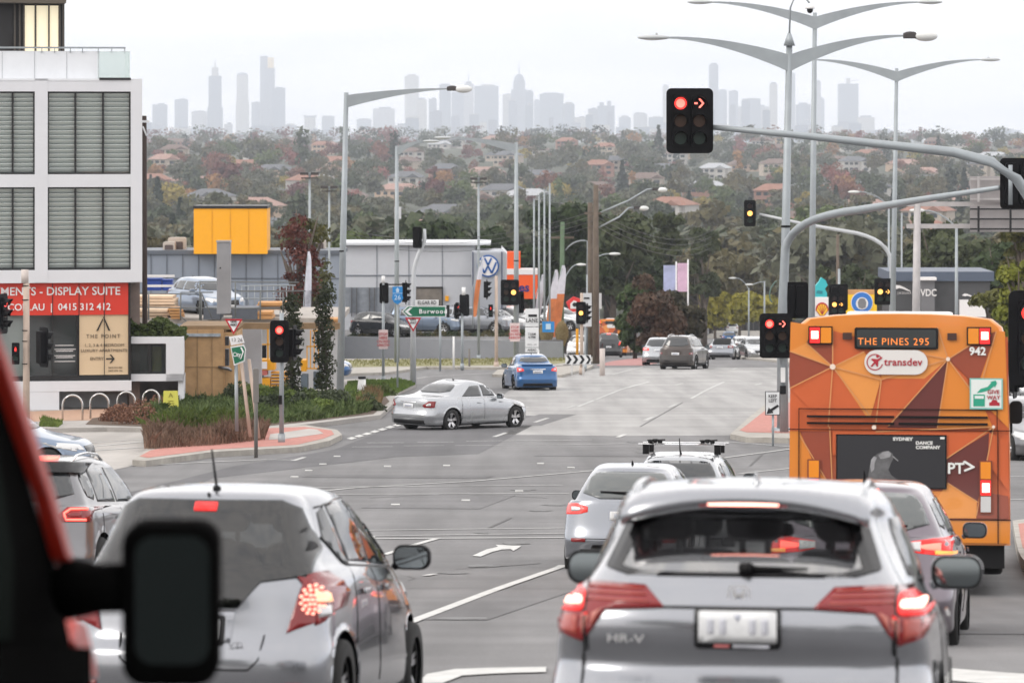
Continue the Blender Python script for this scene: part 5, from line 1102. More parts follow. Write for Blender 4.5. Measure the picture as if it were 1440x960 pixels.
# blue sedan
t, B = make_car('blue_sedan', 'bright blue small sedan driving away past the traffic island, tail lamps glowing', 'car', dict(SED, L=4.3, W=1.69, H=1.46, tail=1.02, belt=.95, trunk=.7, roofr=1.3, wb=2.55, oh=.95), M_BLUE, detail=2, tailpoly=[(.52, .83), (.84, .80), (.84, .98), (.56, .92)], plate=(0, .74))
for q in t.children:
    if q.name.startswith('tail_lamp'): q.data.materials[0] = MATS['red_lens_glow']
B.patch('boot_spoiler', 'rear', [(-.6, 1.03), (.6, 1.03), (.58, 1.07), (-.58, 1.07)], M_BLUE, t, .06, .07, skirt=.06); B.patch('chrome_strip', 'rear', [(-.3, .885), (.3, .885), (.3, .91), (-.3, .91)], M_CHROME, t, .014, .06)
g = GD(757, 150); t.location = (g.x, g.y, gz(0, 152)); t.rotation_euler = (road_pitch(152), 0, R(9))
# brown SUV
SUV = dict(HATCH, L=4.65, W=1.80, H=1.70, r=.37, belt=1.08, tail=1.08, hood=.98, rg=.16, roofr=.40, gc=.28, wb=2.67, oh=.9, cabin=2.3)
t, B = make_car('brown_suv', 'dark brown SUV with roof rails heading downhill beyond the junction', 'car', SUV, M_BROWN, detail=2, roof_rails=True, lowblack=True, tailpoly=[(.66, .80), (.88, .78), (.88, .88), (.66, .86)])
B.patch('lower_body_panel', 'rear', [(-.8, .36), (.8, .36), (.84, .72), (-.84, .72)], mat('grey_brown_trim', (.04, .036, .034), .5), t, .008, .09)
place(t, 949, 190, -14.5)
t, B = make_car('silver_car', 'silver hatchback partly hidden behind the brown SUV', 'car', dict(HATCH), M_SILB, brake=False); place(t, 925, 204, -6); t.children
for q in t.children:
    if q.name.startswith('tail_lamp'): q.data.materials[0] = MATS['red_lens_glow']
# convertible with a black soft top
t, B = make_car('grey_convertible', 'grey convertible with a black fabric roof behind the brown SUV', 'car', dict(SED, L=4.6, W=1.85, H=1.38, belt=.90, tail=.95, trunk=1.1, roofr=1.7), M_SIL2)
ft = [(x*1.0, z) for x, z in [(-.66, 1.0), (.66, 1.0), (.50, 1.36), (-.50, 1.36)]]
B.patch('fabric_roof', 'top', [(-.56, 1.15), (.56, 1.15), (.52, 2.9), (-.52, 2.9)], mat('black_fabric', (.012, .012, .013), .95), t, .02, .09, skirt=.06)
place(t, 1012, 246, -9)
# oncoming and distant cars
def face(t, px, d, rz, L):
    g = GD(px, d); a = R(rz); t.location = (g.x+math.sin(a)*0, g.y+L, gz(0, d+2)); t.rotation_euler = (-road_pitch(d+2)*0, 0, R(180+rz)); return t
t, B = make_car('silver_sedan', 'silver sedan facing the camera on the far side of the road beside the convertible', 'car', dict(SED), M_SILB); face(t, 1057, 252, 8, 4.6)
t, B = make_car('white_sedan', 'pale sedan coming uphill behind the convertible', 'car', dict(SED), M_WHT); face(t, 1040, 330, 8, 4.6)
t, B = make_car('blue_hatchback', 'small blue hatchback far down the road, red tail lamps', 'car', dict(HATCH), M_BLUE); place(t, 1025, 420, -4)
t, B = make_car('white_wagon', 'white wagon far down the road above the blue hatchback', 'car', dict(HATCH, L=4.6), M_WHT); place(t, 1030, 500, -4)
t, B = make_car('black_suv', 'large black SUV with lit brake lamps beside the wooden power pole', 'car', dict(SUV, L=5.0, W=1.98, H=1.84, belt=1.2, tail=1.2, hood=1.1), M_BLK, brake=True, tailpoly=[(.70, .95), (.97, .95), (.97, 1.2), (.78, 1.2)]); place(t, 856, 283, -2)
t, B = make_car('white_suv', 'white SUV beside the wooden poles, in front of a white hatchback', 'car', dict(SUV), M_WHT, brake=False, tailpoly=[(.72, .9), (.88, .9), (.88, 1.0), (.72, 1.0)]); place(t, 809, 292, -24)
t, B = make_car('white_hatchback', 'white hatchback beside the white SUV, half behind the amber signal pole', 'car', dict(HATCH, H=1.6), M_WHT); place(t, 824, 306, -24)
t, B = make_car('blue_compact', 'small blue car seen between the far bus and the dark hedge tree', 'car', dict(HATCH), M_BLUE); place(t, 883, 335, -6)
t, B = make_car('blue_car_front', 'blue car waiting in the side road, nose showing behind the garden lamp', 'car', dict(HATCH), M_BLUE); t.name = 'blue_hatchback'; g = GD(494, 168); t.location = (g.x-4.25, g.y+.5, gz(0, 168)); t.rotation_euler = (0, 0, R(-96))
t, B = make_car('grey_sedan', 'grey sedan just beyond the bus mirror', 'car', dict(SED), M_GUN); face(t, 1436, 92, 10, 4.6)
t, B = make_car('silver_sedan', 'silver sedan farther off, seen above the bus mirror', 'car', dict(SED), M_SILB); face(t, 1433, 135, 10, 4.6)

# ================================================================== BUSES
M_OR1 = paint('bus_orange', (.66, .215, .028), 0, .35); M_OR2 = mat('bus_vermilion', (.53, .105, .028), .38, coat=.5, var=.06); M_OR3 = mat('bus_rust', (.27, .055, .026), .38, coat=.5, var=.06); M_OR4 = mat('bus_maroon', (.12, .026, .022), .38, coat=.5); M_OR5 = mat('bus_light_orange', (.70, .27, .06), .38, coat=.5, var=.05); M_ORL = mat('bus_line', (.58, .26, .10), .4); M_BOT = mat('bus_amber_skirt', (.60, .19, .008), .35, coat=.8)
def bus(big=True):
    t = thing('city_bus', 'large orange and maroon facet-patterned bus with a lit route sign' if big else 'far orange bus seen past the wooden power poles', 'bus')
    W, H, L = 2.5, 3.02, 12.; w = W/2
    # the bus tapers a little towards the roof; rounded corners
    b = MB(); N = 9; secs = []
    def sec(y, k):
        pts = []
        for (x, z) in [(w, .42), (w, 1.0), (w*.998, 1.6), (w*.985, 2.3), (w*.965, 2.72), (w*.93, 2.88), (w*.84, 2.97), (w*.6, 3.01), (w*.3, 3.03), (0, 3.035)]: pts.append((x*k, z))
        q = pts+[(-x, z) for x, z in pts[-2::-1]]; return [(x, y, z if z < 2.7 else 2.7+(z-2.7)*(k if k < .99 else 1)) for x, z in q]
    S_ = [(.0, .955), (.015, .975), (.05, .992), (.12, 1.), (1., 1.), (6, 1.), (L-.3, 1.), (L, .94)]
    m = len(sec(0, 1)); v = []
    for y, k in S_: v += sec(y, k)
    f = [(i*m+a, i*m+a+1, (i+1)*m+a+1, (i+1)*m+a) for i in range(len(S_)-1) for a in range(m-1)]
    f += [tuple(range(m)), tuple((len(S_)-1)*m+a for a in range(m))]+[(i*m, (i+1)*m, (i+1)*m+m-1, i*m+m-1) for i in range(len(S_)-1)]
    bo = MB(); bo.add(v, f[:(len(S_)-1)*(m-1)], 0, True); bo.add(v, f[(len(S_)-1)*(m-1):], 0); bo.build('body', M_OR1, t)
    MB().box2((-.62, 1.0, 3.0), (.62, 3.6, 3.085)).build('roof_unit', M_WHT, t, .05)
    # scheme: rear face picture -> metres. px 1110..1420, z from rows
    X = lambda px: (px-1265.5)/123.5
    Z = lambda py: (819-py)/126.2
    def fp(name, pts, m, y=-.006, par=t): return MB().prism([(X(a), Z(b_)) for a, b_ in pts], y, y+.012).build(name, m, par)
    if not big: X = lambda px: (px-1265.5)/123.5
    pan = fp('rear_panel', [(1113, 470), (1416, 470), (1419, 740), (1111, 740)], M_OR2, -.003)
    N1 = (1172, 514); N2 = (1333, 502); N3 = (1230, 600); N4 = (1396, 598)
    F = [((N1, (1135, 480), (1147, 455), (1172, 462)), M_OR3), ((N1, (1172, 462), (1200, 470), (1216, 492)), M_OR2), (((1113, 450), (1147, 455), (1135, 480), (1112, 492)), M_OR1), ((N1, (1112, 492), (1135, 480)), M_OR5), ((N1, (1112, 492), (1111, 530), (1112, 545)), M_OR3),
         ((N1, (1216, 492), (1240, 530), (1225, 585), (1218, 583)), M_OR5), ((N1, (1112, 545), (1166, 600)), M_OR2), ((N1, (1218, 583), (1216, 600), (1166, 600)), M_OR2), (((1240, 530), (1300, 530), N2, (1248, 598), (1232, 598)), M_OR2), ((N2, (1318, 456), (1240, 480), (1240, 530), (1300, 530)), M_OR5),
         ((N2, (1248, 600), (1318, 600)), M_OR4), ((N2, (1318, 600), (1396, 600), (1378, 560)), M_OR1), ((N2, (1360, 530), (1362, 545), (1378, 560)), M_OR2), ((N2, (1385, 468), (1400, 462), (1378, 528), (1362, 530)), M_OR3), ((N2, (1318, 456), (1345, 452), (1385, 468)), M_OR1), (((1400, 462), (1412, 462), (1417, 600), (1378, 560), (1378, 528)), M_OR1),
         (((1126, 606), (1168, 606), (1172, 690), (1145, 650)), M_OR3), (((1112, 606), (1126, 606), (1145, 650), (1172, 690), (1112, 690)), M_OR1), (((1126, 690), (1172, 690), (1332, 690), (1332, 728), (1126, 728)), M_OR1), ((N4, (1390, 606), (1330, 644), (1332, 678), (1373, 704), (1378, 690), (1388, 650)), M_OR4), (((1332, 678), (1373, 704), (1372, 728), (1300, 728)), M_OR5), (((1390, 606), (1416, 618), (1417, 690), (1388, 650)), M_OR2), (((1172, 606), (1390, 606), (1330, 644), (1172, 640)), M_OR2), (((1373, 704), (1378, 690), (1416, 696), (1417, 728), (1372, 728)), M_OR3)]
    for k, (pts, mm) in enumerate(F): fp('livery_facet', pts, mm, -.008-.0009*k)
    ln = MB()
    for a, b_ in [(N1, (1135, 480)), (N1, (1216, 492)), (N1, (1172, 462)), (N1, (1112, 492)), (N1, (1112, 545)), (N1, (1166, 600)), (N1, (1225, 585)), (N1, (1240, 532)), ((1240, 532), (1232, 598)), (N2, (1240, 485)), (N2, (1318, 456)), (N2, (1250, 598)), (N2, (1318, 600)), (N2, (1372, 556)), (N2, (1385, 468)), ((1400, 462), (1378, 540)), (N2, (1240, 532)), ((1126, 612), (1172, 690)), (N4, (1372, 724)), (N4, (1330, 644)), ((1332, 678), (1376, 706)), ((1168, 600), (1172, 690)), (N4, (1232, 606))]:
        p0 = Vector((X(a[0]), -.034, Z(a[1]))); p1 = Vector((X(b_[0]), -.034, Z(b_[1]))); n_ = (p1-p0).cross(Vector((0, 1, 0))).normalized()*.0065; ln.add([p0+n_, p1+n_, p1-n_, p0-n_], [(0, 1, 2, 3)])
    ln.build('livery_line', M_ORL, t)
    nd = MB()
    for c, r_ in ((N1, .032), (N2, .024), (N3, .026), (N4, .018)): nd.prism(circ(r_, 14, X(c[0]), Z(c[1])), -.042, -.03)
    nd.build('livery_dot', mat('cream_dot', (.75, .62, .52), .5), t)
    fp('lower_skirt', [(1111, 731), (1419, 731), (1418, 763), (1111, 763)], M_BOT, -.03)
    # route sign
    sg = fp('route_sign', rrect(117, 31, 3, 4, 1261, 473), M_GBLK, -.05); inner = fp('sign_screen', rrect(110, 25, 2, 3, 1261, 473), mat('sign_dark', (.03, .034, .036), .2, coat=1), -.056, sg)
    if big:
        text(sg, 'route_letters', 'THE PINES 295', .112, mat('led_amber', (1, .3, .05), .5, emis=.5, ecol=(1, .22, .04)), (X(1257), -.062, Z(478)), xs=1.02, bold=-.001, sp=1.12)
        pill = fp('operator_plate', rrect(88, 35, 17, 8, 1260.5, 507), mat('off_white_vinyl', (.66, .64, .62), .4, coat=.5), -.048); text(pill, 'operator_lettering', 'transdev', .118, mat('crimson', (.36, .015, .03), .5), (X(1270.5), -.052, Z(507)), bold=.0015, sp=1.05)
        em = MB(); cx, cz = X(1231), Z(507)
        for k in range(20):
            a0 = R(35+k*15.5); a1 = R(35+(k+1)*15.5); em.add([(cx+r_*math.cos(a), -.053, cz+r_*math.sin(a)) for r_, a in ((.094, a0), (.094, a1), (.082, a1), (.082, a0))], [(0, 1, 2, 3)])
        em.prism([(cx-.05, cz-.045), (cx-.01, cz+.0), (cx-.045, cz+.03), (cx-.03, cz+.04), (cx+.03, cz+.035), (cx+.08, cz+.06), (cx+.085, cz+.045), (cx+.04, cz+.01), (cx+.035, cz-.05), (cx+.02, cz-.05), (cx+.005, cz-.015), (cx-.035, cz-.055)], -.054, -.05); em.prism(circ(.016, 10, cx+.03, cz+.065), -.054, -.05); em.build('operator_emblem', MATS['crimson'], pill)
        text(t, 'fleet_number', '942', .125, mat('white_vinyl', (.7, .7, .68), .5), (X(1374), -.04, Z(491)), bold=.004)
        gw = fp('give_way_sticker', [(1363, 529), (1409, 529), (1409, 573), (1363, 573)], mat('sticker_teal', (.20, .48, .43), .5), -.044); fp('sticker_field', [(1365, 531), (1407, 531), (1407, 571), (1365, 571)], mat('sticker_white', (.66, .70, .68), .5), -.047, gw)
        mg = mat('sticker_green', (.02, .30, .19), .5)
        fp('green_arrow', [(1373, 550), (1378, 544), (1388, 541), (1393, 535), (1391, 534), (1399, 532), (1401, 536), (1398, 542), (1397, 540), (1390, 546), (1380, 549)], mg, -.05, gw); bq = fp('bus_symbol', [(1368, 552), (1384, 552), (1384, 569), (1368, 569)], mg, -.05, gw); fp('bus_symbol_window', [(1370, 554), (1382.5, 554), (1382.5, 558), (1370, 558)], MATS['sticker_white'], -.052, gw)
        text(gw, 'sticker_lettering', 'GIVE\nWAY', .062, MATS['crimson'], (X(1396), -.05, Z(552.5)), bold=.001, sp=1.05)
        fp('car_symbol', [(1390, 568), (1390, 563.5), (1392.5, 563), (1394.5, 559.5), (1400, 559.5), (1402, 563), (1404.5, 563.5), (1404.5, 568)], MATS['crimson'], -.05, gw)
        ad = fp('advert_board', [(1177, 610), (1331, 610), (1331, 687), (1177, 687)], M_GBLK, -.05); fp('advert_poster', [(1179, 612), (1329, 612), (1329, 685), (1179, 685)], mat('poster_black', (.02, .02, .024), .4), -.056, ad)
        ws_ = MATS['white_vinyl']; text(ad, 'advert_lettering', 'SYDNEY', .05, ws_, (X(1270), -.06, Z(616.5)), xs=1.2, bold=.002); text(ad, 'advert_lettering', 'DANCE\nCOMPANY', .05, ws_, (X(1288), -.06, Z(625)), align='LEFT', xs=1.12, bold=.002)
        g1 = mat('poster_grey_light', (.26, .26, .27), .6, var=.3, scale=9); g2 = mat('poster_grey_mid', (.10, .10, .105), .6, var=.4, scale=9)
        fp('poster_figure', [(1222, 684), (1222, 668), (1224, 655), (1228, 645), (1234, 638), (1242, 634), (1250, 633), (1256, 637), (1257, 644), (1253, 652), (1250, 660), (1254, 668), (1266, 676), (1276, 684)], g2, -.059, ad)
        fp('poster_figure', [(1236, 640), (1242, 635), (1250, 633.5), (1254, 637), (1252, 642), (1245, 644), (1239, 645)], g1, -.061, ad); fp('poster_figure', [(1224.5, 655), (1226, 646), (1230, 641), (1234, 643), (1231, 650), (1230, 660), (1226, 664)], g1, -.061, ad)
        fp('poster_figure', [(1255, 641), (1257, 640.5), (1264, 647), (1263, 648)], g1, -.061, ad)
        text(ad, 'advert_mark', '\u2588', .03, ws_, (X(1325), -.06, Z(614)), xs=1.6) if False else fp('advert_mark', [(1322, 613), (1328, 613), (1328, 616), (1322, 616)], ws_, -.06, ad)
        pt = text(t, 'transit_lettering', 'PT', .17, ws_, (X(1343.5), -.045, Z(658)), bold=.004, rz=0); fp('transit_chevron', [(1353, 648), (1356, 646), (1370, 654.5), (1370, 656), (1356, 662), (1354.5, 659.5), (1364.5, 655)], ws_, -.046, pt)
    else:
        fp('operator_plate', rrect(88, 35, 17, 8, 1260.5, 507), mat('off_white_vinyl', (.66, .64, .62), .4, coat=.5), -.048); fp('give_way_sticker', [(1363, 529), (1409, 529), (1409, 573), (1363, 573)], mat('sticker_teal', (.20, .48, .43), .5), -.044)
        fp('rear_glass', [(1190, 430+40), (1330, 470), (1330, 500), (1190, 500)], M_GLASS, -.06) if False else None
    # lamps
    for sx in (1, -1):
        k = lambda a: 1265.5+sx*(a-1265.5)
        bz = fp('upper_lamp_cluster', [(k(1359), 456), (k(1393), 456), (k(1393), 482), (k(1359), 482)][::sx], M_GBLK, -.052)
        fp('indicator_lens', [(k(1361), 458), (k(1375.5), 458), (k(1375.5), 480), (k(1361), 480)][::sx], M_AMB, -.058, bz); fp('brake_lens', [(k(1377), 458), (k(1391), 458), (k(1391), 480), (k(1377), 480)][::sx], mat('red_lens_deep_lit', (.6, .01, .01), .2, emis=.9, ecol=(1, .03, .03)), -.058, bz); fp('brake_lamp_core', [(k(1379), 463), (k(1389), 463), (k(1389), 474), (k(1379), 474)][::sx], M_HOT if big else M_BRAKE, -.062, bz)
        vb = fp('vent', [(k(1332), 465), (k(1345), 465), (k(1345), 475), (k(1332), 475)][::sx], mat('vent_brown', (.05, .02, .015), .6), -.05)
        lb = fp('lower_lamp_cluster', [(k(1376), 646), (k(1394), 646), (k(1394), 721), (k(1376), 721)][::sx], mat('lamp_housing_rust', (.20, .045, .02), .5), -.05); fp('indicator_lens', [(k(1378), 648), (k(1392), 648), (k(1392), 672), (k(1378), 672)][::sx], M_AMB, -.056, lb); fp('brake_lens', [(k(1378), 674), (k(1392), 674), (k(1392), 695), (k(1378), 695)][::sx], MATS['red_lens_deep_lit'], -.056, lb)
        fp('brake_lamp_core', [(k(1380), 678), (k(1390.5), 678), (k(1390.5), 691), (k(1380), 691)][::sx], M_HOT, -.060, lb); fp('reverse_lens', [(k(1378), 697), (k(1392), 697), (k(1392), 719), (k(1378), 719)][::sx], M_CLEAR, -.056, lb)
        for y in (2.9, 9.6): wheel(t, sx*(w-.17), y, .48, .28, 8)
    # engine door, its slots and seams
    gr = MB(); se = MB()
    for pz in (584.5, 594): 
        for a, b_ in ((1136, 1258), (1264, 1388)): gr.box2((X(a), -.05, Z(pz+2)), (X(b_), -.03, Z(pz-1.2)))
    gr.build('grille_slot', M_BLACK, t)
    def seam(a, b_): se.box2((min(X(a[0]), X(b_[0]))-.005, -.044, min(Z(a[1]), Z(b_[1]))-.005), (max(X(a[0]), X(b_[0]))+.005, -.03, max(Z(a[1]), Z(b_[1]))+.005))
    for a, b_ in (((1111, 603.5), (1419, 603.5)), ((1125, 574), (1401, 574)), ((1125, 574), (1125, 603)), ((1401, 574), (1401, 603)), ((1125, 604), (1125, 730)), ((1402, 604), (1402, 763)), ((1111, 730), (1419, 730))): seam(a, b_)
    se.build('panel_seam', M_BLACK, t)
    MB().box2((-1.18, .1, .16), (1.18, 11.6, .45)).build('underbody', M_BLACK, t)
    un = MB(); un.box2((-1.1, .25, .2), (1.1, 1.8, .5)); un.build('engine_cradle', M_BLACK, t)
    MB().prism(rrect(.26, .46, .08, 4, w+.18, 1.9), .55+10.6, .68+10.6).build('wing_mirror', M_BLACK, t) 
    mm = MB(); mm.prism(rrect(.14, .26, .05, 4, w+.07, 1.92), .3, .42); mm.build('door_mirror', M_BLACK, t)
    for sx in (1, -1):
        for k in range(7): MB().box2((sx*w*.962, 1.5+k*1.45, 1.45), (sx*(w+.004), 2.8+k*1.45, 2.5)).build('side_window', M_GLASS, t)
    return t
t = bus(); g = GD(1265, 44.2); t.location = (g.x, 44.2, EZ+(175-820)*44.2/FPX+.02); t.rotation_euler = (road_pitch(50), 0, R(-5.8))
t2 = bus(False); g = GD(860, 306); t2.location = (g.x, 306, gz(0, 308)-.05); t2.rotation_euler = (road_pitch(320), 0, R(-10)); t2.scale = (.98, .98, 1)
# ================================================================== RED VAN CAB CLOSE ON THE LEFT
t = thing('red_van', 'blurred red van cab with a black door pillar and big mirror', 'van'); cab = R(-7.6)
M_RED = paint('red_paint', (.50, .028, .014), 0, .3)
def vp(px, d): return (px-720)*d/FPX
# side plane of the cab follows the heading; at depth 9.6 m its front pillar is at column 150
o0 = Vector((vp(128, 9.6), 9.6, 0)); t.location = (o0.x, o0.y, 0); t.rotation_euler = (0, 0, cab)
def sy(px):   # distance along the cab side whose picture column is px
    k = (px-720)/FPX; c, s_ = math.cos(-cab), math.sin(-cab); return (k*o0.y-o0.x)/(s_-k*c)
def sz(px, py): y = sy(px); dpt = o0.y+y*math.cos(cab); return EZ+(HOR-py)*dpt/FPX
def q2(pts): return [(sy(a), sz(a, b)) for a, b in pts]
MB().prism(q2([(-330, 250), (-60, 330), (12, 520), (60, 680), (98, 800), (128, 960), (128, 1300), (-330, 1300)]), -.9, -.03, 'yz').build('cab_body', mat('cab_black', (.003, .003, .003), .9, ior=1.05), t, .01)
MB().prism(q2([(-30, 420), (5, 500), (45, 610), (80, 720), (102, 800), (99, 802), (88, 785), (64, 700), (33, 612), (-5, 500)]), -.03, .012, 'yz').build('door_pillar', M_RED, t, .008)
MB().prism(q2([(-330, 330), (-60, 400), (-12, 560), (18, 680), (32, 780), (30, 900), (-330, 900)]), -.04, -.022, 'yz').build('side_window', mat('van_glass', (.004, .006, .005), .85, ior=1.1), t)
MB().prism(q2([(116, 905), (122, 870), (134, 878), (146, 925), (150, 955), (130, 950)]), -.3, -.02, 'yz').build('front_fender', M_RED, t, .01)
MB().prism(q2([(-330, 910), (128, 910), (130, 1400), (-330, 1400)]), -.5, .002, 'yz').build('door_panel', MATS['cab_black'], t)
mb = MB(); a = P(100, 828, 9.35); b_ = P(178, 826, 9.25); mb.tube([a, (a+b_)/2, b_], [.075, .06, .06], 10); ar = mb.build('mirror_arm', MATS['cab_black'], None)
ms = MB(); c = P(239, 850, 9.2); ms.prism(rrect(.228, .385, .055, 7, c.x, c.z), c.y-.01, c.y+.12); sh = ms.build('mirror_shell', MATS['cab_black'], None, .02)
mg = MB(); mg.prism(rrect(.175, .30, .045, 7, c.x+.006, c.z+.012), c.y-.014, c.y+.0); 
m = bpy.data.materials.new('van_mirror_glass'); m.use_nodes = True; bb = m.node_tree.nodes['Principled BSDF']; bb.inputs['Base Color'].default_value = (.028, .036, .036, 1); bb.inputs['Metallic'].default_value = .9; bb.inputs['Roughness'].default_value = .08
gl = mg.build('mirror_glass', m, None)
bpy.context.view_layer.update()
for o in (ar, sh): o.parent = t; o.matrix_parent_inverse = t.matrix_world.inverted()
gl.parent = sh
# ================================================================== SIGNALS, LAMPS, POLES, SIGNS
M_GALV = mat('galvanised_steel', (.30, .33, .35), .5, .35, var=.12, scale=1.5); M_SBLK = mat('signal_black', (.006, .006, .007), .45); M_WOODP = mat('weathered_pole', (.12, .095, .075), .9, var=.3, scale=2); M_BEIGE = mat('beige_pole', (.45, .36, .30), .7, var=.12)
MATS['signal_black'].node_tree.nodes['Principled BSDF'].inputs['Specular IOR Level'].default_value = .12
L_RED = mat('signal_red_lit', (.6, .02, .02), .3, emis=1.3, ecol=(1, .045, .035)); L_CORE = mat('signal_red_core', (1, .4, .35), .3, emis=1.5, ecol=(1, .17, .12)); L_AMB = mat('signal_amber_lit', (1, .5, .1), .3, emis=2.2, ecol=(1, .46, .10))
L_OFFR = mat('signal_red_off', (.022, .004, .004), .4); L_OFFA = mat('signal_amber_off', (.05, .018, .004), .4); L_OFFG = mat('signal_green_off', (.004, .022, .015), .4)
def pole(t, h, r0=.08, r1=.055, m=None, name='pole', base=True, x=0, y=0, z0=0):
    b = MB(); b.tube([(x, y, z0-.3), (x, y, z0+h*.5), (x, y, z0+h)], [r0, (r0+r1)/2, r1], 12); 
    if base: b.tube([(x, y, z0-.1), (x, y, z0+.22)], [r0*1.5, r0*1.45], 12)
    return b.build(name, m or M_GALV, t)
def head(t, c, h=1.25, cols=1, lit=None, arrow=False, rz=0., ped=False):
    """signal head: backing board, visors, lenses. c = local centre; lit = {(col,row): 'r'|'a'|'g'}; rz turns it"""
    k = h/1.25; w_ = (.56 if cols == 1 else .90)*k; lit = lit or {}; n_r = 2 if ped else 3
    if ped: w_ = .30*k*1.5
    M = Matrix.Translation(Vector(c)) @ Matrix.Rotation(rz, 4, 'Z')
    def put(mb, name, m, par, bev=0.):
        mb.v = [tuple(M @ Vector(p)) for p in mb.v]; return mb.build(name, m, par, bev)
    b = MB(); b.prism(rrect(w_, h, .10*k if not ped else .03, 5), .0, .02); 
    for cc in range(cols):
        x = (cc-(cols-1)/2)*.36*k; b.prism(rrect(.30*k, h*.80, .05*k, 4, x, 0), -.06*k, .20*k)
    hd = put(b, 'signal_head', M_SBLK, t)
    vz = MB()
    for cc in range(cols):
        x = (cc-(cols-1)/2)*.36*k
        for rr in range(n_r):
            z = ((n_r-1)/2-rr)*(.335*k if not ped else .5*k); st = lit.get((cc, rr)); off = [L_OFFR, L_OFFA, L_OFFG][rr if not ped else rr*2]
            r_ = .118*k if not ped else .16*k; q = MB()
            if ped: q.prism(rrect(r_*1.7, r_*1.9, .01, 2, x, z), -.07*k, -.05*k); ln = put(q, 'lens', MATS['signal_black'] if st else off, hd)
            else: q.prism(circ(r_, 20, x, z), -.072*k, -.055*k); ln = put(q, 'lens', ({'r': L_RED, 'a': L_AMB}[st] if st and not (arrow and cc == cols-1 and st in 'ra') else (M_SBLK if st else off)), hd)
            if ped and st:
                q = MB(); q.prism(circ(.035*k, 10, x, z+.095*k), -.085*k, -.072*k); q.prism([(x-.055*k, z+.055*k), (x+.055*k, z+.055*k), (x+.05*k, z-.03*k), (x+.035*k, z-.12*k), (x+.008*k, z-.12*k), (x, z-.05*k), (x-.008*k, z-.12*k), (x-.035*k, z-.12*k), (x-.05*k, z-.03*k)], -.085*k, -.072*k); put(q, 'red_man', L_RED, hd)
            elif st and arrow and cc == cols-1:
                q = MB(); a = r_*.8; m_ = {'r': L_CORE, 'a': L_AMB}[st]
                q.prism([(x-a, z+.018*k), (x-a*.35, z+.018*k), (x-a*.35, z-.018*k), (x-a, z-.018*k)], -.085*k, -.074*k); q.prism([(x-.01*k, z+a*.95), (x+.02*k, z+a*.95), (x+a, z), (x+.02*k, z-a*.95), (x-.01*k, z-a*.95), (x-.01*k, z-a*.72), (x+a*.62, z), (x-.01*k, z+a*.72)], -.085*k, -.074*k); put(q, 'lit_arrow', m_, hd)
            elif st == 'r': q = MB(); q.prism(circ(r_*.72, 16, x, z), -.08*k, -.07*k); put(q, 'lit_core', L_CORE, hd)
            # visor: a hood open below
            N = 12; rv = r_*1.14; v = []
            for s_ in range(N+1):
                a = R(-35+250*s_/N); v += [(x+rv*math.cos(a), -.06*k, z+rv*math.sin(a)), (x+rv*math.cos(a), -.06*k-(.26*k if not ped else .12)*(.45+.55*max(0, math.sin(a))), z+rv*math.sin(a))]
            vz.add(v, [(2*i, 2*i+1, 2*i+3, 2*i+2) for i in range(N)], 0, True)
    put(vz, 'visor', M_SBLK, hd); return hd
def at(px, py, d, t):      # local coordinates (of an unturned thing at t) for a picture point
    p = P(px, py, d); return p-t.location
def base(name, label, cat_, px, d, group=None, lift=.12):
    g = GD(px, d); return thing(name, label, cat_, (g.x, g.y, g.z+lift), group=group)
def curve(p0, p1, p2, p3, n=14): return [((1-u)**3)*p0+3*((1-u)**2)*u*p1+3*(1-u)*u*u*p2+u**3*p3 for u in [i/n for i in range(n+1)]]

# ---- big mast arm with the twin red signal: the pole stands just outside the frame
t = base('traffic_signal_mast', 'long curved mast arm with the large hanging twin signal, red disc and red arrow', 'traffic signal', 1462, 80)
pt = [at(1462, 560, 80, t)*1, at(1462, 330, 80, t), at(1452, 285, 80, t), at(1430, 252, 80, t), at(1395, 228, 80, t), at(1340, 214, 80, t), at(1240, 203, 80, t), at(1120, 190, 80, t), at(1002, 179, 80, t)]
pt[0] = Vector((0, 0, 0)); MB().tube([Vector((0, 0, -.3))]+pt[1:], [.13, .12, .115, .11, .105, .10, .085, .07, .055], 12).build('mast_arm', M_GALV, t)
head(t, at(970, 170, 79.9, t), 1.33, 2, {(0, 0): 'r', (1, 0): 'r'}, True)
hb2 = at(1448, 475, 79.8, t); head(t, hb2, 2.2/1.25*1.1, 1, {(0, 0): 'r'}); 
head(t, at(1428, 515, 80.3, t), 1.3, 1, rz=R(75))
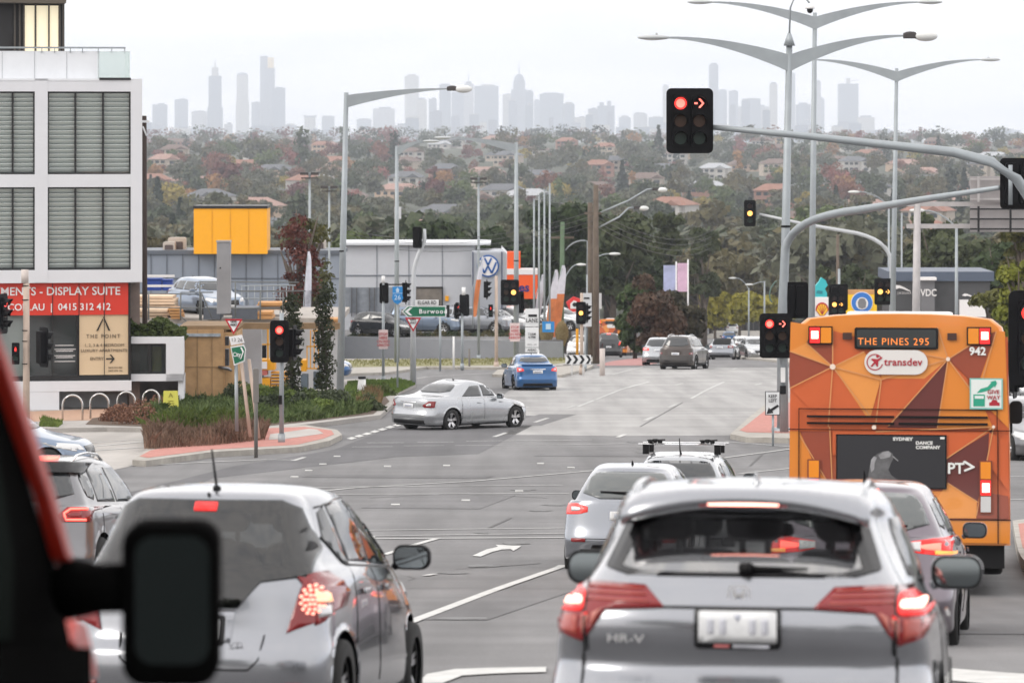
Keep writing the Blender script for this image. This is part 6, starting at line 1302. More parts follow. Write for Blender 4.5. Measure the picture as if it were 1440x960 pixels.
# ---- pole with the camera dome: double lamp, gooseneck camera, curved outreach to the right with a signal seen from behind
def blade_arm(t, c, ln, rise, sgn, lamp='led', dr=.36):
    """curved, deep-rooted outreach arm"""
    b = MB(); N = 12; v = []
    for i in range(N+1):
        u = i/N; x = sgn*ln*u; z = rise*math.sin(min(1, u*1.05)*math.pi/2)**.9+ln*.02*0; dp = dr*(1-u)**1.3+.05; w_ = .055*(1-u)+.025
        for yy in (-w_, w_):
            v += [(c[0]+x, c[1]+yy, c[2]+z), (c[0]+x, c[1]+yy, c[2]+z-dp)]
    f = []
    for i in range(N):
        a, q = i*4, (i+1)*4; f += [(a, a+1, q+1, q), (a+2, q+2, q+3, a+3), (a, q, q+2, a+2), (a+1, a+3, q+3, q+1)]
    f += [(0, 2, 3, 1), (N*4, N*4+1, N*4+3, N*4+2)]; b.add(v, f); b.build('outreach_arm', M_GALV, t)
    e = Vector((c[0]+sgn*ln, c[1], c[2]+rise-.02)); q = MB()
    lh = bpy.data.objects.new('lamp_head', None); COL.objects.link(lh); lh.parent = t; lh.location = e
    if lamp == 'led': q.ball((sgn*.38, 0, 0), (.46, .17, .075), 14); q.tube([(sgn*.3, 0, .05), (sgn*.3, 0, .13)], .03, 6); q.build('lamp_housing', mat('lamp_grey', (.40, .42, .43), .5), lh); MB().ball((sgn*.42, 0, -.035), (.28, .13, .05), 10).build('lamp_lens', mat('lamp_lens', (.62, .63, .62), .25), lh)
    else: q.box((sgn*.16, 0, .0), (.36, .18, .16)); q.ball((sgn*.18, 0, .06), (.2, .1, .06), 8); q.build('lamp_housing', mat('lamp_dark', (.05, .045, .045), .5), lh, .03); MB().ball((sgn*.60, 0, -.01), (.34, .18, .15), 12).build('lamp_lens', MATS.get('lamp_lens') or mat('lamp_lens', (.62, .63, .62), .25), lh)
t = base('street_lamp', 'tall grey double-arm street lamp with a camera dome on a thin gooseneck above it', 'street lamp', 1100, 108)
hz_ = at(1110, 85, 108, t); MB().tube([(0, 0, -.3), (0, 0, 3), (hz_.x*.45, 0, hz_.z*.5), (hz_.x, 0, hz_.z+.45)], [.15, .14, .12, .085], 14).build('pole', M_GALV, t); MB().tube([(0, 0, -.1), (0, 0, .1)], [.3, .3], 10).build('base_flange', M_GALV, t)
MB().tube([(hz_.x*.52, 0, hz_.z*.55), (hz_.x*.52, 0, hz_.z*.55+.06)], .135, 12).build('pole_band', M_BLACK, t)
blade_arm(t, (hz_.x, 0, hz_.z+.15), S(207, 108)-.9, .55, 1, 'bulb', .42); blade_arm(t, (hz_.x, 0, hz_.z+.15), S(207, 108)-.7, .5, -1, 'led', .42)
MB().tube([(hz_.x, 0, hz_.z+.4), (hz_.x, 0, hz_.z+.75)], [.16, .05], 8).build('cone_cap', M_GALV, t)
gp_ = [(hz_.x, 0, hz_.z+.7), (hz_.x+.03, 0, hz_.z+1.45), (hz_.x+.12, 0, hz_.z+1.68), (hz_.x+.45, 0, hz_.z+1.70), (hz_.x+.56, 0, hz_.z+1.58)]; MB().tube(gp_, .025, 8).build('gooseneck', M_GALV, t)
cm = MB(); cm.ball((hz_.x+.57, 0, hz_.z+1.47), (.13, .13, .10), 12, half=True); cm.tube([(hz_.x+.57, 0, hz_.z+1.42), (hz_.x+.57, 0, hz_.z+1.48)], .13, 12); cdm = cm.build('camera_dome', mat('dome_white', (.7, .7, .7), .4), t); MB().ball((hz_.x+.57, 0, hz_.z+1.40), (.09, .09, .11), 12).build('camera_lens', M_GBLK, cdm)
t = base('traffic_signal_mast', 'grey mast arched over the bus, holding a signal seen from behind', 'traffic signal', 1103, 107)
pts = [Vector((0, 0, -.3)), at(1101, 420, 107, t), at(1103, 365, 107, t)]+curve(at(1104, 350, 107, t), at(1112, 318, 107, t), at(1145, 302, 106, t), at(1210, 295, 104, t), 8)+[at(1300, 280, 100, t), at(1405, 264, 96, t)]
MB().tube(pts, [.12, .115, .11]+[.11]*9+[.085, .06], 12).build('mast_arm', M_GALV, t)
MB().tube([at(1421, 232, 95.6, t), at(1421, 288, 95.6, t)], .05, 8).build('head_bracket', M_GALV, t); head(t, at(1432, 258, 96, t), 1.25, 2, rz=R(180))
hA = head(t, at(1091, 472, 106.6, t), 1.22, 2, {(0, 0): 'r', (1, 0): 'r'}, True)
head(t, at(1118, 422, 107.4, t), 1.0, 2, rz=R(180)); head(t, at(1078, 470, 107, t), 1.0, 1, rz=R(100))
MB().box(at(1101, 527, 106.85, t), (.12, .10, .40)).build('info_plate', mat('dome_white', (.7, .7, .7), .4), t); MB().box(at(1101, 548, 106.85, t), (.16, .12, .22)).build('push_button', M_BLACK, t)
MB().tube(curve(at(1092, 395, 106.8, t), at(1084, 400, 106.7, t), at(1078, 418, 106.7, t), at(1086, 425, 106.7, t)), .018, 6).build('cable_loop', mat('green_cable', (.08, .14, .12), .5), t)
# ---- other double-arm lamps
def dbl_lamp(px, d, ytop, span, label, xt=None):
    t = base('street_lamp', label, 'street lamp', px, d); h = EZ+(HOR-ytop)*d/FPX-t.location.z; xt = xt or px; dx = at(xt, 0, d, t).x
    MB().tube([(0, 0, -.3), (dx*.5, 0, h*.5), (dx, 0, h+.15)], [.13, .11, .075], 12).build('pole', M_GALV, t)
    ln = S(span, d)/2-.85; blade_arm(t, (dx, 0, h), ln, .55, 1, 'led', .40); blade_arm(t, (dx, 0, h), ln, .55, -1, 'led', .40); return t
dbl_lamp(1140, 140, 24, 360, 'second double-arm street lamp, rising behind the bus beside the camera lamp', 1146)
dbl_lamp(1254, 172, 101, 293, 'third double-arm street lamp, thinner, above the bus route sign', 1261)
# ---- single-arm lamps
def lamp1(px, d, ytop, span, sgn, label, lamp='bulb', xt=None, by=None):
    t = base('street_lamp', label, 'street lamp', px, d); h = EZ+(HOR-ytop)*d/FPX-t.location.z; xt = xt or px; dx = at(xt, 0, d, t).x
    MB().tube([(0, 0, -.3), (dx*.5, 0, h*.5), (dx, 0, h+.1)], [.14, .12, .085], 12).build('pole', M_GALV, t); MB().tube([(dx*.4, 0, h*.47), (dx*.4, 0, h*.475)], .13, 10).build('pole_band', M_BLACK, t)
    blade_arm(t, (dx, 0, h), S(span, d)-.9, .35*S(28, d)/1, sgn, lamp, .42); return t
lamp1(478, 146, 134, 176, 1, 'tallest single-arm street lamp standing at the edge of the corner garden', xt=487)
lamp1(558, 206, 208, 62, 1, 'second single-arm street lamp, behind the route shield sign', 'led')
t = lamp1(726, 197, 203, 118, -1, 'single-arm street lamp carrying an amber signal and a pink stop sign', 'led')
head(t, at(717, 411, 196.6, t), 1.28, 2, {(1, 1): 'a'}); head(t, at(731, 425, 197.4, t), 1.1, 1, rz=R(150))
sg = MB().prism(rrect(S(14, 196), S(26, 196), .02, 2, 0, 0), -.02, .0); 
def stop_here(t, c, w_, h_):
    q = MB(); q.prism(rrect(w_, h_, .03, 3, c.x, c.z), c.y-.02, c.y); s_ = q.build('stop_here_sign', mat('sign_pink_white', (.62, .50, .50), .5), t)
    text(s_, 'sign_lettering', 'STOP\nHERE\nON RED\nARROW', h_*.19, mat('sign_red_ink', (.42, .04, .05), .5), (c.x, c.y-.03, c.z-h_*.02), bold=.002, xs=.95)
stop_here(t, at(724, 467, 196.7, t), S(14, 196), S(26, 196))
# ---- corner signal near left (red), with its side-facing head
t = base('traffic_signal', 'traffic signal showing a single red disc on a grey post at the paved island', 'traffic signal', 396, 100, lift=.14)
pole(t, at(396, 440, 100, t).z, .062, .055); head(t, at(393, 480, 99.8, t), 1.08, 1, {(0, 0): 'r'}); head(t, at(415, 482, 100, t), .9, 1, rz=R(80)); MB().box(at(394, 562, 99.9, t), (.09, .1, .22)).build('push_button', M_BLACK, t)
# ---- left edge signals on a beige post
t = base('traffic_signal', 'beige post before the apartment block with a red pedestrian signal and side-facing heads', 'traffic signal', 37, 112)
pole(t, at(36, 398, 112, t).z, .10, .09, M_BEIGE); MB().tube([at(35, 398, 112, t), at(35, 379, 112, t)], .105, 12).build('post_cap', mat('cap_beige', (.52, .46, .43), .6), t)
head(t, at(22, 497, 111.8, t), .62, 1, {(0, 0): 'r'}, ped=True); head(t, at(62, 488, 111.9, t), 1.15, 1, rz=R(125)); hl_ = head(t, at(5, 441, 111.8, t), 1.15, 1, {(0, 0): 'r'}, rz=R(70))
for zz in (402, 422, 465, 480, 512): MB().tube([at(36, zz, 112, t), at(36, zz-1.2, 112, t)], .108, 12).build('clamp_band', M_BLACK, t)
# ---- far-left of the centre: black boards seen from behind on grey posts
t = base('traffic_signal', 'signal seen from behind on a post with a pink stop sign beside the blue shield', 'traffic signal', 539, 160, lift=0.12); pole(t, at(539, 398, 160, t).z, .06, .055); head(t, at(540, 412, 160, t), .84, 1, rz=R(190)); head(t, at(571, 411, 161, t), 1.0, 1, rz=R(95)); stop_here(t, at(539, 477, 159.9, t), S(13, 160), S(27, 160)); MB().tube([at(539, 398, 160, t), at(539, 388, 160, t)], .07, 10).build('post_cap', mat('dome_white', (.7, .7, .7), .4), t)
MB().tube([at(540, 400, 160, t), at(568, 400, 161, t)], .03, 6).build('head_bracket', M_SBLK, t)
t = base('traffic_signal', 'signal seen from behind on a post before the wall, small red head beside it', 'traffic signal', 650, 188); pole(t, at(650, 440, 188, t).z, .065, .055); head(t, at(653, 429, 188, t), 1.05, 1, rz=R(180)); head(t, at(643, 437, 188, t), .8, 1, {(0, 0): 'r'}, rz=R(60)); MB().tube([at(652, 415, 188, t), at(652, 404, 188, t)], .09, 10).build('post_cap', MATS['dome_white'], t)
t = base('traffic_signal', 'beige post with a red pedestrian signal beside the round blue badge', 'traffic signal', 698, 192); pole(t, at(698, 388, 192, t).z, .085, .075, M_BEIGE); head(t, at(690, 437, 191.8, t), .62, 1, {(0, 0): 'r'}, ped=True); head(t, at(685, 407, 192, t), 1.0, 1, rz=R(85))
t = base('traffic_signal', 'amber signal on a beige post beside the wooden power poles', 'traffic signal', 818, 178); pole(t, at(818, 412, 178, t).z, .08, .07, M_BEIGE); head(t, at(817, 440, 177.8, t), 1.02, 1, {(0, 1): 'a'}); head(t, at(826, 440, 178, t), .9, 1, rz=R(80))
# curved white mast with a signal from behind, above the green direction sign
t = base('traffic_signal_mast', 'pale curved mast carrying the green direction sign and a give way sign', 'traffic signal', 581, 158)
MB().tube([(0, 0, -.3), at(581, 440, 158, t), at(582, 392, 158, t)]+curve(at(582, 385, 158, t), at(583, 365, 158, t), at(592, 352, 158, t), at(597, 338, 158, t), 6)+[at(597, 322, 158, t)], [.13, .10, .095]+[.085]*7+[.06], 10).build('mast_arm', mat('pale_steel', (.46, .48, .50), .5, .2), t); head(t, at(587, 334, 157.9, t), .85, 1, rz=R(165))
def gp3(t, pts, d): 
    q = [P(a, b_, d) for a, b_ in pts]; return [(p.x-t.location.x, p.z-t.location.z) for p in q]
M_SGRN = mat('sign_green', (.005, .13, .065), .45); M_SWHT = mat('sign_white', (.68, .69, .70), .45); M_SRED = mat('sign_red', (.40, .01, .02), .45); M_SBLU = mat('sign_blue', (.02, .22, .55), .45); M_INK = mat('sign_black', (.01, .01, .012), .5)
def board(t, nm, pts, d, m, th=.03, par=None, off=0.): return MB().prism(gp3(t, pts, d), d-t.location.y-off, d-t.location.y+th-off).build(nm, m, par or t)
b1 = board(t, 'direction_sign', [(565, 438), (573, 430), (627, 430), (627, 445.5), (573, 446)], 157.7, M_SWHT); board(t, 'sign_face', [(567, 438), (574, 431.2), (626, 431.2), (626, 444.4), (574, 444.8)], 157.7, M_SGRN, .01, b1, .012); MB().box(at(630, 437.5, 158, t), (.12, .2, .5)).build('sign_box', M_INK, t)
board(t, 'sign_chevron', [(569, 438), (576, 432.5), (580, 432.5), (574, 438), (580, 443.5), (576, 443.5)], 157.7, M_SWHT, .01, b1, .024)
c = at(609, 438, 157.66, t); text(b1, 'sign_lettering', 'Burwood', .25, M_SWHT, (c.x, c.y-.02, c.z), bold=.006, sp=1.25)
b2 = board(t, 'street_name_sign', [(584, 421.5), (617, 421.5), (617, 429.6), (584, 429.6)], 157.7, M_SWHT); c = at(600.5, 425.6, 157.66, t); text(b2, 'sign_lettering', 'ELGAR RD', .20, M_INK, (c.x, c.y-.01, c.z), xs=.82, bold=.002); MB().box(at(617, 426, 157.9, t), (.08, .14, .22)).build('sign_box', M_INK, t)
def give_way(t, cx, cy, w_, d, par=None):
    tri = lambda k, o=0: [(cx-w_/2*k, cy-w_*.42*k+o), (cx+w_/2*k, cy-w_*.42*k+o), (cx, cy+w_*.46*k+o)]
    g_ = board(t, 'give_way_sign', tri(1), d, M_SRED); board(t, 'sign_field', tri(.68, -w_*.03), d, M_SWHT, .01, g_, .012); c = at(cx, cy-w_*.19, d, t); text(g_, 'sign_lettering', 'GIVE\nWAY', S(w_, d)*.20, M_INK, (c.x, c.y-.03, c.z), xs=.85, bold=.002); return g_
give_way(t, 581, 456, 23, 157.7)
t = base('route_sign', 'blue route 26 shield on a thin post beside the garden lawn', 'sign', 559, 146, lift=.12); pole(t, at(559, 402, 146, t).z, .035, .035, base=False)
b1 = board(t, 'shield', [(552, 403), (566, 403), (566, 416), (567, 419), (564, 425), (559, 428), (554, 425), (551, 419), (552, 416)], 145.9, M_SBLU); c = at(559, 418.5, 145.85, t); text(b1, 'sign_lettering', '26', .25, mat('route_pale', (.45, .60, .75), .5), (c.x, c.y-.02, c.z), bold=.002); board(t, 'shield_arrow', [(557, 411), (557, 407.5), (556, 407.5), (559, 404.3), (562, 407.5), (561, 407.5), (561, 411)], 145.9, MATS['route_pale'], .01, b1, .012); board(t, 'shield_bar', [(552, 412), (566, 412), (566, 412.6), (552, 412.6)], 145.9, MATS['route_pale'], .01, b1, .012)
# ---- lane sign stack
t = base('lane_sign', 'white stacked lane times sign beside the lamp with the amber signal', 'sign', 748, 172); pole(t, at(748, 470, 172, t).z, .05, .05)
for (y0, y1, s_, hh) in ((434, 459, '\nLANE', 9.5), (460, 488, '7-9AM\n4-7PM', 8.5), (489, 495, 'AHEAD', 5)):
    b1 = board(t, 'sign_panel', [(738.5, y0), (757.5, y0), (757.5, y1), (738.5, y1)], 171.8, M_SWHT); c = at(748, (y0+y1)/2+(-2 if y0 == 460 else 0), 171.75, t); text(b1, 'sign_lettering', s_, S(hh, 172)*(.62 if y0 == 460 else 1)*.85, M_INK, (c.x, c.y-.03, c.z), bold=.003, xs=.88)
    if y0 == 434: board(t, 'bus_symbol', [(743, 442), (755, 442), (755, 445.5), (743, 445.5)], 171.8, M_INK, .01, b1, .012)
    if y0 == 460: c = at(748, 484.5, 171.75, t); text(b1, 'sign_lettering', 'MON - FRI', .09, M_INK, (c.x, c.y-.03, c.z))
t = base('bus_lane_sign', 'tall white sign board behind the amber signal on the beige post', 'sign', 823, 186); pole(t, at(823, 450, 186, t).z, .05, .05); b1 = board(t, 'sign_panel', [(816, 412), (832, 412), (832, 459), (816, 459)], 185.8, mat('sign_grey_white', (.50, .51, .53), .5)); board(t, 'bus_symbol', [(821, 418), (829, 418), (829, 420.5), (821, 420.5)], 185.8, M_INK, .01, b1, .012)
t = base('sign_board', 'plain white sign board seen from the side of the wooden power pole', 'sign', 842, 222); pole(t, at(842, 430, 222, t).z, .05, .05); board(t, 'sign_panel', [(838, 412), (846, 412), (846, 434), (838, 434)], 221.8, MATS['sign_grey_white'])
t = base('chevron_sign', 'black and white chevron board on two posts at the tip of the traffic island', 'sign', 812, 176); 
for x in (804, 820): c = at(x, 500, 176, t); pole(t, c.z, .04, .04, MATS['dome_white'], base=False, x=c.x)
b1 = board(t, 'chevron_board', [(795, 499), (831, 499), (831, 512), (795, 512)], 175.8, M_SWHT)
for k in range(4): x = 796+k*9.2; board(t, 'chevron', [(x, 499.6), (x+4, 499.6), (min(830.8, x+8), 505.5), (x+4, 511.4), (x, 511.4), (x+4, 505.5)], 175.8, M_INK, .01, b1, .012)
t = base('keep_left_sign', 'keep left sign with a black arrow on the brick paved median beside the bus', 'sign', 1087, 101, lift=.14); pole(t, at(1087, 583, 101, t).z, .03, .03, base=False)
b1 = board(t, 'sign_panel', [(1076, 550), (1097, 550), (1097, 583.5), (1076, 583.5)], 100.9, M_INK); board(t, 'sign_face', [(1077, 551), (1096, 551), (1096, 582.5), (1077, 582.5)], 100.9, M_SWHT, .01, b1, .012); c = at(1086.5, 560, 100.85, t); text(b1, 'sign_lettering', 'KEEP\nLEFT', .115, M_INK, (c.x, c.y-.03, c.z), xs=.9, bold=.002)
board(t, 'arrow', [(1093.5, 568.5), (1095.5, 571), (1086, 577.5), (1087.5, 580), (1078, 581.5), (1081, 572.5), (1083, 575)], 100.9, M_INK, .01, b1, .024)
# ---- leaning sign cluster on two timber-coloured posts at the near left island
t = base('direction_sign', 'leaning give way, route and green town signs on tilted posts in the grass', 'sign', 340, 99, lift=.1)
for a, b_, m_ in (((339, 505), (352, 608), M_BEIGE), ((350, 505), (364, 610), M_BEIGE), ((332, 510), (333, 600), M_GALV)): MB().tube([at(a[0], a[1], 99, t), at(b_[0], b_[1]+6, 99, t)], .045, 8).build('sign_post', m_, t)
give_way(t, 328.5, 459, 25, 98.8)
b1 = board(t, 'route_panel', [(322, 473.5), (340, 470.5), (344, 482), (325, 485.5)], 98.75, M_SWHT); c = at(333, 478, 98.7, t); text(b1, 'sign_lettering', '13 26', .13, M_INK, (c.x, c.y-.02, c.z)); 
b2 = board(t, 'town_sign', [(324, 487.5), (343, 484.5), (346, 491), (344, 508), (329, 514)], 98.75, M_SWHT); board(t, 'sign_face', [(325.5, 489), (342, 486.4), (344.4, 491), (342.6, 506.6), (330, 511.6)], 98.75, M_SGRN, .01, b2, .012); c = at(333, 498.5, 98.7, t); text(b2, 'sign_lettering', 'City', .15, M_SWHT, (c.x, c.y-.03, c.z), bold=.002, xs=.8); board(t, 'sign_chevron', [(338, 488.5), (340, 488), (343, 494), (339.5, 504), (337.5, 505), (341, 495)], 98.75, M_SWHT, .01, b2, .024)
for y0 in (473, 490): MB().box(at(319.5, y0+(6 if y0 < 480 else 12), 99, t), (.09, .3, .22 if y0 < 480 else .42)).build('sign_box', M_INK, t)
t = base('post', 'bare grey metal post in the island paving beside the leaning signs', 'post', 360, 94, lift=.14); pole(t, at(360, 518, 94, t).z, .045, .05, mat('grey_post', (.16, .15, .14), .7), base=False); MB().box(at(360, 542, 94, t), (.13, .1, .8)).build('post_sleeve', MATS['grey_post'], t)
t = base('bollard', 'white tapered bollard with a dark cap on the lawn strip', 'bollard', 509, 141, lift=.12); MB().tube([(0, 0, -.1), (0, 0, .58)], [.2, .13], 14).build('bollard_post', mat('dome_white', (.7, .7, .7), .4), t); MB().tube([(0, 0, .58), (0, 0, .66)], [.14, .14], 14).build('bollard_cap', M_BLACK, t)
for k, (px, y0, d, lb) in enumerate([(638, 473, 190, 'thin white marker post in front of the grey retaining wall'), (660, 490, 192, 'short dark post in front of the retaining wall'), (619, 440, 186, 'slim grey post below the street name sign'), (757, 492, 196, 'short white post on the verge beside the blue sedan'), (847, 490, 176, 'thick short beige stub post beside the wooden poles')]):
    t = base('post', lb, 'post', px, d); pole(t, at(px, y0, d, t).z, .05 if k != 4 else .12, .05 if k != 4 else .12, [MATS['dome_white'], MATS['grey_post'], M_GALV, MATS['dome_white'], MATS['cap_beige']][k], name='shaft', base=False)
# ---- small hanging amber signal on its own long mast
t = base('traffic_signal_mast', 'small hanging amber signal on a long white mast arm, farther off', 'traffic signal', 1254, 188)
MB().tube([(0, 0, -.3), at(1254, 400, 188, t)]+curve(at(1254, 372, 188, t), at(1252, 350, 188, t), at(1238, 336, 188, t), at(1205, 328, 188, t), 7)+[at(1130, 315, 188, t), at(1068, 301, 188, t)], [.14, .12]+[.10]*8+[.08, .06], 10).build('mast_arm', mat('pale_steel', (.46, .48, .50), .5, .2), t)
head(t, at(1054.5, 300, 187.8, t), 1.27, 1, {(0, 1): 'a'})
head(t, at(1243, 410, 187.6, t), 1.27, 2, {(0, 1): 'a', (1, 1): 'a'}, True)
t = base('traffic_signal', 'amber twin signal peeking over the bus roof on a wooden-cream post', 'traffic signal', 1180, 186); pole(t, at(1180, 378, 186, t).z, .07, .06); head(t, at(1179, 418, 185.8, t), 1.25, 2, rz=R(180)); head(t, at(1178, 428, 185.5, t), 1.1, 2, {(0, 1): 'a', (1, 1): 'a'}, True)
# ---- wooden power poles with street lights
def wire(p0, p1, sag, r=.02):
    return [p0.lerp(p1, i/14)-Vector((0, 0, sag*4*(i/14)*(1-i/14))) for i in range(15)]
t = base('power_pole', 'pair of weathered wooden power poles with two long street light brackets', 'power pole', 838, 212); MB().tube([(0, 0, -.5), at(838, 260, 212, t)], [.19, .14], 10).build('pole', M_WOODP, t); MB().tube([at(831, 500, 213, t), at(830, 285, 213, t)], [.17, .14], 10).build('pole', M_WOODP, t)
for (x0, y0, x1, y1) in ((842, 300, 918, 266), (842, 320, 892, 292)):
    b_ = MB(); b_.tube([at(x0, y0, 212, t), at((x0+x1)/2+4, (y0+y1)/2-1, 212, t), at(x1-8, y1+.5, 212, t), at(x1, y1, 212, t)], .05, 8); br = b_.build('lamp_bracket', M_GALV, t); q = MB(); q.box(at(x1+4, y1, 212, t), (.36, .2, .16)); q.build('lamp_housing', MATS['lamp_dark'], br); MB().ball(at(x1+13, y1+1, 212, t), (.30, .17, .14), 10).build('lamp_lens', MATS['lamp_lens'], br)
MB().box(at(834, 300, 212, t), (.9, .12, .12)).build('crossarm', M_WOODP, t)
for k in range(4):
    a = at(836, 296+k*7, 212, t); b_ = P(470, 318+k*5, 260)-t.location; MB().tube(wire(a, b_, 1.2), .013, 4, cap=False).build('power_line', mat('wire_dark', (.05, .05, .05), .6), t)
    b_ = P(1010, 318+k*8, 420)-t.location; MB().tube(wire(a, b_, 1.5), .016, 4, cap=False).build('power_line', MATS['wire_dark'], t)
t = base('power_pole', 'green-stained power pole with a curved bracket lamp', 'power pole', 789, 240); MB().tube([(0, 0, -.5), at(791, 312, 240, t)], [.17, .13], 10).build('pole', mat('green_pole', (.10, .15, .09), .9, var=.2), t); MB().box(at(790, 334, 240, t), (1.5, .12, .12)).build('crossarm', M_WOODP, t)
MB().tube(curve(at(795, 352, 240, t), at(805, 338, 240, t), at(818, 337, 240, t), at(826, 339, 240, t), 6)+[at(825, 386, 240, t)], .05, 6).build('lamp_bracket', M_GALV, t)
t = base('power_pole', 'dark slender pole with white fittings against the apartment block edge', 'power pole', 204, 138, lift=.1); MB().tube([(0, 0, -.5), at(203, 163, 138, t)], [.10, .08], 8).build('pole', mat('dark_brown_pole', (.05, .035, .03), .85), t); MB().box(at(204, 171, 137.8, t), (.28, .1, .08)).build('fitting', M_SWHT, t); MB().tube([at(201, 178, 137.8, t), at(206, 191, 137.8, t)], .03, 6).build('fitting', M_SWHT, t)
# ---- distant poles
for (px, d, yt, r_, m_, lb, arm) in [(435.5, 205, 243, .075, M_GALV, 'floodlight pole with twin heads in front of the red-leaved tree', 1), (463, 225, 262, .07, M_GALV, 'slimmer floodlight pole with twin heads beside the maroon tree', 1), (673, 232, 250, .085, M_GALV, 'floodlight pole with twin heads by the showroom roof', 1), (555, 300, 270, .05, M_WOODP, 'thin wooden pole with a small transformer box beyond the dealership', 2),
                                (1268, 260, 300, .07, M_GALV, 'slim grey pole beside the sign gantry post', 0), (1178, 250, 330, .12, M_WOODP, 'plain wooden pole rising behind the bulldog sign', 0), (1399, 300, 360, .09, mat('dome_white', (.7, .7, .7), .4), 'short white pole in front of the spreading eucalypts', 0)]:
    t = base('light_pole' if arm == 1 else 'utility_pole', lb, 'pole', px, d); h = at(px, yt, d, t).z; pole(t, h, r_, r_*.8, m_)
    if arm == 1: 
        q = MB(); 
        for s_ in (-.28, .28): q.box((s_, -.06, h-.05), (.42, .35, .14))
        q.box((s_*0, -.06, h-.28), (.9, .08, .06)); q.build('floodlight_heads', MATS['lamp_dark'], t)
    if arm == 2: MB().box((.25, -.1, h-1.6), (.5, .4, .9)).build('transformer_box', MATS['sign_grey_white'], t)
for k, (px, yt) in enumerate([(751, 282), (758, 276), (765.5, 268), (773, 260)]):
    t = base('flag_pole', ['shortest of the four bare steel flag poles', 'second shortest of the four bare flag poles', 'second tallest of the four bare flag poles', 'tallest of the four bare flag poles'][k], 'flag pole', px, 236, 'flag poles by the dealership'); pole(t, at(px, yt, 236, t).z, .065, .055, name='shaft'); MB().ball((0, 0, at(px, yt, 236, t).z+.04), .07, 8).build('finial', M_GALV, t)
def simple_lamp(px, d, yt, x1, y1, lb):
    t = base('street_lamp', lb, 'street lamp', px, d); MB().tube([(0, 0, -.3), at(px, yt, d, t)], [.10, .07], 8).build('pole', M_GALV, t); MB().tube(curve(at(px, yt+2, d, t), at(px+(x1-px)*.3, (yt+y1)/2-3, d, t), at(px+(x1-px)*.7, y1-1, d, t), at(x1, y1, d, t), 6), .045, 6).build('lamp_bracket', M_GALV, t); sg_ = 1 if x1 > px else -1
    MB().ball(at(x1, y1, d, t)+Vector((sg_*.3, 0, 0)), (.42, .16, .10), 10).build('lamp_lens', MATS['lamp_lens'], t)
simple_lamp(1345, 200, 318, 1298, 296, 'slim grey lamp post by the dark showroom, arm reaching to the gantry'); simple_lamp(1250, 265, 288, 1207, 270, 'thin far lamp arm reaching out behind the third double lamp')
simple_lamp(1053, 400, 405, 1034, 391, 'far street lamp with its arm over the yellow trees'); simple_lamp(1075, 380, 395, 1058, 400, 'far timber post and lamp among the yellow trees'); simple_lamp(826, 262, 372, 858, 357, 'far street lamp peeking out beside the wooden poles'); simple_lamp(790, 300, 400, 812, 372, 'far lamp bracket between flag poles and power poles')
# ---- sign gantry at right
t = base('sign_gantry', 'pale steel gantry with the unpainted backs of two large road sign boards', 'sign gantry', 1287, 150); M_GAN = mat('gantry_grey', (.42, .40, .40), .55, .2, var=.12)
MB().tube([(0, 0, -.3), at(1290, 286, 150, t)], [.17, .13], 12).build('post', M_GAN, t); 
for y0 in (287, 318): MB().box((at(1360, y0, 150, t)+Vector((.6, 0, 0))), (S(170, 150)+1.2, .14, .17)).build('beam', M_GAN, t)
for (y0, y1) in ((248, 284), (290, 326)):
    bk = MB(); bk.prism(gp3(t, [(1364, y0), (1520, y0-1), (1520, y1), (1364, y1)], 149.5), -.55, -.50); b1 = bk.build('sign_back', mat('sign_back_grey', (.33, .31, .31), .6, .1, var=.08), t); rb = MB()
    for yy in (y0+4, (y0+y1)/2, y1-4): p0 = at(1364, yy, 149.3, t); rb.box((p0.x+S(78, 150), p0.y, p0.z), (S(156, 150), .04, .06))
    for xx in (1376, 1421, 1470): p0 = at(xx, (y0+y1)/2, 149.2, t); rb.box(p0, (.08, .05, S(y1-y0, 150)))
    rb.build('stiffener', M_INK if y0 > 260 else M_GAN, b1)
# ================================================================== BUILDINGS
M_WHT_R = mat('white_render', (.62, .63, .66), .7, var=.04, scale=.8); M_DFR = mat('dark_frame', (.012, .012, .013), .4); M_LOUV = mat('louvre_metal', (.60, .66, .64), .45, .1); M_PANE = mat('green_grey_glass', (.10, .125, .125), .05, ior=1.9); M_SHADE = mat('shop_glass', (.035, .042, .045), .05, ior=1.7)
M_BRED = mat('banner_red', (.58, .035, .018), .5); M_BEI = mat('poster_beige', (.60, .46, .30), .6); M_INKB = mat('poster_ink', (.10, .075, .05), .6); M_WTXT = mat('banner_white', (.72, .70, .70), .5)
DA = 126.0
t = thing('apartment_building', 'white framed apartment block with louvred windows above a red display suite banner', 'building', (P(200, 0, DA).x, DA, gz(0, DA)+.13), R(9))
def A(px, py, y=0.): return ((px-200)*DA/FPX, y, EZ+(HOR-py)*DA/FPX-t.location.z)
def abox(mb, x0, y0, x1, y1, a, b, mi=0): p = A(x0, y1); q = A(x1, y0); return mb.box2((p[0], a, p[2]), (q[0], b, q[2]), mi)
b = MB()
cols_ = [(-300, -283), (-172, -154), (-60, -42), (50, 68), (184, 200)]
for x0, x1 in cols_: abox(b, x0, 111, x1, 396, 0, .9)
for y0, y1 in ((111, 129), (245, 263), (379, 397)): abox(b, -300, y0, 200, y1, .012, .88)
abox(b, -300, 111, 200, 396, .9, 12); b.build('facade_frame', M_WHT_R, t)
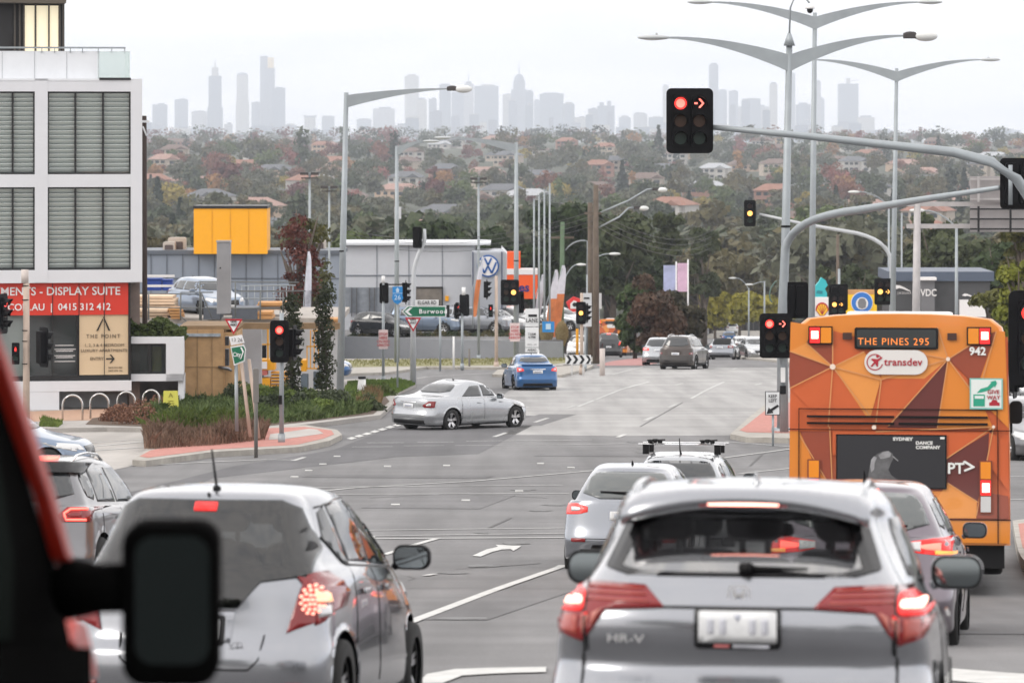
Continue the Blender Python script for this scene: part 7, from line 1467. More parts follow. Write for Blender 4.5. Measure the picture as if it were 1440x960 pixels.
for x0, x1 in ((-283, -172), (-154, -60), (-42, 50), (68, 184)):
    for y0, y1 in ((129, 245), (263, 379)):
        fr = MB(); w4 = 1.6
        for q in ((x0, y0, x1, y0+w4), (x0, y1-w4, x1, y1), (x0, y0, x0+w4, y1), (x1-w4, y0, x1, y1)): abox(fr, *q, .10, .32)
        n_ = 3
        for k in range(1, n_): xm = x0+(x1-x0)*k/n_; abox(fr, xm-1.3, y0, xm+1.3, y1, .095, .3)
        f_ = fr.build('window', M_DFR, t); g_ = MB(); abox(g_, x0+1, y0+1, x1-1, y1-1, .36, .39); g_.build('pane', M_PANE, f_)
        lv = MB()
        for k in range(17):
            yy = y0+3+(y1-y0-5)*k/17; p = A(x0+2, yy); q = A(x1-2, yy)
            lv.add([(p[0], .16, p[2]), (q[0], .16, p[2]), (q[0], .26, p[2]-.12), (p[0], .26, p[2]-.12), (p[0], .165, p[2]+.012), (q[0], .165, p[2]+.012), (q[0], .265, p[2]-.108), (p[0], .265, p[2]-.108)], [(0, 1, 2, 3), (4, 7, 6, 5), (0, 4, 5, 1), (3, 2, 6, 7)])
        lv.build('louvre_blades', M_LOUV, f_)
        bl = MB()
        for k in range(3):
            if (x0+k+y0) % 2: xa = x0+(x1-x0)*(k+.15)/3; abox(bl, xa, y0+3, xa+(x1-x0)*.17, y1-3, .40, .42)
        if bl.v: bl.build('curtain', M_WTXT, f_)
b = MB(); abox(b, -300, 72, 139, 111, .55, .75); abox(b, -300, 111, 184, 114, .0, .8); b.build('parapet', mat('parapet_white', (.66, .68, .71), .6, var=.03), t); q = MB()
for k in range(9): abox(q, -220+k*45, 73, -219.3+k*45, 111, .54, .56)
q.build('parapet_joint', mat('joint_grey', (.38, .40, .42), .7), t)
b = MB(); abox(b, 139, 72, 184, 111, .55, .565); abox(b, 184, 72, 184.6, 111, .56, 3.); b.build('glass_balustrade', mat('balustrade_glass', (.55, .68, .64), .05, alpha=.35), t); b = MB(); abox(b, -300, 66, 178, 68.4, .5, .56)
for x in (60, 78, 100, 117, 139, 158, 176): abox(b, x, 68, x+1.2, 74, .5, .56)
b.build('handrail', M_GALV, t); b = MB(); abox(b, 140, 109.5, 184, 113, -.02, .5); b.build('ledge_trim', M_DFR, t)
b = MB(); abox(b, -300, -60, 97, 74, 3, 9); b.build('penthouse', mat('penthouse_black', (.016, .015, .016), .5), t); b = MB(); abox(b, -300, -75, 98, 2, 2.2, 9.2); b.build('penthouse_roof', mat('fascia_bronze', (.09, .075, .06), .6), t)
M_LITW = mat('lit_cream_window', (.75, .68, .5), .5, emis=.42, ecol=(1, .88, .62)); fr = MB(); 
for x0, x1 in ((39, 54), (57, 73.5), (75.5, 88)): w_ = MB(); abox(w_, x0, 5, x1, 73, 2.9, 2.99); w_.build('lit_window', M_LITW, t)
for x in (26, 33, 39, 55.5, 74.5, 90, 95): abox(fr, x-1.2, 2, x+1.2, 74, 2.82, 2.9)
fr.build('penthouse_mullion', mat('bronze_mullion', (.07, .06, .05), .5), t)
# ground floor
b = MB(); abox(b, -300, 395, 183, 398, .25, .5); abox(b, -300, 528, 183, 535, .25, .5); abox(b, 181.5, 395, 184, 535, .2, .5)
for x in (-120, -60, 0, 37, 75, 110): abox(b, x-1, 398, x+1, 528, .28, .4)
b.build('shopfront_frame', M_DFR, t)
b = MB(); abox(b, 37, 398, 181.5, 528, .42, .45); b.build('shop_glass', M_SHADE, t); b = MB(); abox(b, -300, 398, 37, 528, .42, .45); b.build('shop_glass', mat('shop_glass_pale', (.19, .22, .215), .06, ior=1.7), t); b = MB(); abox(b, -300, 398, 110, 528, 2.5, 2.6); b.build('shop_interior', mat('interior_grey', (.20, .22, .22), .8, var=.3, scale=.6), t)
bn = MB(); abox(bn, -300, 397.5, 181, 442.5, .22, .26); bn = bn.build('banner', M_BRED, t)
for s_, px, py, h in (('APARTMENTS - DISPLAY SUITE', 170, 409.5, 13.4), ('.COM.AU  |  0415 312 412', 156.5, 431.5, 12)):
    p = A(px, py); text(bn, 'banner_lettering', s_, h*DA/FPX*(1.2 if 'SUITE' in s_ else 1.12), M_WTXT, (p[0], .20, p[2]), align='RIGHT', bold=.004, xs=.99)
po = MB(); abox(po, 112, 442.5, 181, 527, .27, .30); po = po.build('poster', M_BEI, t); q = MB()
for x in (75, 112, 147.5): abox(q, x-.5, 398, x+.5, 528, .205, .22)
q.build('panel_joint', M_DFR, t)
for s_, px, py, h, xs, sp in (('THE POINT', 146, 473, 6.2, .95, 1.35), ('1, 2, 3 & 4 BEDROOM', 147.5, 485.5, 4.6, 1.05, 1), ('LUXURY APARTMENTS', 147, 493, 4.6, 1.1, 1), ('ENTRY', 137, 504.5, 5, 1, 1), ('SALES OFFICE', 129, 517, 2.6, 1.0, 1), ('0418 527 002', 163, 517, 2.6, 1.1, 1), ('OPEN DAILY', 129, 521.5, 2.6, 1.0, 1), ('0409 473 156', 163, 521.5, 2.6, 1.1, 1)):
    if s_ in ('SALES OFFICE', 'OPEN DAILY'): continue
    p = A(px, py); text(po, 'poster_lettering', s_, h*DA/FPX*1.25, M_INKB, (p[0], .255, p[2]), xs=xs, sp=sp)
ar = MB(); lg = MB()
for pts in ([(150, 503.6), (159, 503.6), (159, 505.4), (150, 505.4)], [(155, 498.5), (157, 498.5), (162, 504.5), (157, 510.5), (155, 510.5), (159.5, 504.5)], [(136, 465.5), (145, 448), (146, 449), (139, 464.5)], [(156, 465.5), (147, 445), (145.8, 446), (153, 464.5)]): (lg if pts[0][1] < 480 else ar).prism([(A(a, c)[0], A(a, c)[2]) for a, c in pts], .245, .26)
ar.build('poster_arrow', M_INK, po); lg.build('poster_emblem', M_INK, po)
q = MB()
for k, (x0, x1, y) in enumerate([(79, 105, 485.5), (78, 108, 491), (80, 104, 493.5), (78, 107, 500), (80, 104, 502.5), (78, 107, 508)]): abox(q, x0, y-.5, x1, y+.5, .40, .41)
q.build('glass_decal_lines', M_WTXT, t)
b = MB(); abox(b, -300, 535, 185, 549, .0, 1.5); abox(b, -300, 549, 84, 600, .01, 3); abox(b, 89, 548, 185, 600, 2.2, 3); b.build('plinth', M_WHT_R, t); b = MB(); abox(b, 142, 548, 187, 556, .9, 1.9); b.build('step_block', mat('step_grey', (.12, .12, .125), .7), t)
b = MB(); abox(b, 184.5, 396, 200, 600, 1.2, 12); b.build('side_wall', mat('brick_rear', (.22, .17, .15), .85, var=.2), t)
# white planter terrace beside it
t2 = thing('terrace_block', 'white planter terrace with dark glass balcony beside the apartment block', 'building', t.location, R(4)); b = MB()
for q in ((184, 475, 258, 484), (233, 484, 258, 537), (184, 527, 258, 537)): abox(b, *q, .4, 2.2)
abox(b, 184, 475, 258, 484, 2.2, 6); abox(b, 250, 536, 258, 590, .5, 6); b.build('white_frame', M_WHT_R, t2)
b = MB(); abox(b, 184, 537, 250, 590, 2.8, 6); b.build('recess_wall', mat('recess_grey', (.20, .19, .19), .8, var=.1), t2); b = MB(); abox(b, 184, 484, 233, 527, 1.5, 1.6); b.build('balcony_wall', mat('balcony_grey', (.30, .30, .28), .8), t2); b = MB(); abox(b, 184, 484, 233, 527, .60, .62); b.build('balcony_glass', mat('balcony_glass_m', (.05, .06, .06), .05, alpha=.45), t2)
b = MB()
for q in ((184, 484, 233, 486), (184, 525, 233, 527.5), (208, 484, 212, 527), (231, 484, 233.5, 527)): abox(b, *q, .52, .60)
b.build('balcony_frame', M_DFR, t2); b = MB(); abox(b, 213, 490, 226, 525, 1.1, 1.14); b.build('balcony_board', mat('yellow_green_board', (.42, .40, .05), .5), t2)
def hedge(name, px0, px1, py0, py1, d, m, label, n=5000, leaf=.07, depth=.8, seed=1):
    r = np.random.default_rng(seed); x0, x1 = P(px0, 0, d).x, P(px1, 0, d).x; z0, z1 = P(0, py1, d).z, P(0, py0, d).z; X_ = r.uniform(x0, x1, n); lump = .75+.25*np.sin(X_*2.3+1)*np.sin(X_*5.1); prof = np.clip((x1-X_)/(x1-x0)*3.2, .45, 1)
    Z_ = z0+(z1-z0)*(r.random(n)**.6)*lump*prof; Y_ = d+r.uniform(-depth/2, depth/2, n); C = np.stack([X_, Y_, Z_], 1); q = r.normal(size=(n, 3)); q /= np.linalg.norm(q, axis=1)[:, None]; a = np.cross(q, r.normal(size=(n, 3))); a /= np.linalg.norm(a, axis=1)[:, None]; b = np.cross(q, a); s = leaf*(.5+r.random(n))[:, None]
    V = np.stack([C-a*s, C-b*s*.6, C+a*s, C+b*s*.6], 1).reshape(-1, 3); return tag(link(name, np_mesh(name, V, np.arange(4*n).reshape(n, 4), [m])), label, 'hedge')
hedge('hedge', 183, 259, 441, 478, 127.6, LM['bright green'], 'lush green hedge growing on top of the white planter terrace', 6500, .08, 1.6)
# bike hoops and the A-frame
for k, (x0, x1, y0, y1) in enumerate([(88, 116, 560, 597), (127, 153, 559, 596), (165, 190, 557, 590), (201, 224, 555, 588)]):
    d = [117, 118, 119.5, 121][k]; g = GD((x0+x1)/2, d); w_ = S(x1-x0, d)/2; h = S(35, d)
    tt = thing('bike_hoop', ['stainless bike hoop closest to the beige post', 'second bike hoop along from the beige post', 'third bike hoop, just behind the small rusty shrub', 'bike hoop beside the yellow A-frame board'][k], 'bike rack', (g.x, g.y, g.z+.13), 0, 'row of bike hoops'); pts = [(-w_, 0, -.1), (-w_, 0, h-w_)]+[(-w_*math.cos(a), 0, h-w_+w_*math.sin(a)) for a in [math.pi*i/10 for i in range(1, 10)]]+[(w_, 0, h-w_), (w_, 0, -.1)]
    MB().tube(pts, .032, 10).build('hoop', mat('stainless', (.55, .54, .53), .25, .8), tt)
g = GD(240, 122); tt = thing('a_frame_sign', 'yellow A-frame pavement board beside the bike hoops', 'sign', (g.x, g.y, g.z+.13), R(6)); b = MB(); b.add([(-.26, -.3, 0), (.26, -.3, 0), (.22, 0, .72), (-.22, 0, .72), (-.26, -.27, 0), (.26, -.27, 0), (.22, .03, .72), (-.22, .03, .72)], [(0, 1, 2, 3), (4, 7, 6, 5), (0, 4, 5, 1), (2, 6, 7, 3), (0, 3, 7, 4), (1, 5, 6, 2)]); b.build('front_board', mat('yellow_green_board', (.42, .40, .05), .5), tt)
b = MB(); b.add([(-.26, .3, 0), (.26, .3, 0), (.22, .04, .72), (-.22, .04, .72), (-.26, .33, 0), (.26, .33, 0), (.22, .07, .72), (-.22, .07, .72)], [(0, 1, 2, 3), (4, 7, 6, 5), (0, 4, 5, 1), (2, 6, 7, 3), (0, 3, 7, 4), (1, 5, 6, 2)]); b.build('rear_board', M_DFR, tt); b = MB(); 
for k in range(4): z = .2+k*.07; b.box((0, -.3+.3*z/.72-.012, z), (.3-.04*k, .006, .022))
b.prism([(-.07, .52), (-.05, .52), (0, .63), (.05, .52), (.07, .52), (.005, .66), (-.005, .66)], -.3+.3*.58/.72-.03, -.3+.3*.58/.72-.01); b.build('board_marks', mat('ochre', (.22, .19, .03), .6), tt)
# ---- construction site
def bx(name, label, cat_, x0, y0, x1, y1, d, dep, m, rz=0., pname=None, grp=None):
    p = P((x0+x1)/2, y1, d); o = MB().box((0, dep/2, (S(y1-y0, d))/2), (S(x1-x0, d), dep, S(y1-y0, d))).build(name, m, None); o.location = p; o.rotation_euler = (0, 0, rz); return tag(o, label, cat_, grp)
M_PLY = mat('plywood', (.50, .31, .155), .8, var=.22, scale=2.2); M_PLY2 = mat('plywood_edge', (.30, .20, .11), .8, var=.2, scale=3); M_TIM = mat('pale_timber', (.66, .50, .36), .8, var=.12, scale=2); M_TIMO = mat('orange_timber', (.50, .26, .10), .8, var=.2, scale=2)
g = GD(297, 132); t = thing('site_box', 'plywood clad hoarding box on the corner plaza', 'hoarding', (g.x, g.y, g.z+.1)); wv = S(78, 132); hv = P(0, 460, 132).z-t.location.z; b = MB(); b.box((-.18, 0, hv/2), (wv*.76, 3, hv)); b.box((wv*.38-.0, .06, hv/2-.05), (wv*.26, 2.9, hv-.1)); b.build('plywood_panels', M_PLY, t)
b = MB(); 
for x in (-.45, -.18, .08, .32): b.box((x*wv, -1.52, hv*.5), (.012, .02, hv))
b.box((-.18, -1.52, hv*.52), (wv*.76, .02, .012)); b.build('panel_joint', M_PLY2, t); b = MB(); b.box((0, .2, hv+.06), (wv*1.02, 3.2, .12)); b.build('capping_board', M_PLY2, t); b = MB(); b.box((-.15, -1.55, hv-.18), (wv*.62, .12, .10)); b.build('rolled_sheet', mat('sheet_grey', (.38, .42, .46), .5, var=.4, scale=4), t)
b = MB(); b.tube([(-.02*wv+.4, -1.56, hv*.52), (.1*wv+.5, -1.6, hv*.5), (.16*wv+.5, -1.56, hv*.47)], [.05, .07, .04], 6); b.build('chained_latch', M_GUN, t)
bx('hoarding_wall', 'pale grey hoarding wall just behind the leaning signs', 'hoarding', 322, 462, 368, 562, 139, .2, mat('hoarding_grey', (.45, .45, .47), .7, var=.12, scale=.8))
bx('site_wall', 'white site wall behind the scissor lift and columnar trees', 'hoarding', 366, 456, 478, 548, 150, .2, mat('site_wall_white', (.42, .42, .43), .7, var=.15, scale=.7))
d = 150
o = bx('site_deck', 'timber-edged construction deck above the hoardings', 'platform', 180, 447, 478, 455, d, 9, mat('deck_grey', (.35, .32, .29), .8, var=.2)); 
b_ = MB(); p = P(280, 458, 138); q = P(478, 458, 138); b_.box(((p.x+q.x)/2, 138, p.z), (q.x-p.x, .3, .22)); tag(b_.build('edge_beam', M_PLY2), 'long brown timber edge beam over the hoardings', 'beam')
for k, (x0, x1, y0, y1, dd, m, lb) in enumerate([(150, 247, 416, 433, 152, M_TIM, 'upper stack of long pale timber behind the green hedge'), (150, 240, 434, 449, 150, M_TIM, 'lower stack of pale timber with an orange end'), (236, 252, 433, 449, 149.5, M_TIMO, 'short pile of orange timber offcuts at the stack end'), (358, 404, 425, 436, 151, M_TIMO, 'loose heap of orange beams beside the trestle rack'), (364, 386, 438, 449, 149, M_TIMO, 'small block of orange boards on the deck'), (456, 476, 448, 464, 148, M_TIMO, 'orange boards between columnar tree and tall lamp')]):
    g = MB(); nr = max(2, int((y1-y0)/4)); r2 = random.Random(k); W_ = S(x1-x0, dd); H_ = S(y1-y0, dd)
    for a in range(nr): g.box((r2.uniform(-.1, .1), .8+r2.uniform(-.1, .1), H_*(a+.5)/nr), (W_*r2.uniform(.86, 1), 1.5, H_/nr*.84), rz=r2.uniform(-.03, .03))
    o = g.build('timber_stack', m, None, .01); o.location = P((x0+x1)/2, y1, dd); tag(o, lb, 'timber', 'timber stacks on the site deck')
for k, (x0, x1, lb) in enumerate([(286, 309, 'shorter dark grey steel bin at the concrete column foot'), (326, 362, 'longer dark grey steel bin beyond the concrete column')]): bx('steel_bin', lb, 'container', x0, 433, x1, 449, 149, 2, mat('steel_bin_grey', (.09, .10, .12), .6, var=.15), grp='steel bins on the deck')
g = P(315, 441, 146); t = thing('concrete_column', 'grey precast concrete column standing on the site in front of the yellow box', 'column', g); hv = S(101, 146); MB().box((0, 0, hv/2), (S(19, 146), .5, hv)).build('shaft', mat('precast', (.26, .26, .27), .75, var=.15, scale=1), t, .02); MB().box((0, 0, hv+.02), (S(20.5, 146), .55, .06)).build('cap', M_CONC, t); MB().ball((-.12, -.26, hv*.64), .03, 6).build('ferrule', M_BLACK, t)
b = MB()
for x in (209, 254, 281, 283, 331, 366, 398): yb, yt = 450, 395 if x in (281, 331) else 411; p = P(x, yb, 147.5); b.tube([p, P(x, yt, 147.5)], .03, 6)
for (x0, y0, x1, y1) in [(180, 412, 284, 414), (180, 432, 420, 434), (281, 396, 420, 397), (255, 411, 300, 411), (330, 409, 430, 409), (300, 434, 420, 432), (283, 411, 298, 447), (255, 445, 265, 455)]: b.tube([P(x0, y0, 147.6), P(x1, y1, 147.6)], .025, 6)
tag(b.build('scaffold_railing', mat('scaffold_grey', (.16, .17, .17), .6, .3)), 'grey scaffold tube railing along the edge of the construction deck', 'railing')
b = MB()
for k in range(9): x = 340+k*9; b.tube([P(x, 440, 153), P(x, 402, 153)], .02, 5)
for yy in (402, 410, 420): b.tube([P(338, yy, 153), P(416, yy-1, 153)], .025, 5)
tag(b.build('trestle_rack', M_GALV), 'galvanised trestle rack behind the orange timber heap', 'rack')
p = P(222, 408, 158); t = thing('skip_bin', 'blue rubbish bins behind the pale timber stacks', 'bin', p); t.scale = (.6, .8, .8)
for x0, x1, y0 in ((-.7, .3, .55), (.35, 1.0, .5)): MB().box(((x0+x1)/2, 0, y0/2), (x1-x0, .8, y0)).build('bin_body', mat('bin_blue', (.015, .05, .26), .5), t, .03); MB().box(((x0+x1)/2, -.02, y0+.03), (x1-x0+.06, .86, .06)).build('bin_lid', MATS['bin_blue'], t)
b = MB(); 
for k in range(2): p = P(205+k*4, 388+k*14, 156); b.box(p+Vector((.5, 0, 0)), (1.3, .1, .09))
tag(b.build('white_planks', M_WTXT), 'two white planks leaning over the blue bins', 'plank')
t, B = make_car('blue_grey_wagon', 'blue-grey wagon parked on the construction deck behind the railings', 'car', dict(HATCH, L=4.4, H=1.5), M_SLATE); q = P(292, 440, 156); t.location = (q.x-1.0, q.y, q.z); t.rotation_euler = (0, 0, R(-150))
# scissor lift
M_YEL = mat('plant_yellow', (.72, .33, .012), .45, var=.08); g = GD(405, 143); t = thing('scissor_lift', 'yellow scissor lift machine half hidden behind the columnar trees', 'work platform', (g.x, g.y, g.z+.1))
def lp(px, py): p = at(px, py, 143, t); return p
def lbx(mb, x0, y0, x1, y1, a=-.5, b_=.5): p = lp(x0, y1); q = lp(x1, y0); mb.box2((p.x, a, p.z), (q.x, b_, q.z))
b = MB(); lbx(b, 362, 504, 388, 519, -.6, .3); lbx(b, 367, 530, 381, 545, -.6, .3); lbx(b, 424, 505, 432, 521); b.build('chassis', M_YEL, t, .02); b = MB()
for x in (365, 377): lbx(b, x, 460, x+2.3, 504, -.6, -.52)
for y in (460, 482): lbx(b, 365, y, 388, y+1.8, -.6, -.52)
b.build('guard_rail', M_YEL, t); b = MB()
for x in (432, 437, 442, 448): lbx(b, x, 463 if x > 436 else 485, x+1.4, 517, -.5, -.42)
for y in (463, 485, 516): lbx(b, 432 if y > 480 else 440, y, 450, y+1.8, -.5, -.42)
b.build('guard_rail', M_YEL, t); b = MB()
for k in range(5): lbx(b, 382, 522+k*4.5, 406, 524.2+k*4.5, -.4, .3)
b.build('ladder', M_YEL, t); b = MB(); lbx(b, 362, 519, 377, 526, -.62, .2); b.build('red_panel', mat('faded_red', (.45, .12, .10), .6), t); [(lbx(b_ := MB(), *q_), b_.build('stabiliser', mat('slate_steel', (.10, .13, .16), .6), t)) for q_ in ((363, 525, 370, 548), (424, 526, 433, 548), (441, 522, 452, 546, -.2, .5))]; b = MB(); lbx(b, 368, 507, 377, 517, -.64, -.6); b.build('decal_panel', M_WTXT, t); b = MB(); lbx(b, 369, 484, 376, 502, -.64, -.6); b.build('control_box', M_BLACK, t)
# ---- long grey shed with the yellow sign box, air conditioners
def facade(name, label, x0, y0, x1, y1, d, dep, m, cat_='building'):
    base_z = gz(0, d)-.5; p0, p1 = P(x0, y0, d), P(x1, y0, d); h = p0.z-base_z; t = thing(name, label, cat_, ((p0.x+p1.x)/2, d, base_z)); MB().box((0, dep/2, h/2), (p1.x-p0.x, dep, h)).build('wall', m, t); return t, h, p1.x-p0.x
t, h, w_ = facade('grey_shed', 'long low blue-grey metal shed behind the construction site', 190, 356, 480, 440, 232, 5, mat('shed_cladding', (.22, .25, .30), .6, var=.06, scale=.5)); MB().box((0, 2.5, h+.06), (w_+.3, 5.3, .22)).build('roof_edge', mat('flashing_dark', (.10, .115, .14), .5), t); b = MB()
for k in range(14): b.box((-w_/2+k*w_/13, -.02, h/2), (.04, .05, h))
b.box((0, -.02, h-1.5), (w_, .05, .07)); b.build('cladding_joint', MATS['flashing_dark'], t)
p = P(324, 357, 231); t = thing('yellow_sign_box', 'plain bright yellow rectangular sign box with a dark cap above the grey shed', 'sign', p); w_ = S(103, 231); h = S(64, 231); MB().box((0, 1.5, h/2), (w_, 3, h)).build('yellow_panel', mat('yellow_panel_m', (.86, .38, .006), .5, var=.02), t); MB().box((0, 1.5, h+.07), (w_+.08, 3.1, .16)).build('cap_strip', M_DFR, t); b = MB()
for k in range(1, 4): b.box((-w_/2+k*w_/4, -.01, h/2), (.015, .03, h))
b.build('panel_joint', mat('yellow_joint', (.55, .25, .006), .6), t)
for k, (x0, x1, y0, lb) in enumerate([(229, 246, 340, 'air conditioner on the shed roof closer to the apartment block'), (236, 261, 334, 'larger rounded air conditioner behind its twin on the shed roof'), (438, 458, 337, 'beige air conditioner on the shed roof behind the red-leaved tree')]):
    d = 233+k; p = P((x0+x1)/2, 357, d); t = thing('air_conditioner', lb, 'air conditioner', p, 0, 'air conditioners on the shed roof'); ww = S(x1-x0, d); hh = S(357-y0, d); MB().prism(rrect(ww, hh, .12, 4, 0, hh/2), 0, .8).build('casing', mat('ac_beige', (.48, .44, .40), .7), t); MB().prism(rrect(ww*.7, hh*.6, .06, 3, 0, hh*.45), -.02, .01).build('grille', mat('ac_grille', (.10, .08, .08), .7), t)
# ---- car dealership hall
M_DEAL = mat('showroom_panel', (.50, .515, .55), .5, var=.03); t, h, w_ = facade('car_showroom', 'long pale grey car showroom hall with a blue round badge tower', 479, 343, 668, 480, 247, 6, M_DEAL); DX = t.location.x; DZ = t.location.z
def dl(px, py, d=247): p = P(px, py, d); return (p.x-DX, p.z-DZ)
b = MB(); a = dl(478, 341); c = dl(712, 344); b.box2((a[0], -.4, c[1]-.02), (c[0]-1, 6.2, a[1])); b.build('roof_fascia', mat('fascia_white', (.58, .60, .63), .5), t)
b = MB()
for x in (530, 575, 622): a = dl(x, 345); c = dl(x, 430); b.box2((a[0]-.02, -.04, c[1]), (a[0]+.02, .02, a[1]))
a = dl(480, 386.5); c = dl(663, 388); b.box2((a[0], -.05, c[1]), (c[0], .02, a[1])); b.build('panel_joint', mat('joint_dark', (.16, .18, .21), .6), t)
b = MB(); a = dl(663, 352); c = dl(710, 470); b.box2((a[0], -1.2, c[1]-2), (c[0], 4, a[1])); tw = b.build('badge_tower', mat('tower_panel', (.36, .38, .42), .45), t, .12); b = MB(); 
for x in (664.5, 705): a = dl(x, 353); c = dl(x+1.6, 470); b.box2((a[0], -1.25, c[1]), (c[0], -1.15, a[1]))
b.build('tower_edge', mat('tower_edge_m', (.07, .08, .13), .5), t); b = MB(); a = dl(701, 350); c = dl(712, 470); b.prism([(dl(705, 347)[0], c[1]), (dl(712, 350)[0], c[1]), (dl(713, 356)[0], a[1]-.3), (dl(705, 347)[0], a[1]+.1)], -.6, 4); b.build('tower_wing', MATS['fascia_white'], t)
cx, cz = dl(686.5, 373); r_ = S(15.5, 247); bg_ = mat('badge_blue', (.01, .09, .32), .35); bd = MB().prism(circ(r_, 40, cx, cz), -1.30, -1.22).build('round_badge', bg_, t); MB().prism(circ(r_*.86, 40, cx, cz), -1.33, -1.29).build('badge_field', M_WTXT, bd)
def stroke(mb, pts, wd, y0, y1):
    for i in range(len(pts)-1):
        a, c = Vector(pts[i]), Vector(pts[i+1]); n_ = Vector((-(c-a).y, (c-a).x)).normalized()*wd/2; mb.prism([tuple(a+n_), tuple(c+n_), tuple(c-n_), tuple(a-n_)], y0, y1)
b = MB(); s_ = r_*.8
stroke(b, [(cx-s_*.38, cz+s_*.90), (cx-s_*.0, cz+s_*.10), (cx+s_*.38, cz+s_*.90)], s_*.20, -1.36, -1.33); stroke(b, [(cx-s_*.92, cz+s_*.42), (cx-s_*.42, cz-s_*.80), (cx-s_*.02, cz+s_*.02), (cx+s_*.42, cz-s_*.80), (cx+s_*.92, cz+s_*.42)], s_*.20, -1.365, -1.331); b.build('badge_letters', bg_, bd)
b = MB(); a = dl(583, 404); c = dl(622, 431); b.box2((a[0], -.06, c[1]), (c[0], .0, a[1])); wn = b.build('window', mat('window_warm_grey', (.17, .15, .13), .3, var=.5, scale=1.2), t); b = MB()
for q in ((583, 403, 623, 405), (621.5, 403, 623, 431), (582, 403, 583.5, 431)): a = dl(q[0], q[1]); c = dl(q[2], q[3]); b.box2((a[0], -.12, c[1]), (c[0], -.05, a[1]))
b.build('window_frame', M_DFR, wn)
for x in (494, 501, 519, 526): b = MB(); a = dl(x, 404); c = dl(x+1.3, 445); b.box2((a[0], -.15, c[1]), (c[0], -.02, a[1])); b.build('doorway_post', M_GUN, t)
b = MB(); a = dl(484, 404); c = dl(560, 440); b.box2((a[0], -.03, c[1]), (c[0], .03, a[1])); b.build('open_bay', mat('bay_interior', (.22, .24, .27), .7, var=.2), t)
b = MB(); a = dl(626, 416); c = dl(631, 423); b.box2((a[0], -.1, c[1]), (c[0], .0, a[1])); b.build('yellow_notice', MATS['yellow_panel_m'], t)
# retaining wall
b = MB(); z0 = gz(0, 235)-.4; a = P(472, 475, 235); c = P(792, 481, 235); b.add([(a.x, 235, z0), (c.x, 235, z0), (c.x, 235, c.z), (a.x, 235, a.z+.1), (a.x, 235.35, z0), (c.x, 235.35, z0), (c.x, 235.35, c.z), (a.x, 235.35, a.z+.1)], [(0, 1, 2, 3), (4, 7, 6, 5), (3, 2, 6, 7), (1, 5, 6, 2), (0, 3, 7, 4)]); o = b.build('retaining_wall', mat('grey_block_wall', (.23, .24, .26), .8, var=.12, scale=.6)); tag(o, 'grey block retaining wall below the row of dealership cars', 'wall')
b = MB(); b.box2((P(472, 0, 236).x, 235.5, P(0, 482, 236).z-.3), (P(792, 0, 236).x, 262, P(0, 477.5, 236).z)); tag(b.build('car_yard', M_ASPH), kind='structure')
YZ = P(0, 477.5, 236).z
def yard(kind, mm, label, px, d, rz, **kw):
    P_ = dict(SUV if kind == 'suv' else HATCH); P_.update(kw); t, B = make_car('parked_car', label, 'car', P_, mm, group='cars displayed in the dealership yard'); q = P(px, 0, d); t.location = (q.x, d, YZ); t.rotation_euler = (0, 0, R(rz))
yard('h', M_BLK, 'dark hatchback with bright grille parked first in the dealership row beside the tall lamp', 497, 241, -118); yard('suv', M_SLATE, 'blue-grey SUV side-on in the dealership row behind the give way sign', 545, 243, -95); yard('suv', M_SIL2, 'silver SUV nose showing in the dealership row behind the signal post', 620, 244, -100); yard('h', M_SILB, 'pale silver car whose bonnet shows behind the orange feather flag', 652, 245, -104); yard('h', paint('dark_red_paint', (.10, .012, .015), .3, .3), 'dark red hatchback in the dealership row under the blue badge', 700, 250, 178); yard('h', M_WHT, 'white hatchback in the dealership row behind the lane sign', 725, 249, 160); yard('h', M_WHT, 'white car behind the dark hatchback beside the tall lamp', 490, 250, -100); yard('h', M_GUN, 'gunmetal car tucked behind the blue-grey SUV', 590, 251, -96); yard('suv', M_WHT, 'white SUV behind the silver SUV in the dealership row', 655, 252, -98); yard('h', M_BLK, 'black car under the round blue badge behind the orange flag', 672, 247, -112); yard('h', M_SILB, 'silver hatchback at the end of the dealership row by the flag poles', 745, 248, -120); 
t, B = make_car('white_van', 'white van with a sloping windscreen inside the dealership yard', 'van', dict(L=5.0, W=1.95, H=2.2, r=.34, oh=.95, wb=3.0, belt=1.15, tail=1.2, rg=.1, roofr=.2, roofw=.8, hood=1.1, cowl=.9, wsy=3.3, cabin=3.1, qtr=.3), M_WHT); q = P(545, 0, 246.0); t.location = (q.x-3.2, 252, YZ); t.rotation_euler = (0, 0, R(-92))
# ---- orange sign building and flags
M_ORS = mat('sign_orange', (.80, .10, .012), .5); t = thing('orange_store_sign', 'orange store sign with a white top band and navy letters beyond the amber signal', 'sign', P(733, 420, 262)); 
def ob(px, py, y): p = at(px, py, 262, t); return (p.x, y, p.z)
b = MB(); a = ob(705, 420, 0); c = ob(756, 386, 1.5); b.box2(a, c); ss = b.build('sign_box', M_ORS, t); b = MB(); a = ob(705, 386, -.05); c = ob(756, 378, 1.6); b.box2(a, c); b.build('white_band', M_WTXT, t); b = MB(); a = ob(711, 378, .2); c = ob(732, 354, 1.2); b.box2(a, c); b.build('upper_box', M_ORS, t); b = MB(); a = ob(728, 470, .3); c = ob(736, 420, .9); b.box2(a, c); b.build('sign_leg', M_GUN, t); p = ob(737, 404.5, -.03); text(ss, 'sign_lettering', 'es', .82, mat('navy', (.01, .02, .16), .5), p, bold=.02)
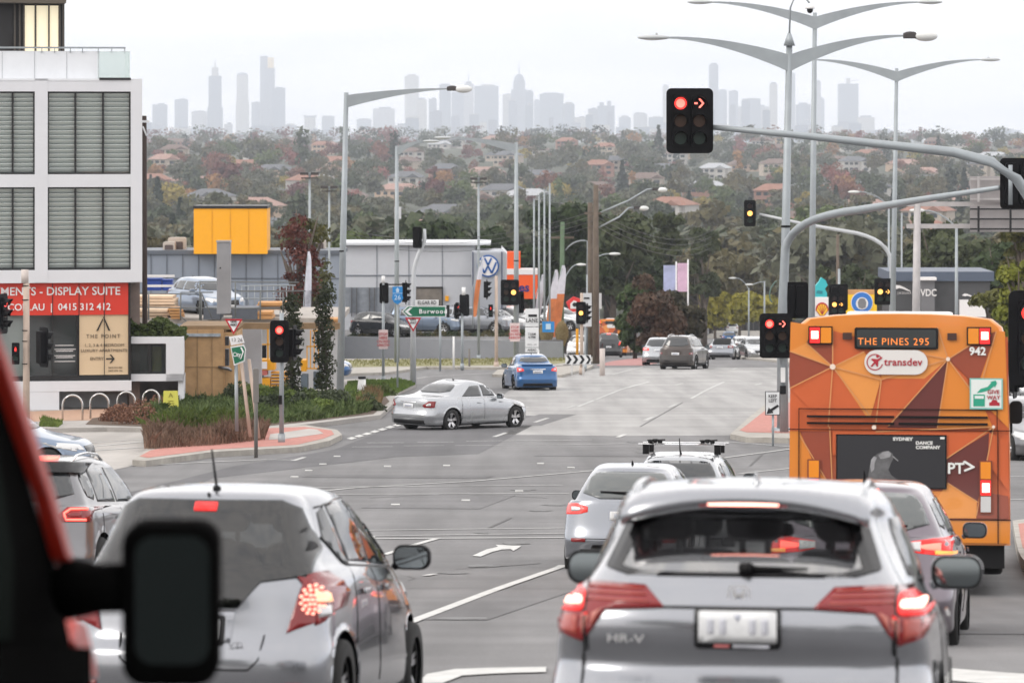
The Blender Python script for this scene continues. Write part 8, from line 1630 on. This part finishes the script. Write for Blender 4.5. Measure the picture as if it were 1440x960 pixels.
def feather(px, d, y0, y1, lean, m_lo, label, wpx=9):
    g = P(px, y1, d); t = thing('feather_flag', label, 'flag', (g.x, g.y, g.z)); h = S(y1-y0, d); w_ = S(wpx, d); MB().tube([(0, 0, -S(15, d)), (0, 0, h*.5), (lean*.3, 0, h*.95)], .025, 6).build('flag_pole', M_GALV, t)
    def strip(u0, u1, nm, m):
        N = 8; v = []; 
        for i in range(N+1):
            u = u0+(u1-u0)*i/N; ww = w_*math.sin(min(1, (u*.92+.08))*math.pi)**.35; x = lean*u*u*.3; yy = .08*math.sin(u*7); v += [(x, yy, h*u), (x+ww*.5, yy+.06*math.sin(u*9), h*u), (x+ww, yy+.12, h*u)]
        f = []
        for i in range(N): f += [(i*3, i*3+1, i*3+4, i*3+3), (i*3+1, i*3+2, i*3+5, i*3+4)]
        b = MB().add(v, f, 0, True); b.add([(a, y+.012, z) for a, y, z in v], f, 0, True); b.build(nm, m, t)
    strip(.02, .62, 'flag_cloth', m_lo); strip(.62, .99, 'flag_top', mat('flag_white', (.60, .60, .66), .7, var=.15, scale=2)); return t
feather(665, 190, 360, 447, 1.5, mat('flag_orange', (.62, .20, .07), .7, var=.25, scale=2), 'orange and white feather flag overlapping the blue round badge', 7); feather(767, 238, 378, 488, 2, MATS['flag_orange'], 'shorter of a pair of orange feather flags beside the flag poles', 11); feather(777, 239, 372, 480, 2, MATS['flag_orange'], 'taller of a pair of orange feather flags beside the flag poles', 12); feather(427, 170, 352, 500, .6, mat('flag_print', (.38, .38, .42), .7, var=.8, scale=1.6), 'white printed feather flag in front of the maroon autumn tree', 9)
feather(752, 240, 385, 455, 1.5, MATS['flag_white'], 'white feather flag between the orange sign and the flag poles', 9)
# pampas grass
for k, (px, w_, lb) in enumerate([(768, 26, 'golden pampas grass clump behind the lane sign'), (790, 24, 'taller golden pampas clump at the end of the retaining wall')]):
    d = 236; g = P(px, 486, d); r = np.random.default_rng(k); n = 1800; a = r.random(n)*6.28; q = r.random(n)**.6*S(w_, d)*.42; B0 = np.stack([np.cos(a)*q*.4, np.sin(a)*q*.4, q*0], 1); T = np.stack([np.cos(a)*q, np.sin(a)*q, S(38, d)*(1-.35*(q/q.max())**2)*(.6+.4*r.random(n))], 1); sd_ = np.stack([-np.sin(a), np.cos(a), a*0], 1)*.03
    M1 = (B0+T)/2+np.array([0, 0, .25]); V = np.stack([B0-sd_, B0+sd_, M1+sd_, T, M1-sd_], 1).reshape(-1, 3); me = bpy.data.meshes.new('pampas_grass'); me.vertices.add(len(V)); me.vertices.foreach_set('co', V.astype(np.float32).ravel()); me.loops.add(5*n); me.loops.foreach_set('vertex_index', np.arange(5*n, dtype=np.int32)); me.polygons.add(n); me.polygons.foreach_set('loop_start', np.arange(0, 5*n, 5, dtype=np.int32)); me.update(calc_edges=True)
    o = link('pampas_grass', me, leafmat('pampas', (.30, .22, .10), (.50, .40, .22), 1.)); o.location = g; tag(o, lb, 'plant')
p = P(771, 467, 234); t = thing('blue_sign', 'small blue notice at the foot of the flag poles', 'sign', p); MB().box((0, 0, S(7.5, 234)), (S(17, 234), .05, S(15, 234))).build('sign_panel', M_SBLU, t); MB().box((0, -.04, S(8, 234)), (S(7, 234), .03, S(8, 234))).build('sign_mark', MATS['route_pale'], t)
# red-roofed hut sign
p = P(808, 460, 290); t = thing('restaurant_sign', 'red and white hut-shaped restaurant sign on a yellow post', 'sign', p)
def hq(pts): return [((a-808)*290/FPX, (460-b_)*290/FPX) for a, b_ in pts]
MB().prism(hq([(790, 436), (800, 434), (796, 425), (806, 417), (818, 421), (824, 428), (822, 436), (832, 437), (832, 446), (790, 446)]), 0, .4).build('hut_panel', mat('sign_scarlet', (.62, .03, .03), .5), t); MB().prism(hq([(802, 434), (802, 427), (807, 422), (815, 426), (817, 434)]), -.03, .0).build('hut_face', M_WTXT, t); MB().prism(hq([(791, 438), (831, 438), (831, 445), (791, 445)]), -.03, .0).build('white_band', mat('pinkish_white', (.62, .45, .42), .5), t); MB().prism(hq([(792, 448), (831, 448), (831, 456), (792, 456)]), 0, .3).build('lower_band', mat('grey_band', (.42, .42, .42), .5), t); MB().tube([(.2, .2, -2.6), (.2, .2, 2)], .10, 8).build('sign_post', MATS['yellow_panel_m'], t); MB().prism(circ(.16, 14, .0, 1.68), -.05, -.02).build('sign_mark', M_INK, t)
# ---- right-hand businesses beyond the bus
t, h, w_ = facade('dark_showroom', 'low charcoal showroom with a slim dark blue roof beyond the bus', 1255, 395, 1392, 470, 250, 7, mat('charcoal_cladding', (.055, .056, .060), .6, var=.06)); MB().box((0, 3.5, h+.3), (w_+.5, 7.4, .6)).build('roof_edge', mat('navy_roof', (.07, .09, .13), .5), t); 
def rl(px, py): p = P(px, py, 250); return (p.x-t.location.x, p.z-t.location.z)
b = MB(); a = rl(1293, 390); c = rl(1312, 440); b.box2((a[0], -1.0, c[1]), (c[0], .0, a[1])); wg = b.build('entrance_wing', mat('wing_grey', (.14, .14, .15), .6), t); b = MB(); a = rl(1290, 389); c = rl(1314, 393); b.box2((a[0], -1.3, c[1]), (c[0], .2, a[1])); b.build('wing_canopy', M_WTXT, t); p = rl(1303.5, 411); text(wg, 'wall_lettering', 'VDC', .62, M_WTXT, (p[0], -1.03, p[1]), bold=.01, xs=.8)
def cat_shape(px, py, k, nm='leaping_emblem'):
    q = [(-14, 0), (-9, 3.5), (-3, 3), (4, 0), (10, -3.5), (13, -5), (12, -6), (6, -4), (1, -2), (-4, -1), (-8, -2.5), (-10, -1), (-12, -1.5)]; c = rl(px, py); MB().prism([(c[0]+a*k*250/FPX, c[1]+z*k*250/FPX) for a, z in q], -.08, -.02).build(nm, M_WTXT, t)
cat_shape(1268, 404, .95); cat_shape(1362, 415, .65); p = rl(1272, 412); text(t, 'wall_lettering', 'JAGUAR', .20, M_WTXT, (p[0], -.05, p[1]), sp=1.3); b = MB(); a = rl(1348, 421); c = rl(1385, 445); b.box2((a[0], -.6, c[1]), (c[0], -.1, a[1])); b.build('white_board', M_WTXT, t)
def psign(name, label, px, py, d): return thing(name, label, 'sign', P(px, py, d))
t = psign('fuel_sign', 'white fuel station sign with a red and yellow scallop shell', 1156, 445, 215); w_ = S(1, 215); MB().prism([(a*w_, z*w_) for a, z in [(-11, 0), (9, 0), (9, 27), (-11, 27)]], 0, .3).build('sign_panel', M_WTXT, t)
fan = [(math.cos(R(180-180*k/12))*9.2*w_, (9+math.sin(R(180*k/12))*11)*w_) for k in range(13)]; fan = [(-3*w_, 1*w_)]+[(a, z) for a, z in fan]+[(3*w_, 1*w_)]; MB().prism(fan, -.04, 0).build('shell_outline', M_SRED, t); ff = [(a*.82, 1.8*w_+(z-1*w_)*.84) for a, z in fan]; sh_ = MB().prism(ff, -.07, -.03).build('shell_field', mat('shell_yellow', (.85, .50, .02), .5), t); b = MB()
for k in range(1, 6): a_ = R(30*k); stroke(b, [(0, 3*w_), (math.cos(a_)*7.4*w_, (9+math.sin(a_)*9)*w_)], .7*w_, -.09, -.06)
b.build('shell_rays', M_SRED, sh_)
t = psign('teal_figure_sign', 'teal angular shape standing above the scallop shell sign', 1152, 418, 222); w_ = S(1, 222); MB().prism([(a*w_, z*w_) for a, z in [(-14, -14), (-13, 4), (-6, 5), (-7, 14), (0, 22), (3, 28), (9, 24), (12, 17), (8, 12), (11, 6), (11, -3), (10, -14)]], 0, .5).build('teal_panel', mat('teal', (.03, .42, .46), .5), t); MB().prism([(a*w_, z*w_) for a, z in [(-4, 6), (4, 5), (5, 9), (-3, 10)]], -.03, .0).build('teal_dark_panel', mat('teal_dark', (.015, .20, .24), .5), t)  # small raised panel in a darker teal
t = psign('round_badge_sign', 'yellow sign with a round blue and white badge behind the amber twin signal', 1211, 440, 205); w_ = S(1, 205); MB().box2((-21*w_, 0, -3*w_), (22*w_, .4, 31*w_)).build('yellow_field', mat('sign_yellow', (.85, .52, .01), .5), t); MB().box2((-21*w_, -.01, 26*w_), (20*w_, .38, 32.5*w_)).build('brown_header', M_TIMO, t); MB().prism(circ(15.5*w_, 32, 1*w_, 14.5*w_), -.05, 0).build('badge_rim', M_WTXT, t); MB().prism(circ(14.5*w_, 32, 1*w_, 14.5*w_), -.08, -.04).build('badge_ring', mat('badge_mid_blue', (.03, .16, .50), .5), t); bd = MB().prism(circ(8.6*w_, 28, 1*w_, 13.5*w_), -.11, -.07).build('badge_centre', M_WTXT, t); MB().prism([(a*w_, z*w_) for a, z in [(-4, 8), (-5, 15), (-3, 20), (1, 21), (5, 20), (7, 15), (6, 8), (1, 6)]], -.13, -.10).build('plain_emblem', mat('emblem_grey', (.18, .18, .19), .5), bd); MB().box2((-9*w_, -.12, -1.5*w_), (11*w_, -.07, 2*w_)).build('red_ribbon', M_SRED, t)
# banners over the hedge tree
for k, (px, m, lb) in enumerate([(942, mat('banner_lilac', (.38, .42, .62), .7, var=.35, scale=.8), 'lilac banner showing over the dark hedge tree, first of the pair'), (960, mat('banner_pink', (.62, .42, .56), .7, var=.3, scale=.8), 'pink and blue banner on a white pole over the dark hedge tree')]):
    p = P(px, 410, 300); t = thing('street_banner', lb, 'banner', p); w_ = S(18 if k == 0 else 15, 300); h = S(37 if k == 0 else 40, 300); MB().box((0, 0, h/2), (w_, .05, h), rz=.15).build('banner_cloth', m, t, 0); MB().tube([(w_*.5, 0, -5), (w_*.5, 0, h+.3)], .06, 6).build('banner_pole', MATS['dome_white'], t)
b = MB(); b.box2((P(1000, 0, 520).x, 520, gz(0, 520)), (P(1110, 0, 520).x, 532, P(0, 441, 520).z)); tag(b.build('dark_warehouse', mat('warehouse_dark', (.035, .036, .038), .7)), 'long dark low building behind the yellow street trees', 'building')
b = MB()
for k in range(14): b.box((P(1000+k*8.5, 0, 519.6).x, 519.6, P(0, 452, 520).z), (.12, .1, 2.2))
tag(b.build('picket_fence', mat('fence_grey', (.12, .12, .12), .8)), 'thin grey fence in front of the dark warehouse', 'fence')
# ================================================================== MIDDLE DISTANCE TREES
def tree(name, label, px, d, ytop, wpx, m, kind='round', n=4500, leaf=.2, seed=1, trunk_m=None, ybase=None, group=None, open_=1., x0h=0.):
    g = GD(px, d) if ybase is None else P(px, ybase, d); H = EZ+(HOR-ytop)*d/FPX-g.z; W_ = S(wpx, d); t = thing(name, label, 'tree', g, 0, group)
    V, F = crown(kind, H, W_, n, leaf, seed); me = np_mesh('crown', V, F, [m]); link('crown', me, None, t); limbs(H, W_*.8, seed, .028 if kind != 'column' else .012, 9).build('trunk', trunk_m or M_BARK, t); return t
T = tree
M_MAR = leafmat('autumn_maroon_leaf', (.065, .018, .016), (.15, .05, .035), .8); M_MARG = leafmat('autumn_green_leaf', (.05, .06, .018), (.12, .11, .035), .8); M_DKG = leafmat('oak_dark_leaf', (.016, .030, .010), (.046, .070, .022), .5); M_EUC = leafmat('eucalypt_leaf', (.030, .042, .016), (.078, .092, .038), .5); M_YEL_ = leafmat('yellow_leaf', (.17, .16, .02), (.34, .30, .05), .5); M_YGR = leafmat('yellow_green_leaf', (.11, .13, .015), (.24, .25, .04), .5)
T('autumn_tree', 'maroon autumn tree in front of the grey shed, beside the yellow box', 420, 172, 250, 84, M_MAR, 'round', 2400, .08, 11); T('autumn_tree', 'olive and russet upper crown leaning behind the maroon tree', 436, 178, 256, 76, M_MARG, 'round', 2200, .09, 12)
T('columnar_tree', 'dark narrow columnar tree close beside the red signal', 411, 133, 408, 33, leafmat('column_leaf', (.022, .032, .014), (.055, .065, .03), 1.5), 'column', 1900, .055, 21); T('columnar_tree', 'taller dark columnar tree with a pink spray, beside the tall lamp', 457, 134, 398, 36, MATS['column_leaf'], 'column', 2400, .055, 22)
T('round_tree', 'light green round tree behind the showroom roof and the tall garden lamp', 503, 330, 287, 96, LM['bright green'], 'round', 4500, .34, 31); T('oak_tree', 'dark round oak behind the showroom roof', 617, 322, 275, 100, M_DKG, 'round', 6000, .34, 32); T('oak_tree', 'dark spreading tree between the round oak and the big fig', 700, 330, 290, 92, M_DKG, 'round', 5000, .34, 33); T('oak_tree', 'shorter dark tree filling the gap beside the round oak', 560, 350, 300, 70, M_EUC, 'round', 3600, .36, 30)
T('fig_tree', 'large dark domed tree behind the flag poles', 798, 335, 251, 120, M_DKG, 'round', 8000, .33, 34); T('fig_tree', 'broad dark tree just behind the wooden power poles', 862, 345, 280, 130, M_EUC, 'round', 7500, .34, 35); T('eucalypt', 'tall loose eucalypt beside the bracket lamps', 940, 372, 284, 66, M_EUC, 'lumpy', 3600, .34, 36); T('eucalypt', 'second loose eucalypt further along, thinner crown', 990, 400, 310, 56, M_EUC, 'lumpy', 3000, .36, 37)
T('eucalypt', 'dark tall tree filling behind the restaurant sign', 740, 345, 305, 90, M_DKG, 'round', 5000, .34, 38); T('eucalypt', 'low dark trees behind the far orange bus', 905, 350, 330, 110, M_DKG, 'round', 6000, .34, 39)
for k, (px, d, yt, wp, m, lb) in enumerate([(893, 262, 385, 72, leafmat('photinia_green', (.028, .05, .014), (.07, .11, .03), .8), 'green half of the tall hedge behind the black SUV'), (925, 258, 376, 92, leafmat('brown_maroon', (.045, .032, .018), (.12, .065, .04), .8), 'dark brown-maroon tree in the middle of the tall hedge'), (958, 262, 400, 78, leafmat('photinia_dark', (.022, .024, .012), (.075, .06, .03), .8), 'dark low end of the tall hedge behind the brown SUV')]): T('hedge_tree', lb, px, d, yt, wp, m, 'bush', 7500, .16, 50+k)
for k, (px, d, yt, lb) in enumerate([(1006, 405, 402, 'yellow street tree with a bare trunk, first of the far group'), (1040, 415, 398, 'broad yellow street tree in the middle of the far group'), (1072, 425, 404, 'yellow street tree next to the far lamps'), (1095, 430, 410, 'last yellow street tree, partly behind the camera lamp pole')]): T('street_tree', lb, px, d, yt, 50, M_YEL_, 'round', 3200, .3, 60+k, group='yellow street trees by the far road')
for k, (px, d, yt, wp, lb) in enumerate([(1000, 500, 362, 80, 'olive tree rising behind the first yellow tree'), (1045, 520, 352, 90, 'olive tree rising behind the middle yellow trees'), (1095, 540, 372, 80, 'olive tree behind the last yellow tree'), (965, 480, 372, 60, 'olive tree beyond the street banners')]): T('olive_tree', lb, px, d, yt, wp, LM['olive'], 'round', 3600, .42, 70+k)
for k, (px, yt, wp) in enumerate([(1158, 352, 40), (1182, 362, 34), (1204, 346, 44), (1226, 350, 40), (1140, 366, 34)]): T('bushy_tree', ['bushy dark green tree above the shell sign', 'dark green tree just behind the plain wooden pole', 'tallest dark green tree above the round badge sign', 'dark green tree beside the third double lamp', 'small dark green tree beside the second double lamp'][k], px, 262+k*3, yt, wp, LM['dark green'], 'bush', 2800, .2, 80+k, group='dark green trees behind the bus')
for k, (px, d, yt, wp, m, kd, lb) in enumerate([(1318, 300, 290, 120, M_EUC, 'lumpy', 'spreading eucalypt behind the gantry post'), (1360, 290, 318, 120, M_EUC, 'round', 'full eucalypt behind the dark showroom'), (1290, 310, 350, 90, LM['dark green'], 'round', 'low dark tree beside the full eucalypt'), (1405, 280, 300, 100, M_DKG, 'round', 'dark tree beneath the gantry boards')]): T('eucalypt', lb, px, d, yt, wp, m, 'bush' if kd == 'round' else kd, 5200, .28, 90+k)
T('yellow_green_tree', 'yellow-green tree beside the gantry boards', 1432, 150, 305, 78, M_YGR, 'bush', 6500, .11, 95); T('yellow_green_tree', 'olive-green lower tree over the end of the bus roof', 1398, 160, 388, 70, leafmat('olive_y', (.06, .065, .018), (.14, .14, .04), .8), 'bush', 5000, .10, 96); T('tall_tree', 'tall tree crown peeking above the gantry boards', 1437, 170, 198, 62, M_MARG, 'lumpy', 5000, .13, 97)
for k, (px, d, yt, wp) in enumerate([(222, 300, 302, 70), (262, 310, 318, 60), (180, 300, 310, 60), (392, 310, 318, 70), (345, 320, 330, 80)]): T('scrub_tree', ['brown-green scrubby tree above the air conditioners', 'brown-green tree between air conditioners and yellow box', 'scrubby tree hidden by the apartment corner', 'brown-green tree between yellow box and maroon tree', 'scrubby tree behind the yellow box'][k], px, d, yt, wp, leafmat('scrub_leaf', (.045, .04, .018), (.10, .085, .04), .5), 'round', 3000, .3, 110+k)
# dark belt of trees across the valley floor
r3 = random.Random(12); beltc = ['dark green', 'grey green', 'olive', 'dark green', 'grey green']
for k in range(64):
    px = 120+k*21.0+r3.uniform(-7, 7); d = r3.uniform(430, 620); j = r3.choice([0, 1, 3, 4, 9, 2]); H = r3.uniform(9, 14.5); c = r3.choice(beltc)
    if 985 < px < 1075 and d < 560: d = 590
    o = bpy.data.objects.new('valley_tree', VAR[j][4]); COL.objects.link(o); o.location = GD(px, d); s = H/10; o.scale = (s*1.15, s*1.15, s); o.rotation_euler = (0, 0, r3.random()*6.28); o.material_slots[0].link = 'OBJECT'; o.material_slots[0].material = LM[c]
    tag(o, f"{c} valley floor tree, {ref(px)}, {'taller' if H > 12 else 'shorter'}", 'tree', 'trees on the valley floor')
# unseen trees added behind the camera to darken reflections in the car paint
Vs = []; Fs = []; off = 0; r4 = random.Random(4)
for k in range(34):
    y = -12-k*4.2; x = r4.choice([-1, 1])*r4.uniform(13, 30) if k % 3 else r4.uniform(-26, 26)-0; y = y if k % 3 else -r4.uniform(95, 150)
    V, F = VAR[r4.choice([0, 1, 2, 9])][2:4]; s = r4.uniform(.9, 1.4); Vs.append(V*s+np.array([x, y, gz(0, y)-.3])); Fs.append(F+off); off += len(V)
tag(link('unseen_reflection_trees', np_mesh('unseen_reflection_trees', np.vstack(Vs), np.vstack(Fs), [LM['dark green']])), 'unseen belt of trees added behind the camera for darker car reflections', 'woodland', kind='stuff')
